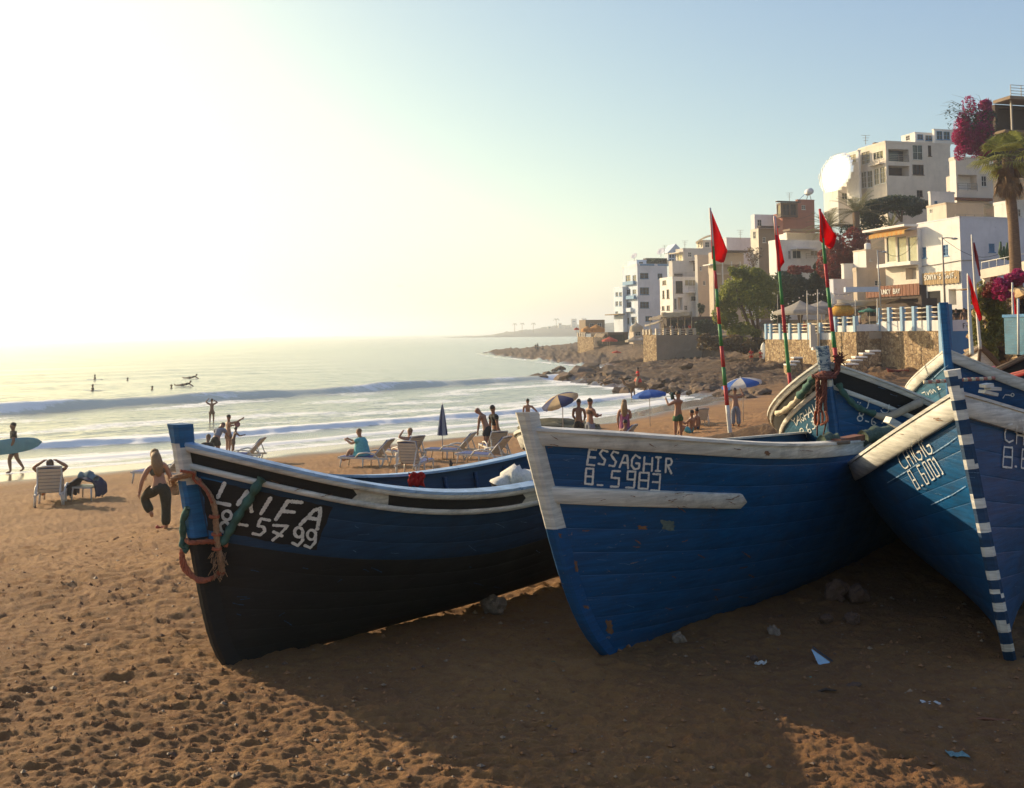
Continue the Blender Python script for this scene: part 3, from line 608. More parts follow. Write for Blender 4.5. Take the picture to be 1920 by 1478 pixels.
h = House('roof_shed', 'flat brown shed on the hotel roof', 1640, 141, 1636, 1712, 267, 278, W_BROWN, parapet=0, cat='roof shed'); h.done()
h = House('balcony_house', 'white house with a curtained balcony right of the hotel', 1793, 118, 1781, 1862, 300, 380, W_WHITE, mats2=W_CREAM, parapet=.4); h.opening('b', (1796, 328, 1832, 356), 2., mat=W_BROWN); h.railing('b', (1796, 356-12, 1832, 358), .03, 3); h.railing('b', (1789, 289, 1830, 300), .03, 3); h.slab('b', (1786, 372, 1855, 376), .5, .3, M_PLANKR, 'brick_cornice'); h.window('b', (1840, 330, 1850, 350), 'open'); h.done()
h = House('low_house', 'low white block below the hotel, partly behind the beige block', 1745, 116, 1741, 1790, 362, 400, W_WHITE, parapet=.2); h.window('b', (1752, 377, 1758, 384), frame=M_FRAME_B); h.done()
h = House('low_house', 'small beige block with one tiny dark window above the orange awning', 1775, 108, 1738, 1845, 383, 425, W_CREAM, mats2=W_SAND, parapet=.2); h.window('a', (1743, 392, 1749, 400), 'open', sill=False); h.railing('b', (1778, 405, 1830, 415), 1.2, 2); h.done()
# white cafe block with the long sign
cafe = h = House('cafe', 'white cube cafe with small blue windows and the bamboo sign SONYA\'S', 1802, 92, 1722, 1925, 408, 580, W_WHITE, mats2=W_LAV, parapet=.12, cat='cafe')
for r in ((1727, 464, 1737, 484), (1768, 459, 1778, 480)): h.window('a', r, frame=M_FRAME_B, bars=(1, 2), pane=M_FRAME_B)
h.window('b', (1854, 457, 1865, 473), frame=M_FRAME_B, bars=(1, 2), pane=M_FRAME_B); h.window('a', (1738, 545, 1764, 571), 'open', bars=(0, 0)); h.opening('a', (1779, 542, 1793, 572), 1.0, 'doorway', M_OPEN)
h.done(); mb = MB(); z_ = h.on('a', 1760, 498)[1]; mb.tube([h.pt('a', 0, z_+.25, .05), h.pt('a', 3, z_+.12, .08), h.pt('a', 8, z_, .06), h.pt('a', h.La-.3, z_-.2, .05)], .035, 5); mb.tube([h.pt('b', 0, z_+.25, .05), h.pt('b', 4, z_+.35, .05)], .035, 5); mb.build('cable', M_RAIL, h.root, h.root)
FONT = {'S': [[(1, .9), (.5, 1), (0, .8), (.1, .58), (.9, .42), (1, .2), (.5, 0), (0, .1)]], 'O': [[(.5, 1), (0, .75), (0, .25), (.5, 0), (1, .25), (1, .75), (.5, 1)]], 'N': [[(0, 0), (0, 1), (1, 0), (1, 1)]], 'Y': [[(0, 1), (.5, .5), (1, 1)], [(.5, .5), (.5, 0)]],
        'A': [[(0, 0), (.5, 1), (1, 0)], [(.2, .4), (.8, .4)]], "'": [[(.4, 1), (.3, .7)]], 'G': [[(1, .85), (.5, 1), (0, .7), (0, .25), (.5, 0), (1, .2), (1, .5), (.6, .5)]], 'I': [[(.5, 0), (.5, 1)]], 'F': [[(0, 0), (0, 1), (1, 1)], [(0, .5), (.7, .5)]], 'E': [[(1, 0), (0, 0), (0, 1), (1, 1)], [(0, .5), (.8, .5)]],
        'U': [[(0, 1), (0, .2), (.5, 0), (1, .2), (1, 1)]], 'K': [[(0, 0), (0, 1)], [(1, 1), (0, .45), (1, 0)]], 'B': [[(0, 0), (0, 1), (.8, .9), (.8, .6), (0, .5), (1, .4), (.9, .05), (0, 0)]], 'o': [[(.5, .6), (.1, .45), (.1, .15), (.5, 0), (.9, .15), (.9, .45), (.5, .6)]], 'W': [[(0, 1), (.25, 0), (.5, .7), (.75, 0), (1, 1)]], '-': [[(.1, .5), (.9, .5)]], ',': [[(.5, .2), (.3, -.1)]], 'V': [[(0, 1), (.5, 0), (1, 1)]], 'R': [[(0, 0), (0, 1), (.9, .9), (.9, .6), (0, .5)], [(.3, .5), (1, 0)]], 'a': [[(.8, .6), (.2, .5), (.2, .1), (.8, .1)], [(.8, .6), (.85, 0)]], 'v': [[(0, .6), (.5, 0), (1, .6)]], 'e': [[(.1, .3), (.9, .35), (.5, .6), (.1, .3), (.5, 0), (.9, .1)]]}
def sign_text(root, O, U, Z, n, text, w_, h_, gap, th, mat, name='lettering'):
    mb = MB(); x = 0; k = 0
    for ch in text:
        for st in FONT.get(ch, []):
            for a, b_ in zip(st[:-1], st[1:]):
                k += 1; A = O+U*(x+a[0]*w_)+Z*(a[1]*h_)+n*(.002*(k % 5)); B = O+U*(x+b_[0]*w_)+Z*(b_[1]*h_)+n*(.002*(k % 5)); mb.bar(A, B, th, .03, up=n)
        x += w_+gap
    mb.build(name, mat, root, root)
Z3 = V3((0, 0, 1))
u0, u1, z0, z1 = h.rect('a', (1732, 510, 1801, 533)); sg = empty('cafe_sign', h.pt('a', (u0+u1)/2, z0, .1), label='long bamboo board sign reading SONYA\'S over the cafe door', cat='sign')
n = 26
for i in range(n):
    mb = MB(); ua = u0+(u1-u0)*i/n; ub = u0+(u1-u0)*(i+1)/n; mb.box(h.pt('a', (ua+ub)/2, (z0+z1)/2, .12+.012*(i % 3)), (ub-ua-.02, .06, z1-z0+.06*((i*7) % 3-1)), (h.U['a'], h.N['a'], Z3)); mb.build('bamboo_slat', M_BAMBOO, sg, sg)
hh_ = (z1-z0)*.42; cw = (u1-u0)*.9/13; sign_text(sg, h.pt('a', u1-.35, z0+(z1-z0)*.42, .20), -h.U['a'], Z3, h.N['a'], "SONYA'S GoIF,", cw*.68, hh_, cw*.32, .09, M_FRAME_W)
# glass fronted house with orange awning, wooden fascia below
h = House('glass_house', 'cream house with a glazed upper floor under an orange scalloped awning', 1722, 97, 1660, 1735, 431, 560, W_CREAM, mats2=W_WHITE, parapet=0)
for i in range(3): h.window('a', (1662+20*i, 443, 1680+20*i, 492), 'bright' if i else 'glass', frame=M_FRAME_W, bars=(0, 0), pane=pm('reflecting_glass_panel', (.25, .27, .20), .15, .2, 1.5, 0), sill=False)
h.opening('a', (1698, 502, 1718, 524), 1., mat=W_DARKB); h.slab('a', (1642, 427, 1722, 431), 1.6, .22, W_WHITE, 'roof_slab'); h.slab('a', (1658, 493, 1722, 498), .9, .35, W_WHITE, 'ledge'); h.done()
u0, u1, z0, z1 = h.rect('a', (1653, 431, 1721, 444)); aw = empty('awning', h.pt('a', (u0+u1)/2, z0, 1.2), label='orange striped awning with a scalloped edge over the glazed floor', cat='awning')
for i in range(16):
    ua = u0+(u1-u0)*i/16; ub = u0+(u1-u0)*(i+1)/16; mb = MB(); r0 = [h.pt('a', ua+(ub-ua)*j/4, z1, .6) for j in range(5)]; r1 = [h.pt('a', ua+(ub-ua)*j/4, z0+.35, 1.5) for j in range(5)]; r2 = [h.pt('a', ua+(ub-ua)*j/4, z0+.05-.10*math.sin(j/4*math.pi), 1.52) for j in range(5)]; mb.grid([r0, r1, r2], smooth=False); mb.build('awning_strip', M_AWN if i % 2 else pm('yellow_awning', (.60, .36, .10), .85, .1, 3, .2, trans=.35), aw, aw)
h = House('stepped_house', 'stepped white house with a chimney, left of the glazed house', 1625, 108, 1601, 1662, 470, 565, W_WHITE, mats2=W_SAND, parapet=.15); h.window('b', (1630, 485, 1634, 490), 'open'); h.done()
h = House('stepped_house', 'lower terrace block of the stepped white house', 1607, 103, 1600, 1672, 509, 570, W_SAND, parapet=.4); h.window('b', (1640, 526, 1652, 536), 'open'); h.done()
h = House('stepped_house', 'small white block at the seaward foot of the stepped house', 1583, 110, 1578, 1608, 496, 560, W_WHITE, parapet=.1); h.done()
h = House('boundary_house', 'blank grey white block beside the dark hedge', 1563, 106, 1556, 1600, 524, 570, W_LAV, parapet=.05); h.window('b', (1566, 541, 1569, 544), 'open', sill=False); h.done()
mb = MB(); root = empty('chimney', at(1626, 464, 108.5), label='short round chimney on the stepped white house', cat='chimney'); c = at(1627, 470, 109); mb.lathe(c, [(.35, 0), (.35, .7), (.2, .8), (0, .8)], 10); mb.build('flue', W_WHITE, root, root)
# wooden fascia FUNKY BAY
h = House('beach_bar', 'beach bar with red brown wooden fascia and white letters under the glazed house', 1728, 90, 1622, 1738, 534, 600, W_DARKB, parapet=0, cat='beach bar', roofmat=W_GREY); h.opening('a', (1626, 562, 1722, 592), 2.0, mat=M_OPEN); h.done()
u0, u1, z0, z1 = h.rect('a', (1626, 535, 1726, 556)); n = 30
for i in range(n): mb = MB(); ua = u0+(u1-u0)*i/n; ub = u0+(u1-u0)*(i+1)/n; mb.box(h.pt('a', (ua+ub)/2, (z0+z1)/2, .10+.02*(i % 2)), (ub-ua-.03, .05, z1-z0), (h.U['a'], h.N['a'], Z3)); mb.build('fascia_board', M_PLANKR, h.root, h.root)
cw = (u1-u0)*.40/9; ux = h.on('a', 1652, 550)[0]; sign_text(h.root, h.pt('a', ux, z0+.25, .18), -h.U['a'], Z3, h.N['a'], 'FUNKY BAY', cw*.7, (z1-z0)*.42, cw*.3, .07, M_FRAME_W)
mb = MB(); mb.box(at(1615, 543, 91), (3.0, .5, .45)); mb.build('sign_panel', W_BLUISH, h.root, h.root)
# top right house with dark pergola
h = House('pergola_house', 'dark timber verandah house at the top right corner', 1868, 96, 1860, 1990, 196, 330, W_DARKB, parapet=0, roofmat=W_BROWN); h.opening('b', (1872, 206, 1980, 250), 3, mat=M_OPEN); h.slab('b', (1862, 193, 1992, 198), 2.2, .3, W_BROWN, 'roof_slab'); h.railing('b', (1866, 172, 1980, 193), 2.0, 4); h.slab('b', (1862, 252, 1992, 256), 1.6, .25, W_BROWN, 'floor_slab'); h.railing('b', (1900, 236, 1980, 252), 1.5, 4)
for x in (1872, 1899, 1925, 1950): u_ = h.on('b', x, 225)[0]; mb = MB(); mb.box(h.pt('b', u_, (h.zt+h.on('b', x, 252)[1])/2, 1.7), (.14, .14, h.zt-h.on('b', x, 252)[1]), (h.U['b'], h.N['b'], Z3)); mb.build('post', M_RAIL, h.root, h.root)
h.done()
h = House('low_house', 'white house wall behind the palm crown at the right edge', 1900, 100, 1865, 1990, 380, 470, W_WHITE, parapet=.3); h.window('b', (1906, 392, 1914, 406), 'open'); h.done()
# glint: mirror panes shaped so the reflected sun spreads round like bloom
def glint():
    # added mirror front: tilts grow outward so the reflected sun fades at the rim
    c = at(1566, 324, 141); root = empty('glint_panes', c, label='mirror panes tilted to make a round sun glint, left end of the hotel', cat='window')
    V = (CLOC-c).normalized(); nn = (V+sd).normalized(); X = nrm(Z3.cross(nn)); Y = nn.cross(X); m, nt, b, out = newmat('mirror_glass'); b.inputs['Base Color'].default_value = (1, .97, .9, 1); b.inputs['Metallic'].default_value = 1; b.inputs['Roughness'].default_value = .30
    S = .40; NX, NY = 19, 14; me0 = None
    for i in range(NX):
        for j in range(NY):
            x = (i-(NX-1)/2)*S*1.02; y = (j-(NY-1)/2)*S*1.12; r = math.hypot(x/1.28, y)
            if r > 2.9: continue
            cc = c+X*x+Y*y; k = .03*r+.42*(r/2.9)**4; tx, ty = (x/1.28/r*k, y/r*k) if r > .01 else (0, 0); mb = MB(); h = S*.5; g = S*.55
            # each pane bellies out a little, so its edges lean away from its middle
            P = [[cc+X*(u*h*.97)+Y*(v*g*.97)-nn*(tx*u*h+ty*v*g+.006*(u*u+v*v)) for u in (-1, 0, 1)] for v in (-1, 0, 1)]; mb.grid(P); mb.build('pane', m, root, root)
    mb = MB()
    for i in range(NX+1): x = (i-NX/2)*S*1.02; q = math.sqrt(max(.1, 2.9**2-(x/1.28)**2)); mb.bar(c+X*x-Y*q-nn*.05, c+X*x+Y*q-nn*.05, .035, .05)
    mb.build('mullions', M_FRAME_W, root, root)
    h = House('glint_wing', 'low white wing carrying the mirror glint panes at the end of the hotel', 1572, 144, 1545, 1612, 352, 420, W_WHITE, parapet=.2); h.window('b', (1578, 362, 1590, 374)); h.done()
    h = House('glint_wing', 'white block behind the mirror glint panes', 1594, 144, 1560, 1612, 294, 356, W_WHITE, parapet=.1); h.done()
glint()
# ---------------------------------------------------------------- terrace, stone walls
def mat_rubble(name='rubble_stone', scale=4.2):
    m, nt, b, out = newmat(name); co = texco(nt, 'Object'); v = N(nt, 'ShaderNodeTexVoronoi'); v.inputs['Scale'].default_value = scale; v.inputs['Randomness'].default_value = 1; 
    d = N(nt, 'ShaderNodeTexVoronoi', feature='DISTANCE_TO_EDGE'); d.inputs['Scale'].default_value = scale
    ds = mixc(nt, .12, (0, 0, 0), (1, 1, 1)); wv = N(nt, 'ShaderNodeVectorMath', operation='ADD'); nz = N(nt, 'ShaderNodeTexNoise'); nz.inputs['Scale'].default_value = 2; nt.links.new(co, nz.inputs[0]); sc_ = N(nt, 'ShaderNodeVectorMath', operation='SCALE'); sc_.inputs['Scale'].default_value = .25
    nt.links.new(nz.outputs[1], sc_.inputs[0]); nt.links.new(co, wv.inputs[0]); nt.links.new(sc_.outputs[0], wv.inputs[1]); nt.links.new(wv.outputs[0], v.inputs['Vector']); nt.links.new(wv.outputs[0], d.inputs['Vector'])
    sep = N(nt, 'ShaderNodeSeparateColor'); nt.links.new(v.outputs['Color'], sep.inputs[0])
    c = ramp(nt, sep.outputs[0], [(0, (.20, .12, .055)), (.5, (.36, .24, .12)), (1, (.50, .36, .20))]); e = ramp(nt, d.outputs['Distance'], [(.02, 0.0), (.07, 1.0)])
    c2 = mixc(nt, e, (.16, .105, .06), c); nt.links.new(c2, b.inputs['Base Color']); b.inputs['Roughness'].default_value = .9; bump(nt, b, e, .8, .06); return m
M_RUB = mat_rubble(); M_RUBD = mat_rubble('rubble_stone_small', 4)
W_POST = wall_mat('post_light_blue', (.30, .45, .58)); W_POSTD = wall_mat('post_deep_blue', (.03, .17, .36)); M_RAILW = pm('bleached_pole', (.62, .52, .38), .8, .2, 5, .3)
def terrace(name, label, A, B, zbot, zs, zp, zr, posts, stone=M_RUB, th=.5, nrail=3, rails=True, postmat=None, floor=6.0, pm_=None, railname='rail'):
    """rubble wall from A to B (x, y), stone top zs, white parapet to zp, posts and rails to zr"""
    A = V3((*A, 0)); B = V3((*B, 0)); d = (B-A).normalized(); L = (B-A).length; n = V3((d.y, -d.x, 0)); 
    if n.dot(CLOC-A) < 0: n = -n
    root = empty(name, (A.x, A.y, zbot), label=label, cat='wall'); mb = MB(); nu, nz = max(4, int(L/.35)), max(4, int((zs-zbot)/.35)); rows = []
    for j in range(nz+1): rows.append([A+d*(L*i/nu)+Z3*(zbot+(zs-zbot)*j/nz)+n*(.06*noise.noise(V3((i*1.3, j*1.7, A.x)))) for i in range(nu+1)])
    mb.grid(rows, smooth=False); mb.quad(rows[-1][0], rows[-1][-1], rows[-1][-1]-n*th, rows[-1][0]-n*th); mb.build('rubble_face', stone, root, root)
    if zp > zs:
        mb = MB(); mb.box((A+B)/2+Z3*((zs+zp)/2+.002)-n*(th/2-.03), (L, th-.2, zp-zs), (d, n, Z3)); mb.build('parapet', pm_ or W_WHITE, root, root)
    if rails:
        for i, u in enumerate(posts):
            mb = MB(); c = A+d*u-n*.12; mb.box(c+Z3*((zs+zr)/2+.004), (.30, .36, zr-zs), (d, n, Z3)); mb.build('post', postmat or W_POST, root, root)
        for a, b_ in zip(posts[:-1], posts[1:]):
            for k in range(nrail):
                z = zp+(zr-zp)*(k+.75)/(nrail+.1); mb = MB(); p0 = A+d*(a+.15)-n*.12+Z3*z; p1 = A+d*(b_-.15)-n*.12+Z3*(z+random.uniform(-.03, .03)); mb.tube([p0, (p0+p1)/2+Z3*random.uniform(-.04, .03), p1], .055, 6); mb.build(railname, M_RAILW, root, root)
    return root, A, d, n, L
def upx(A, d, px, py=610):
    r = ray(px, py); det = d.x*(-r.y)+r.x*d.y; return (-A[0]*(-r.y)-r.x*(-A[1]))/det if False else ((-A[0])*(-r.y)-(-A[1])*(-r.x))/(d.x*(-r.y)-d.y*(-r.x))
P1, P2, P3_, P4 = (33.8, 79.2), (31.55, 87.2), (29.3, 86.6), (25.2, 101.5)
d12 = (V3((*P2, 0))-V3((*P1, 0))).normalized(); d34 = (V3((*P4, 0))-V3((*P3_, 0))).normalized()
terrace('terrace_wall', 'sunlit rubble terrace wall with white parapet and blue posts, right part by the blue pillar', P1, P2, .8, 4.83, 5.68, 6.85, [max(.2, upx(P1, d12, x)) for x in (1763, 1741, 1713.5, 1691, 1667, 1647)])
terrace('terrace_wall', 'short shaded rubble wall at the step of the terrace', P2, P3_, .8, 4.85, 5.45, 5.5, [], rails=False, stone=M_RUB, pm_=W_LAV)
s_ = upx(P3_, d34, 1563); PM = (P3_[0]+d34.x*s_, P3_[1]+d34.y*s_)
terrace('terrace_wall', 'sunlit rubble terrace wall in the middle, one step lower', P3_, PM, .8, 4.80, 5.35, 6.15, [.2, upx(P3_, d34, 1582), s_-.2], nrail=2)
terrace('terrace_wall', 'lowest and leftmost stretch of the rubble terrace wall with blue posts', PM, P4, .8, 4.12, 4.72, 5.65, [upx(PM, d34, x) for x in (1560, 1537, 1517, 1498, 1480, 1462, 1444)]+[((V3((*P4, 0))-V3((*PM, 0))).length)-.2])
bp = empty('blue_pillar', (34.1, 78.9, 1.5), label='tall sea blue corner pillar of the terrace with a pale blue edge', cat='pillar'); mb = MB(); c = at(1774, 600, 78.8); mb.box(V3((c.x, 78.8, 4.1)), (.72, .55, 5.6), (V3((.963, .27, 0)), V3((-.27, .963, 0)), Z3)); mb.build('shaft', W_POSTD, bp, bp); mb = MB(); mb.box(V3((c.x-.44, 78.72, 4.1)), (.14, .5, 5.55), (V3((.963, .27, 0)), V3((-.27, .963, 0)), Z3)); mb.build('pale_edge', W_POST, bp, bp)
B1 = V3((c.x+.4, 79.0, 0)); db = V3((.963, .27, 0)); nb = V3((.27, -.963, 0)); root = empty('terrace_front', (B1.x, B1.y, 1), label='blue painted wall with a white band and scribbled black letters right of the blue pillar', cat='wall'); mb = MB(); mb.box(B1+db*2.3+Z3*3.0, (4.6, .4, 3.6), (db, nb, Z3)); mb.build('blue_wall', W_BLUEP, root, root)
mb = MB(); mb.box(B1+db*2.3+Z3*5.24, (4.6, .42, .86), (db, nb, Z3)); mb.build('white_band', W_LAV, root, root); sign_text(root, B1+db*1.0+nb*.22+Z3*5.0, db, Z3, nb, 'F-Wave', .2, .4, .06, .05, M_OPEN)
# floor of the terrace (structure)
mb = MB(); fl = [(33.9, 79.6), (31.9, 87.0), (29.6, 86.9), (25.6, 101.3), (28, 116), (60, 112), (60, 80)]
for z, r_ in ((4.78, 1), (4.2, -1)):
    mb.add([(x, y, z) for x, y in fl], [tuple(range(len(fl)))[::r_]])
for i in range(len(fl)): a, b_ = fl[i], fl[(i+1) % len(fl)]; mb.quad((*a, 4.2), (*b_, 4.2), (*b_, 4.78), (*a, 4.78))
mb.build('terrace_floor', wall_mat('floor_cement', (.33, .26, .19)), None, None, kind='structure')
# concrete steps and posts against the wall
def steps(label, pts, w_, h_, mat=None):
    root = empty('steps', V3(pts[0]), label=label, cat='steps')
    for p in pts: mb = MB(); mb.box(V3(p)-Z3*.5, (w_, .9, 1.0)); mb.build('riser', M_RUBD, root, root); mb = MB(); mb.box(V3(p)+Z3*.06, (w_*1.04, 1.0, .12)); mb.build('tread', mat or W_WHITE, root, root)
steps('flight of pale steps climbing right to the shaded corner of the terrace wall', [at(1594, 684, 76), at(1602, 677, 77), at(1611, 671, 78.5), at(1625, 664.5, 80), at(1637, 659.5, 81.5)], .9, .3)
steps('three pale steps at the foot of the left terrace wall', [at(1481, 685, 86), at(1488, 679, 88), at(1494, 672, 90)], .8, .3)
root = empty('concrete_pier', at(1525, 652, 93), label='grey concrete pier with a pale base standing against the terrace wall', cat='pier'); mb = MB(); a = at(1523, 652, 92); b_ = at(1523, 609, 92); mb.box((a+b_)/2, (.42, .5, (b_-a).length)); a2 = at(1532, 652, 92); b2_ = at(1532, 625, 92); mb.box((a2+b2_)/2, (.40, .45, (b2_-a2).length)); mb.build('shaft', W_GREY, root, root); mb = MB(); mb.box(at(1529, 654, 91.6), (.6, .6, .25)); mb.build('base', W_WHITE, root, root)
# parasols, tarps, poles on the terrace
def tarp(name, label, corners, Dl, mat, sag=.35, poles=(), n=10, cat='tarpaulin'):
    P = [at(x, y, D) for (x, y), D in zip(corners, Dl)]; root = empty(name, P[0], label=label, cat=cat); rows = []
    for j in range(n+1):
        f = j/n; row = []
        for i in range(n+1): g = i/n; p = P[0].lerp(P[1], g).lerp(P[3].lerp(P[2], g), f); row.append(p-Z3*(sag*math.sin(math.pi*g)*(.4+.6*math.sin(math.pi*f))-.05*math.sin(g*19+f*7)))
        rows.append(row)
    mb = MB(); mb.grid(rows); o = mb.build('sheet', mat, root, root); s2 = o.modifiers.new('t', 'SOLIDIFY'); s2.thickness = .03
    for (x, y0, y1, D) in poles: mb = MB(); mb.tube([at(x, y0, D), at(x, y1, D)], .05, 6); mb.build('pole', M_RAILW, root, root)
    return root
def tent(label, top, R, H, mat, n=6, name='parasol', group='shade canopies along the terraces', drop=.5, pole=True, skirt=.25):
    root = empty(name, top-Z3*H, label=label, cat='parasol', group=group)
    if pole: mb = MB(); mb.tube([top-Z3*H, top], .04, 6); mb.build('pole', M_RAILW, root, root)
    for k in range(n):
        mb = MB(); rows = []
        for i in range(5): f = i/4; rows.append([top+V3((math.cos(2*math.pi*(k+j/4)/n), math.sin(2*math.pi*(k+j/4)/n), 0))*(R*f*(1-.06*math.sin(math.pi*j/4)))-Z3*(drop*R*f**.8) for j in range(5)])
        rows.append([p-Z3*(skirt+.05*(j % 2)) for j, p in enumerate(rows[-1])]); mb.grid(rows); mb.build('canopy_panel', mat if not isinstance(mat, list) else mat[k % len(mat)], root, root)
    return root
tent('big grey cream terrace canopy, leftmost above the blue posts', at(1500, 563, 97), 2.6, 2.6, pm('canopy_greycream', (.42, .37, .30), .9, .15, 3, .2, trans=.3), 6, drop=.42); tent('second greyish terrace canopy behind the string lights', at(1540, 564, 102), 2.3, 2.5, M_TARPG, 6, drop=.3)
tarp('tarpaulin', 'long pale tarpaulin stretched between poles over the terrace tables', [(1568, 562), (1690, 557), (1688, 560), (1572, 575)], [92, 88, 94, 88], M_TARP, .5, [(1604, 562, 612, 88), (1560, 560, 616, 90), (1645, 560, 606, 86)])
pf = empty('straw_parasol', at(1580, 595, 85), label='round mustard yellow straw parasol above the middle railing', cat='parasol'); mb = MB(); c = at(1580, 582, 86); mb.lathe(c, [(.15, .55), (.6, .45), (.98, .05), (.92, -.32), (.5, -.5), (0, -.45)], 16); mb.build('straw_canopy', pm('mustard_straw', (.50, .26, .03), .95, .4, 9, .6, .05), pf, pf); mb = MB(); mb.lathe(c+Z3*.42, [(0, .25), (.5, .15), (.8, -.02)], 14); mb.build('dark_cap', M_THATCH, pf, pf); mb = MB(); mb.tube([c-Z3*2.2, c+Z3*.5], .04, 5); mb.build('pole', M_RAILW, pf, pf)
tent('small green parasol behind the step of the terrace', at(1630, 577, 92), 1.0, 1.9, pm('parasol_green', (.03, .16, .12), .9, .15, 6, .2), 8, drop=.3, skirt=.08)
def pole(label, x0, y0, x1, y1, D, r=.05, name='pole', arm=None, lamp=False, mat=None, group=None):
    a = at(x0, y0, D); b_ = at(x1, y1, D); root = empty(name, a, label=label, cat='street lamp' if lamp else 'pole', group=group); mb = MB(); mb.tube([a, a.lerp(b_, .5), b_], [r*1.2, r, r*.8], 7); mb.build('shaft', mat or M_RAIL, root, root)
    if arm:
        mb = MB(); pts = [at(x, y, D) for x, y in arm]; mb.tube(pts, r*.6, 5); mb.build('arm', mat or M_RAIL, root, root)
        if lamp: mb = MB(); mb.lathe(pts[-1]-Z3*.05, [(0, .12), (.22, .06), (.28, -.02), (0, -.08)], 8); mb.build('lamp_head', M_METAL_T, root, root)
    return root
M_METAL_T = pm('lamp_metal', (.35, .34, .32), .5, .1, 6, 0, metal=.3)
pole('slim brown street lamp in front of the cafe, its arm pointing right', 1772, 575, 1766.5, 445, 80, .07, 'street_lamp', [(1767, 447), (1775, 446), (1790, 447)], True); pole('slim grey street lamp in front of the stepped house', 1652, 590, 1645, 470, 84, .06, 'street_lamp', [(1645, 470), (1650, 472), (1658, 472)], True, M_METAL_T)
pole('bare wooden pole carrying string lights, left of two', 1515, 650, 1513, 545, 94, .06, 'light_pole', mat=M_RAILW); pole('bare wooden pole carrying string lights, right of two', 1534, 655, 1533, 543, 90, .06, 'light_pole', mat=M_RAILW); pole('thin pole at the left end of the string lights', 1458, 610, 1458, 552, 99, .04, 'light_pole'); pole('thin pole at the right end of the string lights', 1600, 575, 1598, 548, 95, .04, 'light_pole')
sl_ = empty('string_lights', at(1513, 548, 94), label='string of small bulbs slung between the wooden poles over the terrace', cat='string lights'); wp = [(1474, 570), (1495, 558), (1513, 549), (1523, 552), (1533, 547), (1548, 552), (1562, 551), (1580, 553), (1598, 549)]; pts = [at(x, y, 94-i*.3) for i, (x, y) in enumerate(wp)]; mb = MB(); mb.tube(pts, .015, 4); mb.build('wire', M_OPEN, sl_, sl_)
for i in range(len(pts)-1):
    for f in (.2, .6): mb = MB(); mb.lathe(pts[i].lerp(pts[i+1], f)-Z3*.12, [(0, -.08), (.07, -.03), (.06, .05), (0, .09)], 6); mb.build('bulb', W_CREAM, sl_, sl_)
# seaside restaurant terraces on the left
A_, B_ = at(1231, 650, 135), at(1310, 650, 137); rt_, *_ = terrace('sea_wall', 'smooth concrete sea wall under the wicker pergola', (A_.x, A_.y), (B_.x, B_.y), -.5, at(1270, 628, 136).z, at(1270, 628, 136).z, at(1270, 616, 136).z, [0.1+i*1.13 for i in range(6)], stone=W_CONC, nrail=3, postmat=M_RAILW, railname='rail')
A2_, B2_ = at(1206, 650, 139), at(1231, 650, 136); terrace('sea_wall', 'rough rubble pier at the left end of the concrete sea wall', (A2_.x, A2_.y), (B2_.x, B2_.y), -.3, at(1218, 628, 137).z, at(1218, 628, 137).z, at(1218, 618, 137).z, [.1, .9, 1.7], stone=M_RUBD, postmat=M_RAILW, nrail=1)
A3_, B3_ = at(1083, 650, 196), at(1113, 650, 190); terrace('sea_wall', 'small rubble retaining wall of the farthest cafe terrace', (A3_.x, A3_.y), (B3_.x, B3_.y), -.5, at(1098, 632, 193).z, at(1098, 632, 193).z, at(1098, 624, 193).z, [.1, 1.0, 2.0, 2.9], stone=M_RUB, postmat=M_RAILW, nrail=2)
mb = MB(); fz = at(1270, 629, 136).z-.1; q = [(19.7, 135.4), (25.4, 137.2), (33, 139), (36, 160), (21.5, 150)]
mb.add([(x, y, fz) for x, y in q], [tuple(range(5))]); mb.add([(x, y, fz-3.5) for x, y in q], [tuple(range(5))[::-1]])
for i in range(5): a, b_ = q[i], q[(i+1) % 5]; mb.quad((*a, fz-3.5), (*b_, fz-3.5), (*b_, fz), (*a, fz))
mb.build('pergola_floor', wall_mat('floor_cement', (.33, .26, .19)), None, None, kind='structure')
h = House('pergola_backdrop', 'dark backdrop standing in for the shade behind the guests of the pergola', 1250, 150, 1238, 1350, 594, 636, W_DARKB, parapet=0, cat='restaurant', roofmat=W_BROWN); h.opening('b', (1254, 600, 1300, 618), 2.0, mat=M_OPEN); h.opening('b', (1306, 600, 1346, 618), 2.0, mat=M_OPEN); h.done()  # dark backdrop added so the space behind the pergola reads as shade
tarp('pergola_valance', 'cream cloth valance hanging along the front of the pergola', [(1240, 586), (1298, 584), (1298, 594), (1240, 597)], [137, 135, 134.9, 136.9], M_TARP, .15, cat='pergola')
tarp('pergola_roof', 'cream cloth roof of the restaurant pergola', [(1240, 590), (1296, 585), (1296, 590), (1244, 595)], [142, 139, 134, 136], M_TARP, .25, [(x, 586, 618, 137) for x in (1244, 1257, 1271, 1284, 1297)], cat='pergola')
tarp('thatched_roof', 'brown thatched roof at the left end of the pergola', [(1217, 597), (1242, 590), (1240, 599), (1216, 601)], [142, 140, 134, 136], M_THATCH, .05, [(1219, 600, 622, 137), (1236, 598, 620, 136)], cat='pergola')
tarp('tarpaulin', 'low cream awning sheet below the thatched roof', [(1208, 610), (1242, 600), (1243, 603), (1210, 613)], [146, 142, 139, 140], M_TARP, .05)
tent('pale fringed parasol on the slope, left of the rubble pier', at(1188, 631, 150), 1.3, 1.8, M_TARP, 8, drop=.45); tent('second pale parasol close behind it on the slope', at(1203, 632, 156), 1.2, 1.8, M_TARPG, 8, drop=.4)
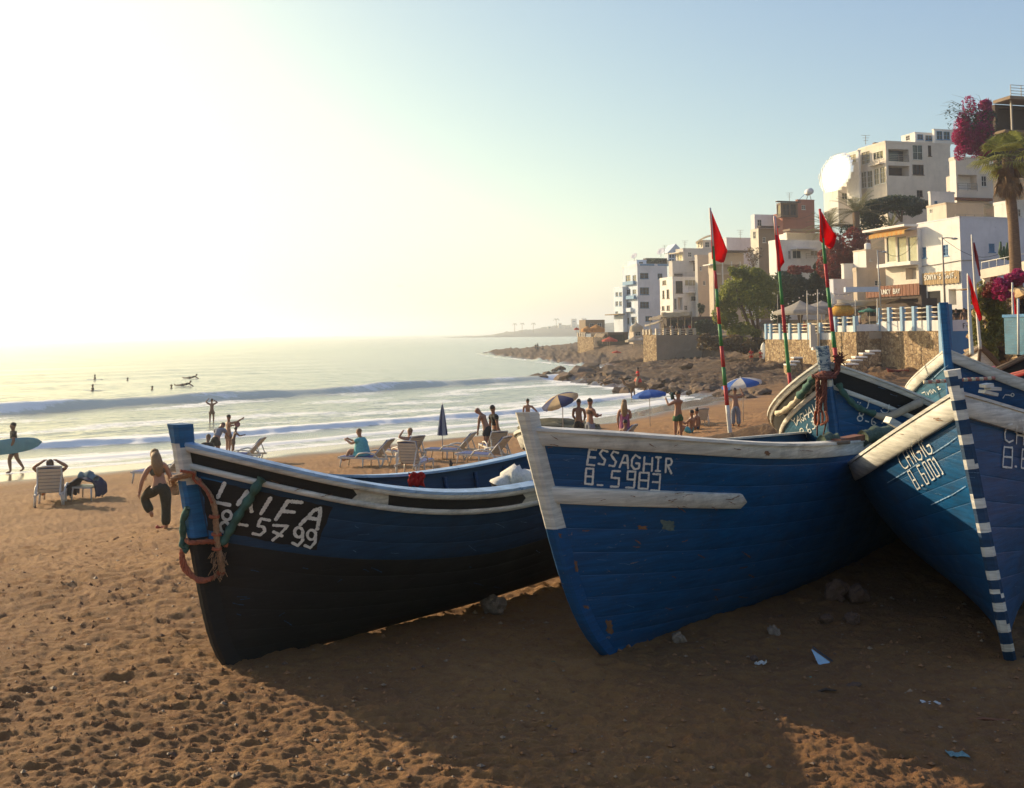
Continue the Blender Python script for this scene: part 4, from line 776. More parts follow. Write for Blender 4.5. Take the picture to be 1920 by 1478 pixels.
M_REDC = pm('red_canvas', (.50, .06, .03), .85, .15, 4, .2, trans=.3); M_ORC = pm('orange_canvas', (.55, .24, .04), .85, .15, 4, .2, trans=.3)
tent('broad red parasol beside the farthest cafe', at(1143, 631, 180), 1.4, 2.0, M_REDC, 8, drop=.45); tent('small red parasol low on the rocks', at(1156, 657, 150), .7, 1.0, M_REDC, 8, drop=.4, skirt=.1); tent('tiny red parasol at the outer end of the farthest cafe', at(1081, 614, 198), .5, 1.1, M_REDC, 8, drop=.5)
tent('orange bell tent on the farthest cafe terrace, left of two', at(1101, 611, 200), 1.2, 1.4, M_ORC, 8, drop=.55, skirt=.5); tent('larger orange bell tent on the farthest cafe terrace', at(1118, 608, 203), 1.7, 1.6, M_ORC, 8, drop=.5, skirt=.7); tent('white rounded canopy in front of the tall guest house', at(1193, 604, 165), 1.1, 1.8, M_TARP, 8, drop=.7, skirt=.8)
tarp('straw_roof', 'straw lean-to roof by the farthest cafe wall', [(1118, 625), (1136, 626), (1130, 633), (1113, 632)], [192, 190, 184, 186], M_BAMBOO, .05, [(1115, 632, 645, 186), (1129, 633, 645, 185)], cat='shelter')
h = House('cafe_hut', 'low brown hut behind the red parasol', 1140, 188, 1108, 1178, 623, 650, W_DARKB, parapet=0, cat='hut'); h.opening('b', (1144, 628, 1172, 640), 1, mat=M_OPEN); h.done()
h = House('cafe_hut', 'low dark shed with a flat roof at the edge of the farthest cafe', 1098, 214, 1086, 1134, 600, 626, W_BROWN, parapet=0, cat='hut', roofmat=W_DARKB); h.window('b', (1106, 606, 1114, 614), 'open'); h.window('b', (1120, 606, 1128, 614), 'open'); h.done()
h = House('cafe_hut', 'small wooden kiosk under the white guest house', 1188, 172, 1180, 1206, 618, 645, W_SAND, parapet=0, cat='hut'); h.window('b', (1191, 622, 1202, 630), 'open'); h.done()
# ramp with railing behind the vines
c0 = at(1838, 500, 74); c1 = at(1926, 483, 70); dd = (c1-c0); dd.z = 0; dd.normalize(); nn = V3((dd.y, -dd.x, 0)); root = empty('ramp_wall', c0, label='white ramp wall with a thin railing running up behind the palm trunk', cat='wall')
mb = MB(); q = [at(1838, 506, 74), at(1926, 489, 70), at(1926, 507, 70), at(1838, 523, 74)]; mb.quad(*q); mb.quad(*[p-nn*.35 for p in q[::-1]])
for i in range(4): mb.quad(q[i], q[(i+1) % 4], q[(i+1) % 4]-nn*.35, q[i]-nn*.35)
mb.build('wall', W_CREAM, root, root); mb = MB()
for i in range(7): f = i/6; p = q[0].lerp(q[1], f)-nn*.15; mb.tube([p, p+Z3*.55], .025, 5)
mb.tube([q[0]-nn*.15+Z3*.55, q[1]-nn*.15+Z3*.55], .03, 5); mb.build('railing', M_FRAME_W, root, root)
for x in (1850, 1862): mb = MB(); mb.box(at(x, 530, 74), (.5, .4, 1.4)); mb.build('pier', W_CREAM, root, root)
for x, y, D, lab in ((1284, 466, 188, 'thin television aerial on the cement grey top storey'), (1388, 446, 178, 'thin television aerial on the blank white gable house'), (1623, 268, 136, 'thin television aerial at the seaward corner of the hotel'), (1246, 474, 224, 'thin television aerial beside the lattice pavilion'), (1480, 376, 172, 'thin television aerial on the glazed rooftop room')):
    root = empty('aerial', at(x, y+2, D), label=lab, cat='aerial'); mb = MB(); a = at(x, y+3, D); b_ = at(x, y-14, D); mb.tube([a, b_], .04, 4)
    for q in (0, .35, .7): mb.bar(b_-Z3*q-V3((.6-q*.4, 0, 0)), b_-Z3*q+V3((.6-q*.4, 0, 0)), .04)
    mb.build('mast', M_RAIL, root, root)
for (x0, y0, x1, y1, D, lab) in ((1652, 470, 1722, 447, 88, 'sagging cable from the grey street lamp to the cafe'), (1767, 447, 1890, 470, 81, 'sagging cable from the brown street lamp towards the palm'), (1455, 402, 1530, 398, 168, 'cable slung along the terracotta house')):
    root = empty('cable', at(x0, y0, D), label=lab, cat='cable'); a = at(x0, y0, D); b_ = at(x1, y1, D+4); mb = MB(); mb.tube([a.lerp(b_, f)-Z3*(1.0*math.sin(math.pi*f)) for f in [i/10 for i in range(11)]], .018, 4); mb.build('wire', M_OPEN, root, root)
# far headland buildings and palms
for i, (x, y0, y1, w_, lab) in enumerate([(1076, 598, 610, 10, 'pale block house on the headland skyline, left of three'), (1095, 597, 606, 9, 'pale block house on the headland skyline, beside the hut roof'), (1050, 606, 612, 6, 'smallest pale house on the headland slope'), (1030, 612, 618, 7, 'pale house low on the headland slope'), (1062, 614, 620, 8, 'pale house half way up the headland slope')]):
    c = at(x, y1, 1360); t_ = at(x, y0, 1360); root = empty('distant_house', c, label=lab, cat='house'); mb = MB(); W2_ = w_*1360/FPX; mb.box(V3((c.x, c.y, (c.z+t_.z)/2-1)), (W2_, 8, t_.z-c.z+2)); mb.build('walls', W_CREAM, root, root); mb = MB(); mb.box(V3((c.x, c.y-4.05, (c.z+t_.z)/2+.5)), (W2_*.5, .2, 1.6)); mb.build('window', M_GLASS, root, root)
# ------------------------------------------------------------------ trees, palms and climbers
def leafmat(name, a, b_, trans=.35):
    if name in _mc: return _mc[name]
    m, nt, b, out = newmat(name); co = texco(nt, 'Object'); n1 = noise_n(nt, co, 1.1, 5, .7); n2 = noise_n(nt, co, 7, 3, .6)
    c = ramp(nt, n1, [(.32, a), (.68, b_)]); c = mixc(nt, ramp(nt, n2, [(.4, 0.0), (.7, .5)]), c, tuple(x*1.5 for x in b_)); nt.links.new(c, b.inputs['Base Color']); b.inputs['Roughness'].default_value = .6
    t = N(nt, 'ShaderNodeBsdfTranslucent'); nt.links.new(c, t.inputs[0]); mx = N(nt, 'ShaderNodeMixShader'); mx.inputs[0].default_value = trans; nt.links.new(b.outputs[0], mx.inputs[1]); nt.links.new(t.outputs[0], mx.inputs[2]); nt.links.new(mx.outputs[0], out.inputs[0]); _mc[name] = m; return m
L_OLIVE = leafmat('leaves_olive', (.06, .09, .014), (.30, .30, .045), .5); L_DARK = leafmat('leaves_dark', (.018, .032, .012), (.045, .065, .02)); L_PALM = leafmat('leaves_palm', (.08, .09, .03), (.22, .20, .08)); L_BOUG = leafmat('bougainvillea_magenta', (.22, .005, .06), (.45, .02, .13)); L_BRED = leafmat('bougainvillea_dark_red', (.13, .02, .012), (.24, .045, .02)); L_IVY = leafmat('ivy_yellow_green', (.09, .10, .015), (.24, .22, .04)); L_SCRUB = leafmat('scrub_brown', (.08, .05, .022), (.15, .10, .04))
BARK = pm('bark', (.13, .085, .055), .95, .35, 6, .6, .03); BARKP = pm('palm_bark', (.17, .105, .06), .95, .35, 5, .7, .04, grain=(1, 1, 3))
def leaves(mb, rng, c, rad, n, size, shell=.55, mi=0, cl=14):
    """leaf-sized faces in clumps through the volume of an uneven crown"""
    cs = []
    for _ in range(cl):
        a = rng.uniform(0, 6.283); z = rng.uniform(-1, 1); r = math.sqrt(1-z*z); k = rng.uniform(.45, .95); cs.append((V3((math.cos(a)*r*rad[0]*k, math.sin(a)*r*rad[1]*k, z*rad[2]*k)), rng.uniform(.28, .55)))
    vs = []; fs = []
    for i in range(n):
        cc, s_ = cs[i % cl]; a = rng.uniform(0, 6.283); z = rng.uniform(-1, 1); r = math.sqrt(1-z*z); k = rng.uniform(shell, 1.08)**.5
        p = V3(c)+cc+V3((math.cos(a)*r*rad[0], math.sin(a)*r*rad[1], z*rad[2]))*(s_*k)
        u = V3((rng.gauss(0, 1), rng.gauss(0, 1), rng.gauss(0, 1))).normalized(); v = u.orthogonal().normalized(); w_ = size*rng.uniform(.6, 1.3); b0 = len(vs)
        vs += [p-u*w_*.5, p+v*w_*.28, p+u*w_*.5, p-v*w_*.28]; fs.append((b0, b0+1, b0+2, b0+3))
    mb.add(vs, fs, mi)
def tree(label, base, top, cx, cy, rx, ry, D, mat, n, size, seed, name='tree', cat='tree', trunk=.22, extra=(), depth=None, stems=3, cl=16, mats=None, grp=None):
    """crown centre (cx, cy) and half sizes (rx, ry) in picture pixels at distance D"""
    rng = random.Random(seed); B = at(*base, D); Cc = at(cx, cy, D); k = D/FPX; root = empty(name, B, label=label, cat=cat, group=grp); R = V3((rx*k, (depth or rx*k*.8), ry*k))
    if trunk:
        mb = MB()
        for i in range(stems):
            a = rng.uniform(0, 6.28); e = Cc+V3((math.cos(a)*R.x*.55, math.sin(a)*R.y*.5, R.z*rng.uniform(-.1, .5))); m_ = B.lerp(e, .45)+V3((rng.uniform(-.4, .4), 0, .3)); mb.tube([B-Z3*.4, m_, e], [trunk*(1-.15*i), trunk*.6, trunk*.15], 6)
        mb.build('trunk', BARK, root, root)
    mb = MB(); leaves(mb, rng, Cc, R, n, size, cl=cl)
    for ex, ey, erx, ery, en in extra: leaves(mb, rng, at(ex, ey, D-rng.uniform(-1, 2)), V3((erx*k, erx*k*.8, ery*k)), en, size, cl=8)
    mb.build('crown', mat, root, root, kind='stuff'); return root
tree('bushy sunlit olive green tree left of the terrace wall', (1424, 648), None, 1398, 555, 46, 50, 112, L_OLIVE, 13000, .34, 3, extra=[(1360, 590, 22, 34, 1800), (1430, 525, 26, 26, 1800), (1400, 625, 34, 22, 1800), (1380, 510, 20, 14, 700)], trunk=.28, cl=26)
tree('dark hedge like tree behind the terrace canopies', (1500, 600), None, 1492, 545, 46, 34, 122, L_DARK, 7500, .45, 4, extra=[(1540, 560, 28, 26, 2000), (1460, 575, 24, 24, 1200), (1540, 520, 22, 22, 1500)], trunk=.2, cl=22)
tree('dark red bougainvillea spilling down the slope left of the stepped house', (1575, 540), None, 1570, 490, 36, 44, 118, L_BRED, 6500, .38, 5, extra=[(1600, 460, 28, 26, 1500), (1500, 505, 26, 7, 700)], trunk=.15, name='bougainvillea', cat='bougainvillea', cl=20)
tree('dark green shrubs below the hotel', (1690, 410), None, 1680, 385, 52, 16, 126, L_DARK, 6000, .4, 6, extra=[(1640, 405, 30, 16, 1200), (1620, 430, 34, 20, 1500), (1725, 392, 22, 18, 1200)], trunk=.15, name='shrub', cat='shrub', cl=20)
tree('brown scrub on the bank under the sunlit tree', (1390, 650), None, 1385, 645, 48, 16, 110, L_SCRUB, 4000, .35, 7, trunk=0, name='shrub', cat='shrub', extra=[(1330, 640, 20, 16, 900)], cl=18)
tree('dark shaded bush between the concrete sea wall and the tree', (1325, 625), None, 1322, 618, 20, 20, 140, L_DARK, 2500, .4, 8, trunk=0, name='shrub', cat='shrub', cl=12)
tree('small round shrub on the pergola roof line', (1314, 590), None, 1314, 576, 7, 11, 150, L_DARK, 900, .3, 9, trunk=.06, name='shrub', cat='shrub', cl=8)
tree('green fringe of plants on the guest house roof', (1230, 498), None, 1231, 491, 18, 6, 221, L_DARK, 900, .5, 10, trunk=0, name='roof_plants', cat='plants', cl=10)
tree('thin bare shrubs in front of the blank white gable wall', (1412, 500), None, 1412, 480, 20, 18, 160, L_SCRUB, 500, .3, 11, trunk=.05, stems=7, name='shrub', cat='shrub', cl=10)
# big bougainvillea on the verandah corner
tree('large magenta bougainvillea cascading from the verandah at the top right', (1850, 300), None, 1822, 245, 32, 50, 93, L_BOUG, 9000, .24, 12, trunk=.12, name='bougainvillea', cat='bougainvillea', extra=[(1845, 205, 20, 22, 2200), (1805, 270, 20, 26, 1800), (1838, 275, 20, 22, 1500)], cl=26)
o = bpy.data.objects[-1] if False else None
rb = [x for x in COL.objects if x.name.startswith('bougainvillea') and x.parent is None and 'magenta' in x.get('label', '')][0]
rng = random.Random(44); mb = MB()
for (x, y, a, b_, n_) in ((1848, 245, 20, 50, 3000), (1818, 240, 34, 50, 1500), (1855, 290, 16, 14, 800)): leaves(mb, rng, at(x, y, 93.8), V3((a*.049, 1.6, b_*.049)), n_, .26, cl=14)
mb.build('leaves', L_DARK, rb, rb, kind='stuff')
mb = MB()
for i in range(26): a = at(rng.uniform(1800, 1850), rng.uniform(190, 230), 93); e = a+V3((rng.uniform(-2.6, -.8), rng.uniform(-.5, .5), rng.uniform(-.3, 1.4))); mb.tube([a, a.lerp(e, .5)+Z3*.4, e], [.02, .014, .006], 3)
mb.build('long_shoots', L_SCRUB, rb, rb, kind='stuff')
# ivy clad cliff to the right behind the boats
def cliff():
    root = empty('rock_cliff', at(1860, 640, 50), label='pale weathered rock face half covered by hanging ivy behind the boats', cat='rock face'); mb = MB(); rows = []; n = 26; m = 26
    for j in range(m+1):
        row = []
        for i in range(n+1):
            x = 1822+118*i/n; y = 540+160*j/m; D = 50-1.5*math.sin(i*.5)-.05*i; p = at(x, y, D); q = noise.fractal(V3((i*.35, j*.22, 0)), .7, 2, 5); p += V3((0, -1.6*q, 0)); row.append(p)
        rows.append(row)
    mb.grid(rows, smooth=False); back = [[p+V3((0, 3, 0)) for p in (r[0], r[-1])] for r in (rows[0], rows[-1])]
    for r in (rows[0], rows[-1]): mb.grid([r, [p+V3((0, 3, 0)) for p in r]], smooth=False)
    mb.build('rock', mat_rubble('cliff_rock', 1.1), root, root)
cliff()
def hanging(label, spots, D, mat, size, seed, name='ivy', cat='ivy'):
    rng = random.Random(seed); root = empty(name, at(spots[0][0], spots[0][1], D), label=label, cat=cat); mb = MB()
    for x, y, a, b_, n_ in spots: leaves(mb, rng, at(x, y, D), V3((a*D/FPX, .5, b_*D/FPX)), n_, size, cl=12)
    mb.build('foliage', mat, root, root, kind='stuff'); mb = MB()
    for x, y, a, b_, n_ in spots[:3]: mb.tube([at(x, y-b_*.8, D+.3), at(x+3, y, D+.2), at(x-2, y+b_, D+.3)], .04, 4)
    mb.build('stems', BARK, root, root, kind='stuff')
hanging('yellow green ivy hanging down the rock face beside the red flag', [(1868, 585, 20, 52, 4200), (1850, 560, 22, 28, 1800), (1858, 640, 14, 34, 1600), (1832, 620, 10, 50, 1300), (1882, 610, 10, 30, 700)], 46, L_IVY, .16, 21)
hanging('arch of magenta bougainvillea over the rock face at the right', [(1877, 545, 15, 16, 2200), (1893, 527, 20, 12, 2200), (1912, 520, 16, 12, 1600)], 45, L_BOUG, .13, 22, 'bougainvillea', 'bougainvillea')
hanging('green and rust coloured leaves on top of the bougainvillea arch', [(1885, 528, 26, 12, 1500), (1860, 545, 16, 14, 900)], 45.6, L_BRED, .14, 23, 'climber', 'climber')
def frond(mb, a, d, L, w_, droop, n=12, k=0):
    """feather frond: rachis with leaflets"""
    d = nrm(d); s_ = nrm(d.cross(Z3)) if abs(d.z) < .98 else V3((1, 0, 0)); pts = [V3(a)+d*(L*f)-Z3*(droop*L*f*f) for f in [i/n for i in range(n+1)]]; mb.tube(pts, [.03*(1-.8*i/n) for i in range(n+1)], 3)
    for i in range(2, n*2):
        f = i/(n*2); p = V3(a)+d*(L*f)-Z3*(droop*L*f*f); ll = w_*math.sin(math.pi*min(1, f*.95+.08))**.6; t_ = nrm(d-Z3*(2*droop*f))
        for s in (-1, 1):
            e = p+(s_*s*.75+t_*.65+Z3*.18)*ll; q = nrm(t_)*.045; mb.add([p-q, p+q, e], [(0, 1, 2)])
def date_palm(label, px, py, D, crown_r, n, seed, trunk_px=40, name='date_palm', up=.35):
    rng = random.Random(seed); c = at(px, py, D); b_ = at(px+1, py+trunk_px, D); root = empty(name, b_, label=label, cat='palm tree', group='date palms on the slope'); mb = MB(); mb.tube([b_-Z3*1, b_.lerp(c, .5), c], [.42, .38, .45], 10); mb.build('trunk', BARKP, root, root)
    for i in range(n):
        a = 2*math.pi*i/n*2.4+rng.uniform(-.2, .2); el = rng.uniform(-.15, 1.15); L = crown_r*rng.uniform(.8, 1.15); mb = MB(); frond(mb, c, V3((math.cos(a)*math.cos(el), math.sin(a)*math.cos(el), math.sin(el)+.1)), L, crown_r*.20, .35, 9); mb.build('frond', L_PALM, root, root)
date_palm('date palm just below the sun glint', 1605, 398, 125, 4.4, 46, 31, 45); date_palm('smaller date palm left of it, behind the red flag', 1553, 425, 128, 3.6, 38, 32, 50)
def fan_palm():
    D = 62; c = at(1888, 296, D); b_ = at(1906, 540, D); root = empty('fan_palm', b_, label='tall fan palm with a skirt of dead leaves at the right edge', cat='palm tree'); mb = MB(); mb.tube([b_-Z3*3, b_, at(1900, 420, D), at(1893, 350, D), c], [.42, .36, .30, .32, .30], 12); mb.build('trunk', BARKP, root, root); rng = random.Random(5)
    dead = pm('dead_palm_leaf', (.17, .10, .05), .95, .35, 8, .5)
    for i in range(46):
        isd = i >= 30; a = i*2.4+rng.uniform(-.2, .2); el = rng.uniform(-.6, 1.25) if not isd else rng.uniform(-1.5, -1.15); d = nrm(V3((math.cos(a)*math.cos(el), math.sin(a)*math.cos(el), math.sin(el)))); stalk = rng.uniform(.9, 1.35) if not isd else rng.uniform(.5, 1.6)
        p = c+d*stalk-Z3*(.15*stalk); mb = MB(); mb.tube([c-Z3*(.6 if isd else 0), c+d*stalk*.5, p], .025, 3); s_ = nrm(d.cross(Z3)) if abs(d.z) < .97 else V3((1, 0, 0)); u_ = s_.cross(d); R = rng.uniform(.95, 1.25) if not isd else .8
        for k in range(15):
            t_ = -1.35+2.7*k/14; dir_ = nrm(d*math.cos(t_)+s_*math.sin(t_)); m_ = p+dir_*R*.6-Z3*.06; e = p+dir_*R-Z3*(.35+.15*rng.random()); q = nrm(dir_.cross(u_))*.055; mb.add([p, m_+q, e, m_-q], [(0, 1, 2, 3)])
        mb.build('dead_frond' if isd else 'frond', dead if isd else leafmat('leaves_fan_palm', (.08, .10, .02), (.24, .24, .06), .4), root, root)
fan_palm()
root = empty('cactus', at(1886, 482, 78), label='branching cactus against the white cafe wall', cat='cactus'); mb = MB()
for x, y0, y1, dx in ((1876, 475, 453, -2), (1882, 480, 462, 3), (1888, 482, 455, 0), (1894, 480, 460, 2), (1899, 478, 452, -1), (1879, 484, 470, -3), (1892, 486, 470, 3)): mb = MB(); mb.tube([at(1886+(x-1886)*.4, 486, 78), at(x+dx, y0, 78), at(x, (y0+y1)/2, 78), at(x, y1, 78)], [.10, .12, .12, .07], 7); mb.build('stem', pm('cactus_green', (.05, .09, .035), .7, .3, 8, .4), root, root)
root = empty('agave', at(1672, 425, 120), label='spiky agave like plant under the hotel', cat='plant'); rng = random.Random(8); c = at(1672, 426, 120)
for i in range(24): a = i*2.4; el = rng.uniform(.3, 1.3); d = V3((math.cos(a)*math.cos(el), math.sin(a)*math.cos(el), math.sin(el))); mb = MB(); s_ = nrm(d.cross(Z3)); L = rng.uniform(1.6, 2.6); mb.add([c, c+d*L*.4+s_*.12, c+d*L, c+d*L*.4-s_*.12], [(0, 1, 2, 3)]); mb.build('blade', L_PALM, root, root)
for i, (x, y0, y1, r) in enumerate([(965, 630, 608, 3.2), (979, 628, 607, 3.2), (1000, 625, 607, 3.2), (1043, 613, 599, 4.2)]):
    b_ = at(x, y0, 1330); c = at(x, y1, 1330); root = empty('distant_palm', b_, label=['leftmost of the lone palms on the headland crest', 'second lone palm on the headland crest', 'third lone palm on the headland crest', 'palm standing above the headland houses'][i], cat='palm tree'); mb = MB(); mb.tube([b_-Z3*2, c], .35, 5); mb.build('trunk', BARKP, root, root); mb = MB(); rng = random.Random(i)
    for k in range(14): a = k*.9; mb.tube([c, c+V3((math.cos(a)*r*.6, math.sin(a)*r*.6, .8)), c+V3((math.cos(a)*r, math.sin(a)*r, -1.0-rng.random()))], [.35, .3, .1], 3)
    mb.build('crown', L_DARK, root, root)
# ------------------------------------------------------------------ fishing boats
BLUE = (.002, .074, .20); NAVY = (.004, .03, .12); WHITE = (.66, .63, .55); BLACK = (.012, .011, .010)
def mat_boat(name, col, under=(.30, .20, .12), wear=.66, rough=.38, scale=5):
    """brush-painted planks: streaks along the grain, chips down to old paint and wood, grime"""
    if name in _mc: return _mc[name]
    m, nt, b, out = newmat(name); co = texco(nt, 'Object')
    st = texco(nt, 'Object', (1.2, 1.2, 14)); n1 = noise_n(nt, st, 3.0, 6, .65); n0 = noise_n(nt, co, 1.3, 4, .6)
    lo = tuple(c*.62 for c in col); hi = tuple(min(1, c*1.25) for c in col)
    c = ramp(nt, n1, [(.30, lo), (.68, hi)])
    c = mixc(nt, ramp(nt, n0, [(.40, 0.0), (.75, .45)]), c, tuple(x*.6+.012 for x in col))
    chips = ramp(nt, noise_n(nt, texco(nt, 'Object', (1, 1, 2.2)), scale*3.2, 10, .78, .4), [(wear-.025, 0.0), (wear-.013, 1.0)])
    c = mixc(nt, chips, c, under)
    scr = ramp(nt, noise_n(nt, texco(nt, 'Object', (1.4, 1.4, 34)), 6, 5, .7, .2), [(.66, 0.0), (.70, .6)])
    c = mixc(nt, scr, c, tuple(.5*x+.12 for x in col))
    grime = ramp(nt, noise_n(nt, co, 2.2, 8, .75), [(.53, 0.0), (.72, .75)])
    c = mixc(nt, grime, c, tuple(.35*x+.02 for x in col))
    nt.links.new(c, b.inputs['Base Color'])
    r = ramp(nt, n0, [(.3, rough), (.7, min(1, rough+.3))]); nt.links.new(r, b.inputs['Roughness'])
    hh = N(nt, 'ShaderNodeMath', operation='SUBTRACT'); nt.links.new(n1, hh.inputs[0]); nt.links.new(chips, hh.inputs[1])
    bump(nt, b, hh.outputs[0], .35, .006)
    _mc[name] = m; return m
M_BLUE = mat_boat('paint_blue', BLUE); M_BLUE2 = mat_boat('paint_blue_fresh', (.003, .080, .20), rough=.34, wear=.69)
M_TEAL = mat_boat('paint_teal_and_sunlit_blue', (.008, .095, .17), under=(.25, .34, .36), wear=.66, rough=.5)  # teal cabin paint; on two blue hulls it paints the sunlit side
M_NAVY = mat_boat('paint_dark_blue', (.008, .045, .105), wear=.70, rough=.6); M_BLACK = mat_boat('paint_black', BLACK, under=(.01, .05, .10), wear=.72, rough=.65)
M_WHITE = mat_boat('paint_white', WHITE, under=(.16, .11, .07), wear=.70, rough=.55, scale=7)
M_PALE = mat_boat('paint_pale_blue', (.30, .45, .62), under=(.02, .10, .25), wear=.63, rough=.55)
M_STEMB = mat_boat('paint_mid_blue', (.012, .13, .30), wear=.70, rough=.5)
M_WOOD = pm('weathered_wood', (.20, .135, .08), .85, .4, 5, .4, .01, grain=(1, 1, .2))
M_WOODD = pm('dark_old_wood', (.07, .045, .03), .9, .4, 5, .4, .01)
M_LET = pm('lettering_white', (.70, .69, .63), .6, .16, 22, .2, .002, under=(.16, .20, .24), wear=.60)
M_ROPEO = pm('orange_rope', (.34, .10, .05), .9, .35, 60, .6, .004); M_ROPEB = pm('beige_rope', (.34, .20, .11), .9, .35, 60, .6, .004)
M_ROPED = pm('dark_red_rope', (.15, .045, .03), .9, .4, 50, .6, .004)
M_GREEN = pm('green_cloth', (.045, .11, .085), .9, .35, 14, .4, .01); M_CREAM = pm('cream_cloth', (.55, .47, .33), .9, .3, 14, .4, .01)
LAI = dict(heel=.018, trim=-.024, L=5.252, Hm=1.073, Hs=1.39, B=.652, pb=3.412, sm=.228, F0=.1, X=-1.997, Y=7.121, Z=2.70, yaw=.876, r=.392, H0=1.584, rc=.10, rp=10)
ESS = dict(heel=-.054, trim=-.045, L=7.215, Hm=1.404, Hs=1.421, B=.753, pb=3.085, sm=.223, F0=.1, X=.533, Y=7.05, Z=2.70, yaw=.895, r=.633, H0=1.656)
CHI = dict(heel=-.15, trim=-.002, L=6.82, Hm=1.165, Hs=1.256, B=1.095, pb=2.722, sm=.553, F0=.1, X=3.275, Y=6.82, Z=2.70, yaw=1.164, r=.037, H0=1.874)
YAG = dict(heel=-.073, trim=.034, L=5.639, Hm=.92, Hs=1.022, B=1.062, pb=2.581, sm=.337, F0=.1, X=3.586, Y=11.027, Z=2.75, yaw=1.062, r=.246, H0=1.934)
NIN = dict(heel=.002, trim=.038, L=6.183, Hm=1.15, Hs=1.207, B=.978, pb=1.888, sm=.389, F0=.1, X=5.221, Y=11.97, Z=2.85, yaw=.966, r=.405, H0=1.918)
class Boat:
    def __init__(s, q, label, smax=1., name='fishing_boat', group='wooden fishing boats drawn up on the sand'):
        s.q = q; s.smax = smax; s.top = 1.0
        s.root = empty(name, (q['X'], q['Y'], q['Z']), label=label, cat='fishing boat', group=group)
        s.parts = []
    def loc(s, t, v, side, off=0., inn=0.):
        """t along the boat 0..1 (bow..stern), v keel..gunwale 0..1, side +1/-1; off = outward offset"""
        q = s.q
        def P(t, v):
            w_ = (1-abs(1-t/q['sm'])**q['pb'] if t < q['sm'] else 1-.45*((t-q['sm'])/(1-q['sm']))**2)*q['B']
            zg = q['Hm']+(q['H0']-q['Hm'])*max(1-t/.5, 0)**2+(q['Hs']-q['Hm'])*max((t-.5)/.5, 0)**2
            zk = .10*max((t-.3)/.7, 0)**2; f = q['F0']+(.75-q['F0'])*min(max(t/.45, 0), 1)
            y = w_*((1-f)*v+f*math.sin(min(v, 1)*math.pi/2)**.8 if v <= 1 else (1-f)*v+f)
            z = zk+(zg-zk)*((1-f)*v+f*(1-math.cos(v*math.pi/2)))
            xs = -q['r']*v+q.get('rc', .30)*max(0, 1-v)**q.get('rp', 6)
            return Vector((xs*(1-t)+t*q['L'], y*side, z))
        p = P(t, v)
        if off:
            e = 1e-3; v1 = min(max(v, e*2), 1-e); t1 = max(t, .012)
            a = P(t1+e, v1)-P(t1-e, v1); b = P(t1, v1+e)-P(t1, v1-e); n = a.cross(b)
            if n.length > 0:
                n.normalize()
                if n.y*side < 0: n = -n
                p = p+n*off
        return p
    def w(s, p):
        q = s.q; ch, sh = math.cos(q['heel']), math.sin(q['heel']); ct, st = math.cos(q['trim']), math.sin(q['trim'])
        x, y, z = p.x, p.y, p.z; y, z = y*ch+z*sh, -y*sh+z*ch; x, z = x*ct-z*st, x*st+z*ct
        c, d = math.cos(q['yaw']), math.sin(q['yaw'])
        return Vector((q['X']+x*c+y*d, q['Y']+x*d-y*c, q['Z']+z))
    def P(s, t, v, side, off=0.): return s.w(s.loc(t, v, side, off))
    def vof(s, t, side=1):
        """table of v against depth below the gunwale along the skin"""
        vs = [1-i/40 for i in range(41)]; ps = [s.loc(t, v, side) for v in vs]; d = [0]
        for a, b in zip(ps[:-1], ps[1:]): d.append(d[-1]+(b-a).length)
        return vs, d
    def build(s, name, mb, mats, **k):
        o = mb.build(name, mats, s.root, s.root, **k); return o
    def skin(s, cols, npl=10, sides=(1, -1)):
        """planks from keel to gunwale; cols(side, k) -> material; k=0 at the gunwale"""
        T = [0, .008, .02, .04, .07]+[.07+(s.smax-.07)*i/22 for i in range(1, 23)]
        tab = {}
        for side in sides:
            for i, t in enumerate(T): tab[i] = s.vof(t, side)
            for k in range(npl):
                mb = MB(); rows = []
                for j, (fr, off) in enumerate(((0, .0008), (.02, .0022), (.05, .003), (.5, .003), (.95, .003), (.98, .0022), (1, .0008))):
                    fa = (k+fr)/npl; row = []
                    for i, t in enumerate(T):
                        vs, d = tab[i]; v = float(np.interp(fa*d[-1], d, vs)); row.append(s.P(t, v, side, off))
                    rows.append(row)
                mb.grid(rows, flip=(side < 0)); s.build('plank', mb, cols(side, k))
                mb = MB(); mb.grid([[s.P(t, float(np.interp((k+fr)/npl*tab[i][1][-1], tab[i][1], tab[i][0])), side, .003) for i, t in enumerate(T)] for fr in (0, .5, 1)]); s.parts.append((mb.v, mb.f))
                
        # inner lining, deck, transom
        mb = MB()
        for side in (1, -1):
            rows = [[s.P(t, v, side, -.045) for t in T[3:]] for v in (.995, .85, .65, .45, .3)]
            mb.grid(rows, flip=(side > 0))
        s.build('inner_lining', mb, s.inner)
        mb = MB(); rows = [[s.w(Vector((0, 0, 0)).lerp(s.loc(t, .42, 1, -.05), 1)) for t in T[4:]], [s.w((s.loc(t, .42, 1, -.05)+s.loc(t, .42, -1, -.05))/2) for t in T[4:]], [s.P(t, .42, -1, -.05) for t in T[4:]]]
        mb.grid(rows); s.build('deck', mb, M_WOODD)
        t = s.smax; ring = [s.P(t, v, 1) for v in np.linspace(1, 0, 12)]+[s.P(t, v, -1) for v in np.linspace(0, 1, 12)[1:]]
        back = [p+(s.w(Vector((.05, 0, 0)))-s.w(Vector((0, 0, 0)))) for p in ring]
        mb = MB(); n = len(ring); c0 = sum(ring, Vector())/n; c1 = sum(back, Vector())/n
        mb.add(ring+[c0], [(i, (i+1) % n, n) for i in range(n)]); mb.add(back+[c1], [((i+1) % n, i, n) for i in range(n)])
        for i in range(n): mb.quad(ring[i], back[i], back[(i+1) % n], ring[(i+1) % n])
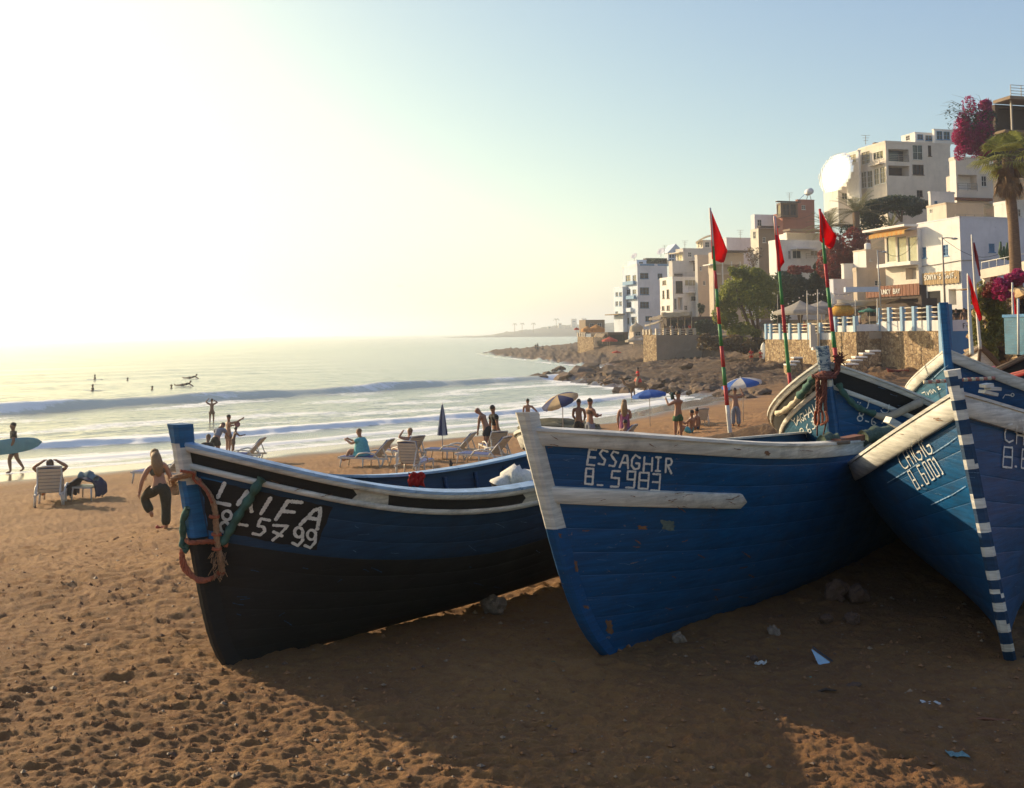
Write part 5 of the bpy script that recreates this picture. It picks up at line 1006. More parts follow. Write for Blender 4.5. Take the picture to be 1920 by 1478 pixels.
        s.build('transom', mb, cols(1, 2)); s.parts.append((mb.v, mb.f))
        # ribs showing inside
        for i in range(9):
            t = .12+.8*s.smax*i/9
            for side in (1, -1):
                mb = MB(); pts = [s.P(t, v, side, -.065) for v in (.96, .8, .6, .44)]
                mb.tube(pts, .022, 4); s.build('rib', mb, s.inner)
        for t in s.thw:
            a = s.P(t, .80, 1, -.05); b = s.P(t, .80, -1, -.05); mb = MB(); mb.bar(a, b, .20, .035); s.build('thwart', mb, M_WOOD)
    def strake(s, name, d0, d1, th, mat, t0=0., t1=None, sides=(1, -1), n=34, round_end=False, back=-.02):
        t1 = s.smax if t1 is None else t1; out = []
        for side in sides:
            rows = [[], [], [], [], [], []]
            for i in range(n+1):
                t = t0+(t1-t0)*(i/n)**(1.5 if t0 == 0 else 1); vs, d = s.vof(t, side)
                a, b = d0, d1
                if round_end:
                    e = min(1, (t1-t)*s.q['L']/.05); sh = (1-math.sqrt(max(0, 1-(1-e)**2)))*.5*(d1-d0) if e < 1 else 0; a += sh; b -= sh
                va = float(np.interp(a, d, vs)); vb = float(np.interp(b, d, vs))
                bev = .12*(vb-va)
                for r, (v, o) in zip(rows, ((va, back), (va, th*.75), (va+bev, th), (vb-bev, th), (vb, th*.75), (vb, back))): r.append(s.P(t, v, side, o))
            mb = MB(); mb.grid([rows[0], rows[1]], flip=side < 0, smooth=False); mb.grid(rows[1:5], flip=side < 0); mb.grid([rows[4], rows[5]], flip=side < 0, smooth=False)
            for i in (0, -1): mb.add([r[i] for r in rows], [tuple(range(6))])
            out.append(s.build(name, mb, mat)); s.parts.append((mb.v, mb.f))
        return out
    def cap(s, wid=.10, th=.035, mat=None, edge=.045, rise=0.):
        """flat rail along the top of both sides"""
        for side in (1, -1):
            A = []; B = []; C = []; D = []; up = s.w(Vector((0, 0, 1)))-s.w(Vector((0, 0, 0)))
            for i in range(41):
                t = s.smax*(i/40)**1.5; o = s.P(t, 1, side, edge)+up*(rise-.004); inn = s.loc(t, 1, side); y = inn.y; inn.y = side*max(.0, abs(y)-wid); inn.x += max(0, .10-abs(y))*.5; inn = s.w(inn)+up*rise
                A.append(o); B.append(o+up*th); C.append(inn+up*th); D.append(inn)
            mb = MB(); mb.grid([A, B, C, D, A], flip=side > 0, smooth=False)
            for i in (0, -1): mb.add([A[i], B[i], C[i], D[i]], [(0, 1, 2, 3)])
            s.build('gunwale_rail', mb, mat); s.parts.append((mb.v, mb.f))
    def stem(s, wid, dep, ext, mats, pick, extd=None, foot=0.0, tipw=None, lean=0., capmat=None):
        """bow post running up the stem and standing above it by ext metres"""
        Vv = [foot+(1-foot)*i/60 for i in range(61)]
        pts = [s.loc(0, v, 1) for v in Vv]; pts = [Vector((p.x, 0, p.z)) for p in pts]
        d = (pts[-1]-pts[-4]).normalized(); n = 8
        pts += [pts[-1]+d*(ext*(i+1)/n)+Vector((-lean*((i+1)/n)**2, 0, 0)) for i in range(n)]
        W = [s.w(p) for p in pts]; fwd = (s.w(Vector((-1, 0, 0)))-s.w(Vector((0, 0, 0)))); lat = (s.w(Vector((0, 1, 0)))-s.w(Vector((0, 0, 0))))
        N_ = len(W); rows = [[] for _ in range(6)]
        for i, p in enumerate(W):
            k = i/(N_-1); w2 = wid/2*(.85+.15*k); dp = dep
            if tipw and i > 60: w2 *= 1+(tipw-1)*(i-60)/n
            wob = .004*math.sin(i*1.7)
            for r, (f, l) in zip(rows, ((-.05, 1), (dp*.75, 1), (dp, .55), (dp, -.55), (dp*.75, -1), (-.05, -1))): r.append(p+fwd*(f+wob*.3)+lat*(l*w2))
        mb = MB()
        for a in range(6):
            A, B = rows[a], rows[(a+1) % 6]
            for i in range(N_-1): mb.add([A[i], B[i], B[i+1], A[i+1]], [(0, 1, 2, 3)], pick(proj((A[i]+B[i+1])/2)[1], i/(N_-1)))
        for i in (0, -1): mb.add([r[i] for r in rows], [tuple(range(6))], pick(proj(rows[0][i])[1], 1.0 if i else 0))
        o = s.build('bow_post', mb, mats); s.parts.append((mb.v, mb.f)); return o
    def bvh(s):
        V = []; Fs = []
        for v, f in s.parts:
            b = len(V); V += v; Fs += [tuple(i+b for i in x) for x in f]
        s.tree = BVHTree.FromPolygons(V, Fs); s._k = 0
    def hit(s, px, py, lift=.004):
        d = ray(px, py); loc, n, i, dist = s.tree.ray_cast(CLOC, d)
        if loc is None: return None, None
        if n.dot(d) > 0: n = -n
        return loc+n*lift, n
    def strokes(s, name, lst, width, mat, wob=.2, label=None, lift=.007):
        """hand-painted strokes laid on the hull; lst of point lists in photograph pixels"""
        mb = MB(); rng = random.Random(len(lst))
        for k, pts in enumerate(lst):
            dense = []
            for a, b in zip(pts[:-1], pts[1:]):
                L = math.hypot(b[0]-a[0], b[1]-a[1]); m = max(1, int(L/2.0))
                dense += [(a[0]+(b[0]-a[0])*i/m, a[1]+(b[1]-a[1])*i/m) for i in range(m)]
            dense.append(pts[-1]); hs = []
            for p in dense:
                l, n = s.hit(p[0], p[1], lift+.0005*k)
                if l is not None and (not hs or (l-hs[-1][0]).length < .4): hs.append((l, n))
            if len(hs) < 2: continue
            L_, R2 = [], []; N_ = len(hs)
            for i, (l, n) in enumerate(hs):
                t = (hs[min(i+1, N_-1)][0]-hs[max(i-1, 0)][0]); sx = t.cross(n); 
                if sx.length < 1e-7: continue
                sx.normalize(); ww = width/2*(1+rng.uniform(-wob, wob)); t.normalize()
                if i in (0, N_-1): 
                    e = t*(width*.35)*(-1 if i == 0 else 1); L_.append(l+e+sx*ww*.55); R2.append(l+e-sx*ww*.55)
                    if i == N_-1: L_.insert(-1, l+sx*ww); R2.insert(-1, l-sx*ww)
                    else: L_.append(l+sx*ww); R2.append(l-sx*ww)
                else: L_.append(l+sx*ww); R2.append(l-sx*ww)
            mb.grid([L_, R2], smooth=True)
        if mb.f: return s.build(name, mb, mat, label=label)
    def patch(s, name, corners, mat, nu=22, nv=8, lift=.003, ragged=0., label=None):
        """painted panel between four corners (TL, TR, BR, BL) given in photograph pixels"""
        TL, TR, BR, BL = corners; rows = []
        for j in range(nv+1):
            f = j/nv; row = []
            for i in range(nu+1):
                g = i/nu; x = (TL[0]*(1-g)+TR[0]*g)*(1-f)+(BL[0]*(1-g)+BR[0]*g)*f; y = (TL[1]*(1-g)+TR[1]*g)*(1-f)+(BL[1]*(1-g)+BR[1]*g)*f
                if ragged and i in (0, nu): x += random.uniform(-ragged, ragged)
                if ragged and j in (0, nv): y += random.uniform(-ragged, ragged)*.6
                l, n = s.hit(x, y, lift); row.append(l)
            rows.append(row)
        mb = MB()
        for j in range(nv):
            for i in range(nu):
                q = (rows[j][i], rows[j][i+1], rows[j+1][i+1], rows[j+1][i])
                if all(p is not None for p in q) and max((q[0]-q[2]).length, (q[1]-q[3]).length) < .5: mb.quad(*q)
        if mb.f: return s.build(name, mb, mat, label=label)
def circ(cx, cy, rx, ry=None, n=14, a0=0, a1=360):
    ry = ry or rx; return [(cx+rx*math.cos(R_(a0+(a1-a0)*i/n)), cy+ry*math.sin(R_(a0+(a1-a0)*i/n))) for i in range(n+1)]
def tr(lst, ox, oy, sc): return [[(ox+x/sc, oy+y/sc) for x, y in pts] for pts in lst]
def poly(*a): return list(a)
def rope(mb, pts, rad, turns=9, strands=3, n=5, mi=0):
    """twisted strands along a smooth path"""
    pts = [Vector(p) for p in pts]; dense = []
    for i in range(len(pts)-1):
        p0 = pts[max(i-1, 0)]; p1 = pts[i]; p2 = pts[i+1]; p3 = pts[min(i+2, len(pts)-1)]
        for k in range(8):
            t = k/8; dense.append(.5*((2*p1)+(-p0+p2)*t+(2*p0-5*p1+4*p2-p3)*t*t+(-p0+3*p1-3*p2+p3)*t**3))
    dense.append(pts[-1]); L = sum((b-a).length for a, b in zip(dense[:-1], dense[1:]))
    tw = L/(rad*7)*2*math.pi
    x = (dense[1]-dense[0]).orthogonal().normalized()
    fr = []
    for i, p in enumerate(dense):
        d = (dense[min(i+1, len(dense)-1)]-dense[max(i-1, 0)]).normalized(); x = (x-d*x.dot(d)).normalized(); fr.append((p, x.copy(), d.cross(x)))
    m = max(len(dense), int(L/(rad*1.2))); m = min(m, 160)
    for s_ in range(strands):
        path = []
        for i in range(m+1):
            u = i/m*(len(dense)-1); k = min(int(u), len(dense)-2); f = u-k
            p = fr[k][0].lerp(fr[k+1][0], f); a = tw*i/m+s_*2*math.pi/strands
            path.append(p+(fr[k][1]*math.cos(a)+fr[k][2]*math.sin(a))*rad*.5)
        mb.tube(path, rad*.56, n, mi)
def cloth_tube(mb, pts, wid, seed=0, n=9, mi=0):
    """a twisted, crumpled strip of cloth"""
    rng = random.Random(seed); pts = [Vector(p) for p in pts]; dense = []
    for i in range(len(pts)-1):
        for k in range(6): dense.append(pts[i].lerp(pts[i+1], k/6))
    dense.append(pts[-1]); rings = []
    x = (dense[1]-dense[0]).orthogonal().normalized()
    for i, p in enumerate(dense):
        d = (dense[min(i+1, len(dense)-1)]-dense[max(i-1, 0)]).normalized(); x = (x-d*x.dot(d)).normalized(); y = d.cross(x); rr = wid*(.95+.16*math.sin(i*.9+seed)+.10*rng.random())
        rings.append([p+(x*math.cos(2*math.pi*k/n)+y*math.sin(2*math.pi*k/n))*rr*(1 if k % 2 else .86)*(.9+.2*rng.random()) for k in range(n)])
    vs = [p for r in rings for p in r]; fs = []
    for i in range(len(rings)-1):
        for k in range(n): a = i*n+k; b = i*n+(k+1) % n; fs.append((a, b, b+n, a+n))
    fs += [tuple(range(n)), tuple((len(rings)-1)*n+k for k in range(n))]
    mb.add(vs, fs, mi, True)
# --- LAIFA 8-5799 ---------------------------------------------------------
b1 = Boat(LAI, 'black bottomed blue boat with white edged black rail band, lettered LAIFA 8-5799', .8)
b1.inner = M_NAVY; b1.thw = (.30, .52, .7)
b1.skin(lambda side, k: (M_NAVY if k < 4 else M_BLACK), 10)
def t_at(b, px, side=1):
    ts = [i/400 for i in range(int(400*b.smax))]; return min(ts, key=lambda t: abs(proj(b.P(t, .9, side, .02))[0]-px))
b1.strake('rail_strake', .0, .046, .042, M_WHITE); b1.strake('rail_strake', .130, .172, .034, M_WHITE)
b1.strake('painted_band', .044, .132, .012, M_WHITE)
b1.strake('black_band', .043, .133, .016, M_BLACK, .0, t_at(b1, 668), round_end=True); b1.strake('black_band', .045, .134, .016, M_BLACK, t_at(b1, 728), t_at(b1, 986), round_end=True)
b1.cap(.10, .022, M_PALE)
b1.stem(.085, .085, .13, [M_STEMB, M_WHITE, M_BLACK], lambda y, k: 0 if y < 835 else (1 if y < 905 else (0 if y < 1010 else 2)), tipw=1.5)
b1.bvh()
T3 = lambda L: tr(L, 300, 780, 3.08)
b1.patch('number_panel', [(376, 897), (622, 951), (592, 1031), (390, 993)], M_BLACK, 26, 8, .0035, 2.)
b1.patch('painted_blue_field', [(376, 893), (420, 903), (430, 1012), (392, 1010)], M_STEMB, 6, 8, .0018, 1.)
b1.strokes('lettering', T3([[(375, 385), (335, 470)], [(300, 492), (405, 512)],
    [(450, 510), (505, 432), (530, 550)], [(468, 488), (527, 500)], [(640, 470), (583, 562)],
    [(668, 595), (735, 492)], [(735, 488), (820, 496)], [(705, 545), (775, 552)],
    [(808, 625), (888, 540), (925, 530)], [(920, 530), (922, 560), (905, 650)], [(845, 582), (915, 594)]]), .027, M_LET, label='name LAIFA painted in white brush strokes')
b1.strokes('lettering', T3([circ(388, 572, 26, 26), circ(375, 640, 26, 30), [(455, 622), (505, 630)],
    [(635, 600), (582, 590), (565, 632), (600, 638), (606, 662), (578, 685), (536, 676)], [(655, 628), (737, 632), (690, 680), (650, 715)], [(655, 665), (705, 690)],
    circ(800, 668, 24, 28), [(824, 668), (822, 715), (795, 745), (762, 728)], circ(872, 682, 24, 28), [(896, 668), (893, 725), (865, 757), (832, 742)]]), .021, M_LET, label='number 8-5799 painted in white brush strokes')
# --- ESSAGHIR 8_5983 ------------------------------------------------------
b2 = Boat(ESS, 'large blue boat with white gunwale, lettered ESSAGHIR 8_5983', .76)
b2.inner = M_BLUE; b2.thw = (.25, .42, .6)
b2.skin(lambda side, k: M_BLUE, 11)
b2.strake('rail_strake', .0, .112, .030, M_WHITE)
b2.strake('lower_strake', .402, .518, .034, M_WHITE, 0., .205, round_end=True)
b2.cap(.10, .02, M_WHITE)
b2.stem(.10, .075, .11, [M_WHITE, M_BLUE], lambda y, k: 0 if y < 992 else 1, tipw=1.1)
b2.bvh()
T5 = lambda L: tr(L, 950, 740, 2.743)
b2.strokes('lettering', T5([[(460, 282), (425, 280), (412, 358), (450, 362)], [(420, 320), (455, 322)],
    [(518, 292), (492, 283), (478, 300), (490, 320), (505, 335), (498, 358), (470, 353)], [(572, 298), (548, 290), (535, 308), (546, 325), (560, 342), (552, 366), (525, 362)],
    [(578, 372), (602, 310), (618, 312), (622, 378)], [(590, 347), (620, 349)], [(684, 324), (660, 308), (642, 330), (640, 362), (655, 382), (678, 376), (680, 352), (662, 350)],
    [(706, 318), (701, 390)], [(745, 322), (742, 390)], [(703, 352), (744, 355)], [(776, 320), (772, 386)], [(762, 318), (790, 320)], [(760, 388), (785, 390)],
    [(812, 396), (815, 325), (838, 326), (845, 342), (838, 358), (815, 360)], [(822, 360), (842, 402)]]), .0145, M_LET, label='name ESSAGHIR painted in white')
b2.strokes('lettering', T5([[(408, 378), (445, 380), (440, 460), (402, 456), (408, 378)], [(405, 418), (443, 420)], [(465, 462), (492, 464)],
    [(582, 392), (541, 390), (537, 425), (576, 428), (572, 472), (532, 470)], [(655, 435), (618, 433), (621, 392), (660, 394), (652, 477), (610, 475)],
    [(682, 398), (728, 400), (722, 482), (676, 480), (682, 398)], [(680, 437), (724, 440)], [(748, 405), (786, 408), (780, 491), (737, 489)], [(746, 446), (783, 448)]]), .0145, M_LET, label='number 8_5983 painted in white')
M_RUST = pm('rusty_scrape', (.20, .10, .05), .9, .4, 20, .4, .003)
for i, (x, y, a, c) in enumerate([(1080, 1062, 4, 12), (1098, 1138, 5, 3), (1142, 1175, 7, 14), (1252, 985, 14, 10), (1204, 990, 10, 4), (1438, 850, 5, 4), (1050, 1005, 2, 4)]):
    b2.patch('worn_patch', [(x-a, y-c), (x+a*.8, y-c*.7), (x+a, y+c), (x-a*.7, y+c*.8)], M_RUST if i != 3 else pm('chalky_scuff', (.12, .16, .14), .9, .4, 30), 6, 6, .0025, 2.5)
# --- CHIGIG 8.6001 --------------------------------------------------------
b3 = Boat(CHI, 'blue boat with striped white bow post seen bow on, lettered CHIGIG 8.6001')
b3.inner = M_BLUE2; b3.thw = (.3, .5, .75)
b3.skin(lambda side, k: M_BLUE2, 11)
b3.strake('rail_strake', .0, .150, .050, M_WHITE)
b3.cap(.11, .022, M_WHITE, edge=.055)
STR = [(0, 708), (726, 748), (767, 790), (816, 835), (866, 883), (931, 952), (979, 998), (1029, 1044), (1072, 1088), (1109, 1117), (1132, 1144), (1167, 1183), (1206, 1219)]
b3.stem(.092, .085, .17, [M_WHITE, M_NAVY], lambda y, k: 0 if any(a <= y < c for a, c in STR) else 1, tipw=1.15)
b3.bvh()
T6 = lambda L: tr(L, 1420, 600, 2.31)
TC = lambda L: tr(L, 1660, 800, 10.557)
b3.strokes('lettering', TC([[(285, 500), (262, 520), (262, 590), (300, 700), (360, 790), (410, 825), (455, 795), (465, 770)], [(335, 470), (515, 775)], [(395, 415), (580, 735)], [(430, 610), (490, 585)], [(450, 375), (635, 690)],
    [(555, 285), (525, 320), (545, 440), (600, 570), (680, 650), (745, 640), (745, 570), (700, 480), (645, 510)], [(630, 245), (830, 590)], [(745, 155), (718, 200), (735, 320), (800, 440), (880, 540), (945, 520), (945, 450), (895, 350), (845, 385)]]), .0115, M_LET, label='name CHIGIG painted in white')
b3.strokes('lettering', TC([[(450, 890), (500, 860), (700, 1200), (645, 1240), (450, 890)], [(565, 1060), (615, 1040)], [(735, 1165), (762, 1150)], [(695, 755), (635, 780), (835, 1135), (885, 1105), (790, 920), (735, 940)],
    [(750, 720), (800, 690), (995, 1020), (940, 1060), (750, 720)], [(850, 665), (910, 635), (1100, 955), (1040, 990), (850, 665)], [(965, 655), (972, 600), (1170, 920), (1148, 930)]]), .0115, M_LET, label='number 8.6001 painted in white')
b3.strokes('lettering', T6([[(1102, 450), (1082, 456), (1068, 490), (1070, 518), (1086, 530), (1104, 522)], [(1121, 460), (1118, 536)], [(1150, 464), (1148, 540)], [(1120, 498), (1150, 501)],
    [(1064, 550), (1100, 553), (1097, 640), (1058, 636), (1064, 550)], [(1061, 592), (1099, 595)], [(1110, 634), (1117, 635)], [(1172, 562), (1142, 560), (1137, 640), (1168, 645)], [(1139, 600), (1168, 602)],
    [(1180, 466), (1178, 542)], [(1236, 478), (1212, 470), (1202, 505), (1206, 538), (1228, 546), (1234, 515), (1218, 513)], [(1258, 472), (1256, 550)], [(1314, 486), (1290, 478), (1280, 512), (1284, 546), (1306, 554), (1312, 524), (1296, 520)],
    [(1190, 566), (1224, 570), (1220, 652), (1186, 648), (1190, 566)], [(1240, 572), (1274, 576), (1270, 658), (1236, 654), (1240, 572)], [(1290, 590), (1304, 578), (1300, 664)]]), .0135, M_LET, label='name CHIGIG and number 8.6001 on the right side')
for L_ in ([(565, 705), (640, 660), (700, 620)], [(760, 580), (830, 535), (866, 508)], [(755, 800), (850, 755), (905, 720)]):
    b3.strokes('worn_seam', tr([L_], 1420, 600, 2.31), .006, M_PALE, .5)
# --- YAGHAVAT 8-638 -------------------------------------------------------
b4 = Boat(YAG, 'blue boat with black rail band and rope hung bow, lettered YAGHAVAT 8-6387')
b4.inner = M_BLUE; b4.thw = (.3, .52, .75)
b4.skin(lambda side, k: (M_TEAL if side < 0 else M_BLUE), 10)  # sunward planks coloured teal for the sunlight on them
b4.strake('rail_strake', .0, .065, .028, M_WHITE); b4.strake('painted_band', .063, .235, .010, M_BLACK); b4.strake('rail_strake', .233, .285, .022, M_WHITE)
b4.cap(.10, .022, M_WHITE)
b4.stem(.12, .07, .16, [mat_boat('paint_flaking', (.42, .46, .44), under=(.03, .08, .14), wear=.52), M_WHITE, M_BLUE], lambda y, k: 0 if y < 715 else (1 if y < 725 else 2), tipw=1.0)
b4.bvh()
T8 = lambda L: tr(L, 1430, 640, 6.194)
b4.strokes('lettering', T8([[(333, 905), (368, 925), (398, 978)], [(380, 890), (366, 925)], [(405, 965), (412, 862), (456, 942)], [(408, 925), (436, 905)], [(464, 838), (441, 850), (450, 900), (478, 922), (492, 895), (470, 885)],
    [(475, 830), (511, 910)], [(505, 790), (546, 880)], [(490, 870), (525, 842)], [(540, 880), (548, 760), (600, 852)], [(552, 830), (582, 810)], [(585, 735), (620, 832), (634, 700)], [(628, 815), (625, 700), (670, 778)], [(630, 770), (655, 750)], [(614, 672), (668, 645)], [(640, 660), (668, 722)]]), .013, M_LET, label='name YAGHAVAT painted in white')
b4.strokes('lettering', T8([circ(458, 1035, 20, 26), circ(492, 1098, 24, 30), [(510, 1066), (532, 1050)], [(528, 960), (515, 1000), (545, 1066), (572, 1050), (556, 1015), (530, 1032)], [(570, 930), (600, 925), (590, 965), (617, 975), (610, 1010), (585, 1016)],
    circ(602, 905, 18, 22), circ(630, 955, 20, 28), [(648, 852), (668, 842), (672, 900)]]), .012, M_LET, label='number 8-6387 painted in white')
b4.strokes('lettering', T8([[(1098, 705), (1104, 708)], [(1126, 713), (1132, 716)], [(1236, 680), (1212, 768), (1196, 780), (1160, 776), (1120, 745), (1112, 730)], [(1462, 742), (1452, 812), (1424, 832), (1384, 822), (1368, 798)], [(1388, 772), (1394, 776)],
    [(1300, 800), (1290, 830), (1330, 850), (1360, 830)], [(1418, 872), (1452, 858), (1492, 868), (1480, 884)], [(1462, 905), (1468, 908)], [(1482, 900), (1488, 903)]]), .014, M_LET, label='Arabic name painted in white')
b4.strokes('lettering', T8([circ(1142, 840, 24), circ(1126, 895, 30), [(1188, 922), (1226, 935)], [(1296, 868), (1262, 910), (1260, 958), (1286, 976), (1310, 950), (1280, 928)], [(1350, 896), (1396, 888), (1408, 915), (1380, 950)]]), .014, M_LET, label='number 8-62 painted in white')
# --- blue boat behind with the tall bow post ------------------------------
b5 = Boat(NIN, 'blue boat with a tall blue bow post and white rail, standing behind the CHIGIG boat')
b5.inner = M_BLUE; b5.thw = (.3, .52, .75)
b5.skin(lambda side, k: (M_TEAL if side < 0 else M_NAVY if k > 6 else M_BLUE), 10)  # left planks take the painted sunlit tint
b5.strake('rail_strake', .0, .125, .045, M_WHITE)
b5.cap(.10, .022, M_WHITE)
b5.stem(.085, .09, .56, [M_STEMB], lambda y, k: 0, tipw=.95)
b5.bvh()
T7 = lambda L: tr(L, 1640, 560, 4.925)
b5.strokes('lettering', T7([[(440, 872), (470, 860), (480, 890)], [(488, 860), (500, 890), (512, 845), (530, 880)], [(520, 840), (545, 872), (545, 835), (572, 862)], [(580, 822), (600, 812), (592, 838), (616, 832)]]), .012, M_LET, label='letters MM2 painted in white')
b5.strokes('painted_key', T7([[(1180, 918), (1200, 886), (1252, 892)], circ(1268, 888, 14)]), .014, M_LET)
b5.strokes('worn_seam', T7([[(680, 612), (600, 680), (530, 752)]]), .008, M_PALE)
# ------------------------------------------------------------------ people
def skinm(n, c): return pm(n, c, .55, .10, 12, .05, .002, trans=.06)
SK = [skinm('skin_tan', (.30, .135, .07)), skinm('skin_light', (.42, .21, .12)), skinm('skin_brown', (.19, .085, .045)), skinm('skin_sunlit', (.36, .17, .09))]
def clothm(n, c): return pm(n, c, .9, .22, 18, .25, .004, trans=.08)
H_DARK = pm('hair_dark', (.02, .012, .008), .7, .4, 40, .5, .004); H_BLOND = pm('hair_blond', (.24, .135, .055), .7, .35, 40, .5, .004); H_BROWN = pm('hair_brown', (.08, .04, .02), .7, .4, 40, .5, .004)
def skin_mesh(nodes, edges, root=0, sub=1, fat=1.2):
    """nodes [(pos, rx, ry)]; grows one continuous surface along the edges"""
    me = bpy.data.meshes.new('tmp'); me.from_pydata([n[0] for n in nodes], edges, [])
    o = bpy.data.objects.new('tmp', me); COL.objects.link(o)
    m = o.modifiers.new('s', 'SKIN'); m.use_smooth_shade = True; m.branch_smoothing = .6
    sv = me.skin_vertices[0].data
    for i, n in enumerate(nodes): sv[i].radius = (n[1]*fat, n[2]*fat); sv[i].use_root = (i == root)
    b = o.modifiers.new('d', 'SUBSURF'); b.levels = sub; b.render_levels = sub
    tmpcol.objects.link(o); COL.objects.unlink(o)
    vl = SCR.view_layers[0]; vl.update(); dg = vl.depsgraph
    ev = o.evaluated_get(dg); r = ev.to_mesh()
    V = [tuple(v.co) for v in r.vertices]; F_ = [tuple(p.vertices) for p in r.polygons]; ev.to_mesh_clear()
    bpy.data.objects.remove(o); bpy.data.meshes.remove(me); return V, F_
SCR = bpy.data.scenes.new('scratch'); tmpcol = SCR.collection
V3 = Vector
def nrm(v): return V3(v).normalized()
def person(loc, h, yaw, label, skin=0, torso=(0, .02, 1), head=(0, .05, 1), look=None, aL=((-.25, 0, -1), (-.1, .15, -1)), aR=((.25, 0, -1), (.1, .15, -1)),
           lL=((-.06, .05, -1), (0, -.05, -1)), lR=((.06, .0, -1), (0, -.04, -1)), hair='short', hairm=None, shorts=None, trousers=None, top=None, topkind='shirt', dress=None,
           group=None, seat=None, fem=False, detail=True, dz=0., lie=None, feet=True, bikini=None):
    """local frame: x right, y forward (facing), z up. limbs: (upper direction, lower direction). seat: height of the pelvis; otherwise the lowest foot stands on the ground"""
    k = h/1.75; J = {}
    t = nrm(torso); xr = nrm(t.cross(V3((0, 1, 0))) if abs(t.y) < .9 else V3((1, 0, 0))); xr = V3((1, 0, 0))-t*t.x; xr.normalize()
    fwd = t.cross(xr)*-1 if t.cross(xr).y > 0 else t.cross(xr); fwd = xr.cross(t)*-1
    sh = .175 if fem else .195; hipw = .10
    pel = V3((0, 0, 0)); J['waist'] = pel+t*.17; J['chest'] = pel+t*.34; J['neckb'] = pel+t*.50
    hd = nrm(head); J['neck'] = J['neckb']+hd*.07; J['h0'] = J['neck']+hd*.05; J['h1'] = J['neck']+hd*.11; J['h2'] = J['neck']+hd*.18; J['h3'] = J['neck']+hd*.235
    nodes = [(pel, .135 if fem else .125, .10), (J['waist'], .105 if fem else .12, .085), (J['chest'], .135, .10), (J['neckb']-t*.02, .075, .07), (J['neck'], .052, .052),
             (J['h0'], .062, .065), (J['h1'], .080, .090), (J['h2'], .086, .098), (J['h3'], .06, .068)]
    edges = [(0, 1), (1, 2), (2, 3), (3, 4), (4, 5), (5, 6), (6, 7), (7, 8)]
    P = {}
    def chain(a, pts):
        for p, r in pts:
            r *= 1.14; nodes.append((p, r, r)); edges.append((a, len(nodes)-1)); a = len(nodes)-1
        return a
    for s, (u, l), nm in ((-1, aL, 'L'), (1, aR, 'R')):
        S = J['neckb']-t*.055+xr*(s*sh); u = nrm(u); l = nrm(l); E = S+u*.28; W = E+l*.245; Hn = W+l*.075
        P['sh'+nm] = S; P['el'+nm] = E; P['wr'+nm] = W; P['ha'+nm] = Hn; P['ld'+nm] = l
        chain(2, [(J['neckb']-t*.05+xr*(s*sh*.5), .072), (S, .055), (S+u*.12, .047), (E, .036), (E+l*.08, .038), (W, .025), (W+l*.05, .033)])
    for s, (u, l), nm in ((-1, lL, 'L'), (1, lR, 'R')):
        Hp = pel+xr*(s*hipw)-t*.05; u = nrm(u); l = nrm(l); K = Hp+u*.42; A = K+l*.40
        P['hip'+nm] = Hp; P['kn'+nm] = K; P['an'+nm] = A
        ft = V3((0, 1, 0)) if abs(l.y) < .75 else V3((0, .5, .9)); ft = nrm(ft-l*ft.dot(l)*.8)
        e = chain(0, [(Hp+u*.03, .088), (Hp+u*.17, .080), (K-u*.04, .055), (K+l*.03, .050), (K+l*.13, .053), (A-l*.05, .032), (A+l*.02, .036)])
        P['toe'+nm] = A+l*.05+ft*.16
        if feet: chain(e, [(A+l*.045+ft*.07, .033), (P['toe'+nm], .022)])
    low = min((P['anL']+nrm(lL[1])*.08).z, (P['anR']+nrm(lR[1])*.08).z)
    z0 = -low if seat is None else seat/k
    root = empty('person', loc, yaw, label=label, cat='person', group=group); root.location.z += dz
    def L(p): return tuple((V3(p)+V3((0, 0, z0)))*k)
    def NN(ns): return [(L(a), b*k, c*k) for a, b, c in ns]
    V, F_ = skin_mesh(NN(nodes), edges, 0, 1)
    mb = MB(); mb.add(V, F_, 0, True)
    side = nrm(hd.cross(V3((0, 1, 0)) if look is None else V3(look))); ff = side.cross(hd)*1.0; ff = nrm(ff if ff.dot(V3(look or (0, 1, 0))) > 0 else -ff)
    def X(p): return V3(L(p))
    # nose, ears, brow and chin
    c = J['h1']+hd*.02
    mb.tube([X(c+ff*.075+hd*.03), X(c+ff*.105), X(c+ff*.08-hd*.012)], [.008*k, .014*k, .008*k], 5)
    for s in (-1, 1): mb.tube([X(c+side*(s*.074)+hd*.03), X(c+side*(s*.090)+hd*.005), X(c+side*(s*.074)-hd*.02)], [.010*k, .014*k, .008*k], 5)
    # hands: palm, four fingers and a thumb
    for nm, s in (('L', -1), ('R', 1)):
        W, ld = P['wr'+nm], P['ld'+nm]; across = nrm(ld.cross(xr) if abs(ld.dot(xr)) < .9 else ld.cross(V3((0, 0, 1)))); pn = across.cross(ld)
        mb.tube([X(W+ld*.03), X(W+ld*.075), X(W+ld*.10)], [.026*k, .034*k, .030*k], 6)
        for q in range(4):
            o = across*(.026-.0175*q); ln = (.06, .072, .066, .05)[q]
            a = W+ld*.09+o; b = a+nrm(ld+pn*(.25*-s))*ln*.55; c_ = b+nrm(ld+pn*(.8*-s))*ln*.5
            mb.tube([X(a), X(b), X(c_)], [.0095*k, .009*k, .007*k], 5)
        a = W+ld*.045+across*.028; b = a+nrm(ld*.7+across*.8)*.035; mb.tube([X(a), X(b), X(b+nrm(ld+across*.2)*.028)], [.012*k, .011*k, .008*k], 5)
    if bikini: pass
    eye = pm('eye_dark', (.02, .015, .012), .3, .1, 10, 0)
    mb.build('body', SK[skin], root)
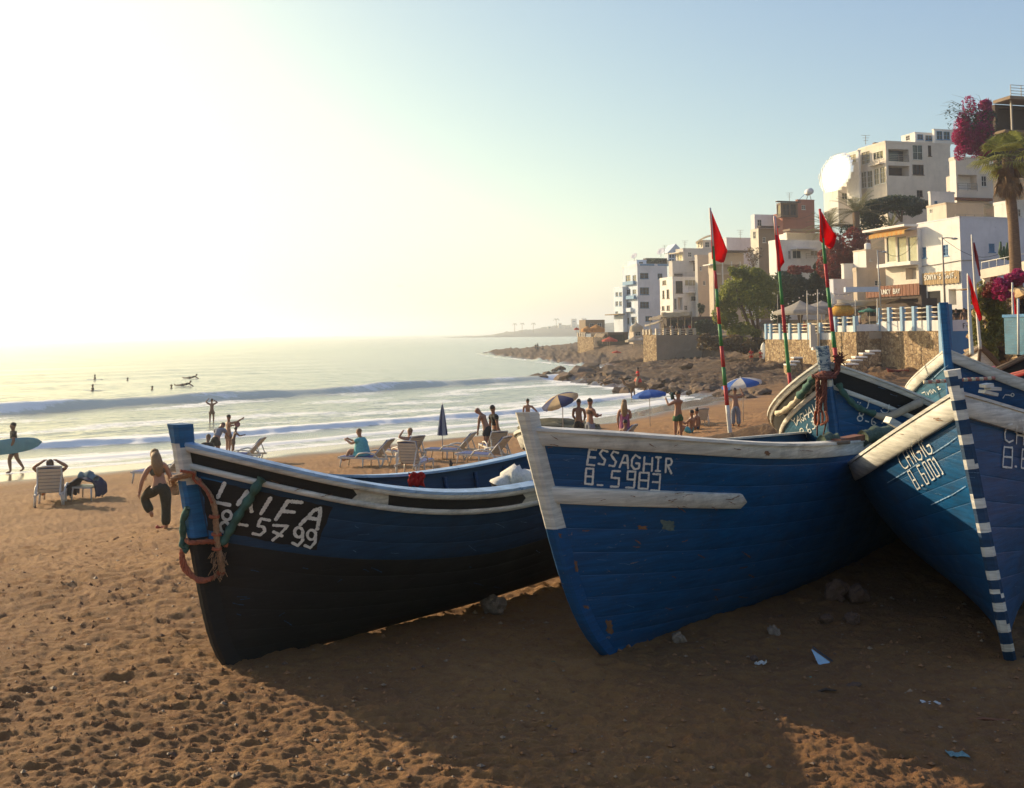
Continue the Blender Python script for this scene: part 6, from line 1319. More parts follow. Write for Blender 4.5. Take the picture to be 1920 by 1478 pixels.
    if detail:
        m2 = MB()
        for s in (-1, 1): m2.lathe(X(c+ff*.078+side*(s*.032)+hd*.035), [(0, -.006*k), (.009*k, -.002*k), (.009*k, .003*k), (0, .007*k)], 6, 0)
        m2.build('eyes', eye, root)
    # hair
    hm = hairm or H_DARK
    if hair:
        m2 = MB(); rng = random.Random(int(h*1000)+len(label)); cc = J['h2']-ff*.014-hd*.006; rows = []
        for i in range(7):
            th = math.pi*.60*i/6; row = []
            for j in range(13):
                a = 2*math.pi*j/12; r = 1+rng.uniform(-.05, .05) if j < 12 else 1
                front = max(0, math.cos(a)); tt = th*(1-.30*front)
                row.append(X(cc+(hd*math.cos(tt)*.098+(ff*math.cos(a)*.104+side*math.sin(a)*.090)*math.sin(tt))*(1.03*r)))
            row[-1] = row[0]; rows.append(row)
        m2.grid(rows)
        if hair == 'long':
            pts = [cc-ff*.06-hd*.02, cc-ff*.085-hd*.12, J['neckb']-ff*.11-t*.03, J['neckb']-ff*.12-t*.20, J['neckb']-ff*.10-t*.30]
            m2.tube([X(p) for p in pts], [.085*k, .11*k, .125*k, .10*k, .04*k], 9)
        if hair == 'bun': m2.lathe(X(cc+hd*.10-ff*.05), [(0, -.04*k), (.04*k, -.02*k), (.045*k, 0), (.035*k, .03*k), (0, .045*k)], 8)
        m2.build('hair', hm, root)
    def garment(name, ns, es, mat, rt=0):
        V, F_ = skin_mesh(NN(ns), es, rt, 1); g = MB(); g.add(V, F_, 0, True); return g.build(name, mat, root)
    ul, ur = nrm(lL[0]), nrm(lR[0]); e_ = .030
    if shorts or bikini:
        ln = .26 if shorts else .03
        ns = [(pel, .125+e_, .10+e_), (pel+t*.09, .115+e_, .09+e_)]; es = [(0, 1)]
        for u, nm in ((ul, 'L'), (ur, 'R')):
            b = len(ns); ns += [(P['hip'+nm]+u*.03, .09+e_, .09+e_)]; es.append((0, b))
            if shorts: ns += [(P['hip'+nm]+u*.15, .088+e_, .088+e_), (P['hip'+nm]+u*ln, .085+e_, .085+e_)]; es += [(b, b+1), (b+1, b+2)]
        garment('shorts' if shorts else 'swimwear', ns, es, shorts or bikini)
    if trousers:
        ns = [(pel, .15+e_, .12+e_), (pel+t*.09, .125+e_, .10+e_)]; es = [(0, 1)]
        for u, l, nm in ((ul, nrm(lL[1]), 'L'), (ur, nrm(lR[1]), 'R')):
            b = len(ns); ns += [(P['hip'+nm]+u*.03, .105+e_, .105+e_), (P['hip'+nm]+u*.2, .085+e_, .085+e_), (P['kn'+nm], .056+e_, .056+e_), (P['kn'+nm]+l*.18, .060+e_, .060+e_), (P['an'+nm]+l*.0, .075+e_, .07+e_)]
            es += [(0, b), (b, b+1), (b+1, b+2), (b+2, b+3), (b+3, b+4)]
        garment('trousers', ns, es, trousers)
    if top:
        ns = [(pel+t*(.06 if topkind == 'shirt' else .26), .122+e_, .09+e_), (J['waist'] if topkind == 'shirt' else pel+t*.30, .115+e_, .09+e_), (J['chest'], .135+e_, .10+e_), (J['neckb']-t*.035, .08+e_, .075+e_)]; es = [(0, 1), (1, 2), (2, 3)]
        if topkind == 'shirt':
            for s, u, nm in ((-1, nrm(aL[0]), 'L'), (1, nrm(aR[0]), 'R')):
                b = len(ns); S = P['sh'+nm]; ns += [(J['neckb']-t*.05+xr*(s*sh*.5), .075+e_, .07+e_), (S, .056+e_, .056+e_), (S+u*.17, .052+e_, .052+e_)]; es += [(2, b), (b, b+1), (b+1, b+2)]
        garment('top', ns, es, top)
    if dress:
        ns = [(J['chest']+t*.03, .14+e_, .11+e_), (J['waist'], .125+e_, .10+e_), (pel, .145+e_, .12+e_), (pel-t*.25, .15+e_, .13+e_), (pel-t*.52, .16+e_, .14+e_)]
        garment('dress', ns, [(0, 1), (1, 2), (2, 3), (3, 4)], dress)
    root['k'] = k; root.pop('k', None) if hasattr(root, 'pop') else None
    W_ = Matrix.Rotation(yaw, 4, 'Z')
    root_pts = {a: (root.location+W_ @ X(b)) for a, b in P.items()}
    root_pts['head'] = root.location+W_ @ X(J['h2']); root_pts['pel'] = root.location+W_ @ X(pel)
    return root, root_pts
def faceto(a, deg):
    """yaw so that a figure at point a faces deg: 0 = away from the camera, 180 = towards it, 90 = left of the picture, -90 = right"""
    base = math.atan2(-a.x, a.y); return base+R_(deg)
def stand(px, py, hpx, deg, label, hmax=None, **k):
    """stand a figure where its feet meet the ground in the picture"""
    p = gnd(px, py); h = hpx*p.y/FPX
    return person(p, min(h, hmax) if hmax else h, faceto(p, deg), label, **k)
C = dict(green=clothm('green_shorts', (.035, .11, .04)), black=clothm('black_cloth', (.015, .014, .014)), navy=clothm('navy_cloth', (.02, .03, .07)), teal=clothm('teal_print_cloth', (.10, .38, .40)), white=clothm('white_cloth', (.6, .58, .52)),
         red=clothm('red_cloth', (.55, .02, .015)), pink=clothm('pink_cloth', (.50, .10, .16)), olive=clothm('olive_trousers', (.045, .042, .026)), brown=clothm('brown_cloth', (.14, .08, .05)), grey=clothm('grey_cloth', (.2, .21, .24)), purple=clothm('purple_print_cloth', (.30, .07, .14)),
         blue=clothm('blue_cloth', (.03, .12, .30)), mauve=clothm('mauve_cloth', (.26, .10, .10)), sand=clothm('sand_cloth', (.42, .27, .16)), olgrey=clothm('olive_grey_cloth', (.10, .095, .06)))
UP = ((-.2, 0, -1), (0, .2, -1))
PE = {}
# walking surfer at the left edge
r, P = stand(25, 886, 92, 95, 'person walking at the water edge with a surfboard under the arm', skin=2, lL=((-.03, .38, -1), (0, -.12, -1)), lR=((.03, -.30, -1), (0, -.55, -.9)), torso=(0, .06, 1), aR=((.30, .0, -1), (.1, .5, -.9)), aL=((-.45, .05, -1), (.35, .35, -.8)), shorts=C['black'], top=C['black'])
PE['surfer'] = (r, P)
# woman on one leg
r, P = stand(300, 995, 150, 8, 'woman in dark trousers standing on one leg and reaching down to her raised foot', hmax=1.72, skin=1, fem=True, hair='long', hairm=H_BLOND, trousers=C['olive'], top=C['olgrey'], topkind='crop', torso=(-.16, .22, 1), head=(-.1, .42, 1), aL=((-.50, .10, -1), (-.18, .1, -1)), aR=((.42, .0, -1), (.12, .1, -1)), lL=((-.55, .80, -.42), (.42, -.45, -1)), lR=((.03, -.02, -1), (.0, .0, -1)))
PE['oneleg'] = (r, P)
stand(397, 794, 45, 15, 'bather standing in the shallows with both hands raised to the head', hmax=1.8, skin=2, shorts=C['brown'], aL=((-.7, .3, .5), (.8, .2, .8)), aR=((.9, .4, .35), (-.9, .1, .6)), detail=False)
stand(428, 850, 70, -60, 'man behind the LAIFA bow playing paddle ball', hmax=1.85, skin=0, shorts=C['brown'], aR=((.3, .8, .15), (.2, .9, .5)), aL=((-.2, .6, -.5), (0, .9, .1)))
stand(437, 852, 50, -70, 'smaller bather bent forward beside the paddle player', hmax=1.5, skin=2, shorts=C['brown'], torso=(0, .35, 1), aR=((.3, .6, -.6), (.1, .9, .2)), detail=False)
p = gnd(404, 868); person(p, 1.7, faceto(p, -30), 'person in a pale shirt bending forward behind the LAIFA bow', skin=0, top=C['grey'], shorts=C['black'], torso=(0, .75, .8), head=(0, .9, .5), aL=((-.2, .5, -.8), (0, .7, -.6)), aR=((.3, .4, -.8), (0, .7, -.6)))
p = gnd(386, 872); person(p, 1.7, faceto(p, -20), 'dark haired person crouching behind the LAIFA bow', skin=2, top=C['black'], seat=.35, lL=((-.2, .9, .3), (0, -.2, -1)), lR=((.2, .9, .3), (0, -.2, -1)), torso=(0, .35, 1), head=(0, .5, 1), shorts=C['black'], hairm=H_BROWN)
# bent man by the loungers
stand(913, 853, 92, 65, 'bald man in black shorts bending over a sun lounger', hmax=1.9, skin=0, hair=None, shorts=C['black'], torso=(0, .42, 1), head=(0, .85, .7), aL=((-.1, .12, -1), (0, .15, -1)), aR=((.15, .1, -1), (0, .12, -1)))
p = gnd(930, 850); person(p, 1.8, faceto(p, -60), 'person in black stooping on the far side of the bald man', skin=0, shorts=C['black'], top=C['black'], torso=(0, -.2, 1), head=(0, -.1, 1), dz=-.02, lL=((-.1, .3, -1), (0, -.3, -1)), lR=((.1, .2, -1), (0, -.3, -1)))
# people behind the ESSAGHIR gunwale
stand(990, 812, 66, -10, 'boy walking in the shallows just behind the white bow post', hmax=1.6, skin=0, shorts=C['blue'], aR=((.8, -.2, -.7), (.7, -.1, -.8)), aL=((-.2, .2, -1), (0, .3, -1)))
stand(1086, 835, 84, -15, 'slim man in black shorts standing behind the blue boat', hmax=1.8, skin=2, shorts=C['black'], aL=((-.2, .15, -1), (.3, .5, -.6)), aR=((.2, .1, -1), (-.3, .6, -.5)))
stand(1107, 840, 90, -55, 'dark haired man with a towel round his shoulders and pale shorts', hmax=1.85, skin=0, shorts=C['grey'], aR=((.25, .3, -1), (-.3, .8, .1)), aL=((-.2, .3, -1), (.3, .7, .1)), top=C['brown'], topkind='crop')
stand(1172, 842, 98, -5, 'woman with long fair hair in a purple patterned wrap', hmax=1.75, skin=1, fem=True, hair='long', hairm=H_BLOND, dress=C['purple'], aR=((.2, .2, -1), (-.4, .6, -.1)), aL=((-.25, 0, -1), (0, .2, -1)))
p = gnd(1173, 846); person(p, 1.6, faceto(p, -25), 'bare backed person sitting in front of the woman in the wrap', skin=0, seat=.34, shorts=C['navy'], lL=((-.2, 1, .2), (0, .3, -.8)), lR=((.2, 1, .1), (0, .3, -.8)), hair='short')
# photographer
r, P = stand(1272, 824, 120, 50, 'man in green shorts photographing the sea with a large dark camera', hmax=1.85, skin=0, shorts=C['green'], torso=(0, -.07, 1), aL=((-.35, .75, -.45), (.30, .62, .72)), aR=((.35, .70, -.55), (-.35, .55, .80)), lL=((-.09, .03, -1), (-.02, .0, -1)), lR=((.12, .0, -1), (.0, -.02, -1)))
PE['photo'] = (r, P)
p = gnd(1296, 812); person(p, 1.75, faceto(p, 70), 'man sitting on the sand facing the photographer', skin=0, seat=.12, shorts=C['teal'], torso=(0, -.08, 1), lL=((-.2, .9, .55), (0, .5, -1)), lR=((.25, .95, .4), (0, .5, -.9)), aL=((-.1, .6, -.5), (.1, .7, .5)), aR=((.3, .3, -.9), (-.1, .8, .2)))
p = gnd(1307, 806); person(p, 1.65, faceto(p, 60), 'dark haired woman sitting close behind the seated man', skin=0, fem=True, seat=.12, bikini=C['navy'], lL=((-.2, .9, .5), (0, .5, -1)), lR=((.25, .95, .4), (0, .5, -.9)), hair='bun')
p = gnd(1380, 800); person(p, 1.62, faceto(p, 10), 'person in grey trousers stooping under the white and blue parasol', skin=0, trousers=C['grey'], torso=(0, .25, 1), aL=((-.6, .4, .2), (.4, .3, .8)), aR=((.6, .4, .1), (-.3, .3, .8)))
stand(1737, 686, 41, 60, 'man in a pink shirt and white shorts looking at his phone by the stone wall', hmax=1.8, skin=2, top=C['pink'], shorts=C['white'], aL=((-.1, .5, -.8), (.2, .8, .3)), aR=((.2, .3, -.9), (-.3, .9, .2)), detail=False)
stand(1409, 681, 27, 10, 'person in red trunks and top walking over the rocks, left of two', hmax=1.8, skin=0, top=C['red'], shorts=C['red'], detail=False)
stand(1427, 679, 22, 5, 'person in red beside the white surfboards on the rocks', hmax=1.7, skin=0, top=C['red'], shorts=C['red'], detail=False)
# anglers on the far rocks
for px, py, hp, lab in ((1004, 656, 12.5, 'leftmost of three anglers standing on the far rock spit'), (1008, 656, 14, 'middle and tallest angler on the far rock spit'), (1018, 656, 10, 'angler standing apart at the right of the far rock spit')):
    p = gnd(px, py+1.5); person(p, min(1.9, hp*p.y/FPX), faceto(p, 30), lab, skin=2, top=C['black'], trousers=C['black'], detail=False)
# camera held by the photographer
hp = (P['haL']+P['haR'])/2
def small(name, label, cat, mb_mats, group=None, loc=None):
    root = empty(name, loc, label=label, cat=cat, group=group)
    for nm, mb, mat in mb_mats: mb.build(nm, mat, root, root)
    return root
M_DKPL = pm('dark_plastic', (.015, .015, .017), .45, .2, 20, .1)
M_DGREEN = pm('dark_green_fabric', (.012, .05, .045), .85, .3, 20, .3)
fw = Vector((-math.sin(r.rotation_euler.z), math.cos(r.rotation_euler.z), 0)); rt = Vector((fw.y, -fw.x, 0)); zz = Vector((0, 0, 1))
hd = P['head']+fw*.20-zz*.03
mb = MB(); mb.box(hd, (.15, .10, .11), (rt, fw, zz)); mb.box(hd+zz*.065, (.06, .07, .03), (rt, fw, zz))
ml = MB(); ml.lathe(hd+fw*.05, [(0, 0), (.045, 0), (.045, .06), (.055, .065), (.055, .16), (.05, .165), (0, .16)], 14, ax=(rt, zz, fw))
mh = MB(); mh.tube([hd+rt*-.09+zz*.03, hd+rt*-.13-zz*.05, hd+rt*-.10-zz*.20, hd+rt*-.05-zz*.16, hd-rt*.08-zz*.02], [.05, .07, .06, .05, .04], 7)
small('camera_body', 'large dark camera held up to the face by the man in green shorts', 'camera', [('housing', mb, M_DKPL), ('lens', ml, M_DKPL), ('hanging_hood', mh, M_DGREEN)], loc=hd)
# surfboard under the arm
def surfboard(name, label, c, d, n, L, w, mat, group=None, fins=True):
    """c centre, d long axis, n face normal"""
    d = nrm(d); n = nrm(V3(n)-d*d.dot(V3(n))); s = d.cross(n); mb = MB(); rows = []
    for i in range(15):
        u = -1+2*i/14; ww = w/2*(1-abs(u)**2.6)**.6 if abs(u) < 1 else .004; rk = .05*abs(u)**3*L*.5; row = []
        for k in range(9):
            a = 2*math.pi*k/8; row.append(V3(c)+d*(u*L/2)+s*(math.cos(a)*ww)+n*(math.sin(a)*.028*(1-abs(u)**4)+rk))
        row[-1] = row[0]; rows.append(row)
    mb.grid(rows); root = empty(name, c, label=label, cat='surfboard', group=group); mb.build('deck', mat, root, root)
    if fins:
        mf = MB(); b = V3(c)-d*(L*.42)-n*.03
        for q in (-1, 0, 1): mf.bar(b+s*(q*.1), b+s*(q*.1)-n*.10-d*.05, .05, .012)
        mf.build('fins', M_DKPL, root, root)
    return root
M_BD = pm('board_turquoise', (.10, .30, .33), .35, .15, 3, .05); M_BW = pm('board_white', (.7, .68, .6), .35, .1, 3, .05)
r0, P0 = PE['surfer']; yw = r0.rotation_euler.z; f0 = V3((-math.sin(yw), math.cos(yw), 0)); s0 = V3((f0.y, -f0.x, 0))
surfboard('surfboard', 'pale turquoise surfboard carried under the arm of the walking person', P0['haL']-s0*.07+f0*-.02+zz*.12, f0-zz*.08, s0, 2.2, .56, M_BD, fins=False)
# paddle ball bat
for px, py in ((446, 797),):
    c = at(px, py, PE['surfer'][1]['head'].y+0) if False else None
pp = gnd(428, 850); mb = MB(); cpt = at(445, 796, pp.y); mb.lathe(cpt, [(0, -.01), (.12, -.01), (.125, 0), (.12, .01), (0, .01)], 18, ax=(V3((1, 0, 0)), V3((0, 0, 1)), V3((0, -1, 0))))
mg = MB(); mg.tube([cpt-zz*.11, cpt-zz*.24-V3((.05, 0, 0))], .016, 6)
small('beach_bat', 'round red beach bat held up by the paddle ball player', 'bat', [('blade', mb, C['mauve']), ('grip', mg, M_WOOD)], loc=cpt)
# surfers sitting or lying on boards out in the swell
for px, py, kind, lab in ((178, 712, 'sit', 'surfer sitting up on a board farthest left in the swell, arms spread'), (174, 733, 'sit', 'surfer kneeling just outside the breaking wave with an arm lifted'), (239, 714, 'low', 'surfer low in the water right of the farthest left pair'),
                     (285, 731, 'low', 'head and shoulders of a swimmer behind the wave, left of three'), (321, 728, 'low', 'head and shoulders of a swimmer behind the wave, beside the paddling surfer'), (345, 725, 'lie', 'surfer paddling flat on a board behind the wave'), (358, 711, 'lie', 'surfer lying on a board farthest out in the swell'), (350, 726, 'none', '')):
    if kind == 'none': continue
    d = ray(px, py); t = (0.0-CAMZ)/d.z; p = CLOC+d*t; yw = faceto(p, -80 if px > 200 else 80)
    dd = V3((-math.sin(yw), math.cos(yw), 0))
    if kind != 'low': surfboard('surfboard', ('board under the ' + lab)[:90], p+zz*.03, dd, zz, 2.0, .55, M_BW, fins=False)
    if kind == 'sit': person(p, 1.75, yw, lab, skin=2, top=C['black'], shorts=C['black'], seat=-.22, aL=((-.8, .1, -.5), (-.7, .2, -.6)), aR=((.8, .1, -.4), (.7, .3, -.2)), lL=((-.4, .6, -.3), (0, -.2, -1)), lR=((.4, .6, -.3), (0, -.2, -1)), detail=False)
    elif kind == 'low': person(p-zz*.05, 1.75, yw, lab, skin=2, top=C['black'], seat=-.42, aL=((-.6, .3, -.5), (-.3, .8, 0)), aR=((.6, .3, -.5), (.3, .8, 0)), detail=False)
    else: person(p, 1.75, yw, lab, skin=2, top=C['black'], seat=.18, torso=(0, 1, .25), head=(0, .7, .8), aL=((-.5, .8, -.4), (0, .8, -.6)), aR=((.5, .8, -.4), (0, .8, -.6)), lL=((-.1, -1, -.02), (0, -1, 0)), lR=((.1, -1, -.02), (0, -1, 0)), shorts=C['black'], detail=False)
# camel with rider
def camel():
    p = gnd(1197, 748); yw = faceto(p, 100); h = 1.0; k = 44*p.y/FPX/2.25
    n = lambda y, z, r, x=0.: (V3((x, y, z))*k, r*k, r*k)
    nodes = [n(-.75, 1.35, .26), n(-.35, 1.42, .33), n(0, 1.48, .36), n(.35, 1.42, .34), n(.72, 1.38, .26), n(0.0, 1.78, .20), n(0, 1.98, .09),
             n(1.02, 1.28, .15), n(1.28, 1.38, .12), n(1.45, 1.68, .10), n(1.50, 1.95, .10), n(1.66, 2.00, .10), n(1.86, 1.92, .07), n(1.93, 1.90, .05), n(-1.0, 1.25, .05), n(-1.05, .85, .03)]
    edges = [(0, 1), (1, 2), (2, 3), (3, 4), (2, 5), (5, 6), (4, 7), (7, 8), (8, 9), (9, 10), (10, 11), (11, 12), (12, 13), (0, 14), (14, 15)]
    for y0, x0, b, pts in ((.62, .17, 4, ((.62, 1.0, .11), (.66, .62, .07), (.60, .12, .05), (.64, .04, .08))), (.50, -.17, 4, ((.50, 1.0, .11), (.40, .62, .07), (.42, .12, .05), (.47, .04, .08))),
                           (-.72, .18, 0, ((-.72, 1.0, .14), (-.60, .68, .08), (-.82, .55, .06), (-.74, .12, .05), (-.68, .04, .08))), (-.85, -.18, 0, ((-.85, 1.0, .14), (-.80, .68, .08), (-1.0, .5, .06), (-1.02, .12, .05), (-.96, .04, .08)))):
        a = b
        for q, (y, z, r) in enumerate(pts): nodes.append(n(y, z, r, x0)); edges.append((a, len(nodes)-1)); a = len(nodes)-1
    V, F_ = skin_mesh(nodes, edges, 2, 1); root = empty('camel', p, yw, label='brown camel standing at the water edge with a rider in red', cat='camel')
    mb = MB(); mb.add(V, F_, 0, True)
    for s in (-1, 1): mb.tube([V3((s*.07, 1.52, 2.05))*k, V3((s*.11, 1.50, 2.14))*k], [.03*k, .012*k], 5)
    mb.build('body', pm('camel_coat', (.17, .095, .05), .9, .3, 6, .4, .01), root)
    mb = MB(); mb.lathe(V3((0, 0, 1.80))*k, [(.40*k, -.22*k), (.34*k, 0), (.24*k, .14*k), (.05*k, .16*k)], 12); mb.build('saddle_blanket', C['red'], root)
    W_ = Matrix.Rotation(yw, 3, 'Z')
    person(p+W_ @ V3((0, 0, 0)), 1.6, yw, 'rider in red sitting on the camel', skin=2, seat=2.02*k, top=C['red'], trousers=C['sand'], lL=((-.8, .5, -.6), (0, .1, -1)), lR=((.8, .5, -.6), (0, .1, -1)), aL=((-.2, .5, -.8), (.1, .8, 0)), aR=((.2, .5, -.8), (-.1, .8, 0)), detail=False)
camel()
# ------------------------------------------------------------------ loungers, parasols, poles, ropes, litter
M_PLW = pm('white_plastic', (.62, .58, .50), .45, .08, 4, .05, trans=.10); M_CUSH = pm('blue_edge_cushion', (.03, .06, .20), .85, .2, 12, .3)
def make_lounger(back=48):
    """local: x across, y towards the head end, origin on the ground under the seat hinge"""
    root = empty('sun_lounger', (0, 0, 0)); zz = V3((0, 0, 1)); w = .31; hz = .34
    bd = V3((0, math.cos(R_(back)), math.sin(R_(back)))); hinge = V3((0, 0, hz))
    for i in range(9):
        mb = MB(); y = -1.22+i*.135; mb.box((0, y+.055, hz), (2*w-.06, .095, .022)); mb.build('seat_slat', M_PLW, root)
    for i in range(7):
        mb = MB(); c = hinge+bd*(.07+i*.105); mb.box(c, (2*w-.06, .082, .02), (V3((1, 0, 0)), bd, V3((1, 0, 0)).cross(bd))); mb.build('back_slat', M_PLW, root)
    mb = MB()
    for s in (-1, 1):
        mb.bar((s*w, -1.26, hz), (s*w, .55, hz), .045, .06); mb.tube([hinge+V3((s*w*.98, 0, 0)), hinge+V3((s*w*.98, 0, 0))+bd*.40, hinge+V3((s*w*.9, 0, 0))+bd*.80], .024, 6)
        mb.bar((s*w*.9, .50, hz), hinge+V3((s*w*.9, 0, 0))+bd*.52, .03, .03)
    mb.tube([hinge+V3((-w*.9, 0, 0))+bd*.80, hinge+bd*.83, hinge+V3((w*.9, 0, 0))+bd*.80], .026, 6); mb.bar((-w, -1.26, hz), (w, -1.26, hz), .045, .06)
    mb.build('frame', M_PLW, root)
    for s in (-1, 1):
        for y, d in ((-1.15, .04), (.40, .14), (-.35, 0)):
            mb = MB(); mb.tube([(s*w, y, hz-.02), (s*(w+.01), y-d*.3, .16), (s*(w+.02), y-d, 0.0)], [.030, .026, .028], 6); mb.build('leg', M_PLW, root)
        mb = MB(); mb.tube([(s*(w+.03), -.62, hz+.01), (s*(w+.05), -.48, hz+.15), (s*(w+.05), -.20, hz+.20), (s*(w+.05), .08, hz+.15), (s*(w+.04), .22, hz+.0), (s*(w+.04), .30, .02)], [.020, .026, .028, .026, .024, .022], 7); mb.build('armrest', M_PLW, root)
    mb = MB(); n = V3((1, 0, 0)).cross(bd); mb.box((0, -.60, hz+.028), (2*w-.01, 1.2, .03)); mb.box(hinge+bd*.40+n*.028, (2*w-.01, .80, .03), (V3((1, 0, 0)), bd, n)); mb.build('cushion', M_CUSH, root)
    return root
lg = [(95, 947, 172, 'white sun lounger with a sunbather seen from behind, far left on the sand'), (706, 876, 245, 'white sun lounger under the woman in the teal towel'), (770, 890, 160, 'nearest white sun lounger just beyond the LAIFA gunwale, blue edged cushion'),
      (768, 866, 215, 'white sun lounger with a reclining person behind the nearest lounger'), (862, 861, 250, 'white sun lounger in front of the bald man'), (930, 856, 195, 'white sun lounger to the right of the bald man'), (925, 872, 240, 'half hidden white sun lounger low behind the far rail of the LAIFA boat'),
      (468, 868, 250, 'pale sun lounger showing behind the LAIFA bow rail'), (322, 905, 235, 'faint white sun lounger just left of the LAIFA bow post'), (1165, 845, 250, 'white sun lounger behind the ESSAGHIR rail beside the woman in the wrap'), (1315, 800, 200, 'low folding sun chair behind the seated couple')]
proto = {}
LG = []
for i, (px, py, deg, lab) in enumerate(lg):
    bk = 62 if i in (0, 2) else 48
    if bk not in proto: proto[bk] = make_lounger(bk); o = proto[bk]
    else: o = copy_tree(proto[bk])
    p = gnd(px, py); o.location = p-V3((0, 0, .02)); o.rotation_euler.z = faceto(p, deg); tag(o, lab, 'sun lounger', 'white sun loungers on the beach'); LG.append((o, p))
    if i == 10: o.scale = (.8, .7, .9)
def on_lounger(i, y, h, label, **k):
    o, p = LG[i]; a = o.rotation_euler.z; W_ = Matrix.Rotation(a, 3, 'Z')
    return person(o.location+W_ @ V3((0, y, 0)), h, a+math.pi, label, **k)
on_lounger(0, -.10, 1.75, 'sunbather lying back on the far left lounger with hands behind the head', skin=0, seat=.48, top=C['mauve'], topkind='crop', shorts=C['mauve'], torso=(0, -.62, 1), head=(0, -.25, 1), aL=((-.8, -.2, .6), (.75, -.1, .5)), aR=((.8, -.2, .6), (-.75, -.1, .5)), lL=((-.15, 1, .05), (-.3, .5, -.5)), lR=((.1, 1, .02), (.02, 1, -.05)), hairm=H_BROWN)
r_, P_ = on_lounger(1, -.55, 1.65, 'woman wrapped in a teal patterned towel sitting on a lounger', skin=1, fem=True, seat=.50, top=C['teal'], dress=None, shorts=C['teal'], torso=(0, .12, 1), head=(0, .2, 1), aL=((-.1, .8, -.4), (.2, .6, .3)), aR=((.1, .8, -.4), (-.2, .6, .3)), lL=((-.12, 1, .35), (0, .5, -.9)), lR=((.12, 1, .35), (0, .5, -.9)), hairm=H_BLOND)
mb = MB(); cb = P_['pel']
mb.lathe(cb-V3((0, 0, .10)), [(.30, 0), (.27, .15), (.23, .32), (.20, .46), (.17, .54), (.10, .60)], 12)
for i, v in enumerate(mb.v): mb.v[i] = (v[0]+.02*math.sin(i*2.3), v[1]+.02*math.cos(i*1.7), v[2]+.012*math.sin(i*3.1))
tw = empty('beach_towel', cb, label='teal patterned towel wrapped round the woman on the lounger', cat='towel'); mb.build('wrap', C['teal'], tw, tw)
on_lounger(3, -.20, 1.65, 'person reclining on the lounger behind the nearest one', skin=1, seat=.46, shorts=C['white'], torso=(0, -.5, 1), head=(0, -.1, 1), aL=((-.7, .0, .2), (.6, .2, .5)), lL=((-.12, 1, .02), (0, 1, -.1)), lR=((.12, 1, .3), (0, .6, -.9)), hairm=H_BLOND)
# draped chair with towels at the left
p = gnd(163, 938); root = empty('draped_chair', p, faceto(p, 150), label='low chair piled with dark towels and clothes beside the far left lounger', cat='chair')
for s in (-1, 1):
    for y in (-.25, .25): mb = MB(); mb.tube([(s*.26, y, .36), (s*.29, y*1.1, 0)], .02, 6); mb.build('leg', M_PLW, root)
mb = MB(); mb.box((0, 0, .37), (.56, .55, .04)); mb.build('seat', M_PLW, root)
mb = MB(); rows = []
for i in range(15):
    u = i/14*math.pi; row = []
    for j in range(9): row.append((-.42*math.cos(u)*(1+.08*math.sin(j*1.9)), -.30+.075*j, .16+.46*math.sin(u)**.6+.03*math.sin(i*1.3+j*2.1)))
    rows.append(row)
mb.grid(rows); rows2 = [[(x*.94, y, z-.03) for x, y, z in r2] for r2 in rows]; mb.grid(rows2, flip=True); mb.build('towel', C['navy'], root)
mb = MB(); cloth_tube(mb, [(-.30, .1, .56), (-.05, .0, .66), (.22, -.05, .62)], .12, 3); mb.build('clothes', pm('grey_teal_cloth', (.10, .17, .19), .9, .3, 10, .4), root)
# parasols
M_CR = pm('parasol_cream', (.62, .45, .24), .85, .12, 8, .2, trans=.35); M_NV = pm('parasol_navy', (.03, .04, .12), .85, .15, 8, .2, trans=.25); M_BL = pm('parasol_blue', (.03, .12, .42), .85, .12, 8, .2, trans=.3)
M_WH = pm('parasol_white', (.66, .64, .58), .85, .1, 8, .2, trans=.35); M_YE = pm('parasol_ochre', (.60, .30, .05), .85, .15, 8, .2, trans=.35); M_RD = pm('parasol_red', (.52, .035, .02), .85, .15, 8, .2, trans=.3); M_GY = pm('parasol_grey', (.34, .35, .38), .85, .12, 8, .2, trans=.2)
M_METAL = pm('pale_metal_pole', (.5, .48, .44), .4, .1, 10, 0, metal=.4)
def parasol(base, H, R, tilt, tdir, mats, label, n=8, group='beach parasols', drop=.28, valance=True):
    root = empty('parasol', base, label=label, cat='parasol', group=group); base = V3(base)
    ax = nrm(V3((math.cos(tdir)*math.sin(tilt), math.sin(tdir)*math.sin(tilt), math.cos(tilt)))); X = nrm(ax.orthogonal()); Y = ax.cross(X); mid = base+V3((0, 0, H*.72)); top = mid+ax*(H*.28)
    mb = MB(); mb.tube([base-V3((0, 0, .1)), mid, top+ax*.06], .018, 6); mb.build('pole', M_METAL, root, root)
    for k in range(n):
        mb = MB(); rows = []
        for i in range(6):
            f = i/5; row = []
            for j in range(5):
                a = 2*math.pi*(k+j/4)/n; sag = 1-.045*math.sin(math.pi*j/4)*f; r = R*f*sag
                row.append(top+(X*math.cos(a)+Y*math.sin(a))*r-ax*(drop*R*(f**1.7)+.03*f*math.sin(math.pi*j/4)))
            rows.append(row)
        if valance: rows.append([p-ax*(.10+.015*(j % 2)) for j, p in enumerate(rows[-1])])
        mb.grid(rows); mb.build('canopy_panel', mats[k % len(mats)], root, root)
        mr = MB(); a = 2*math.pi*k/n; mr.tube([top-ax*.03, top+(X*math.cos(a)+Y*math.sin(a))*R*.97-ax*(drop*R*.97+.02)], .006, 4); mr.build('rib', M_METAL, root, root)
    return root
def px_parasol(px, py, R_px, H, tilt, tdir, mats, label, ref=None, **k):
    p = gnd(px, py); return parasol(p, H, R_px*p.y/FPX, tilt, tdir, mats, label, **k)
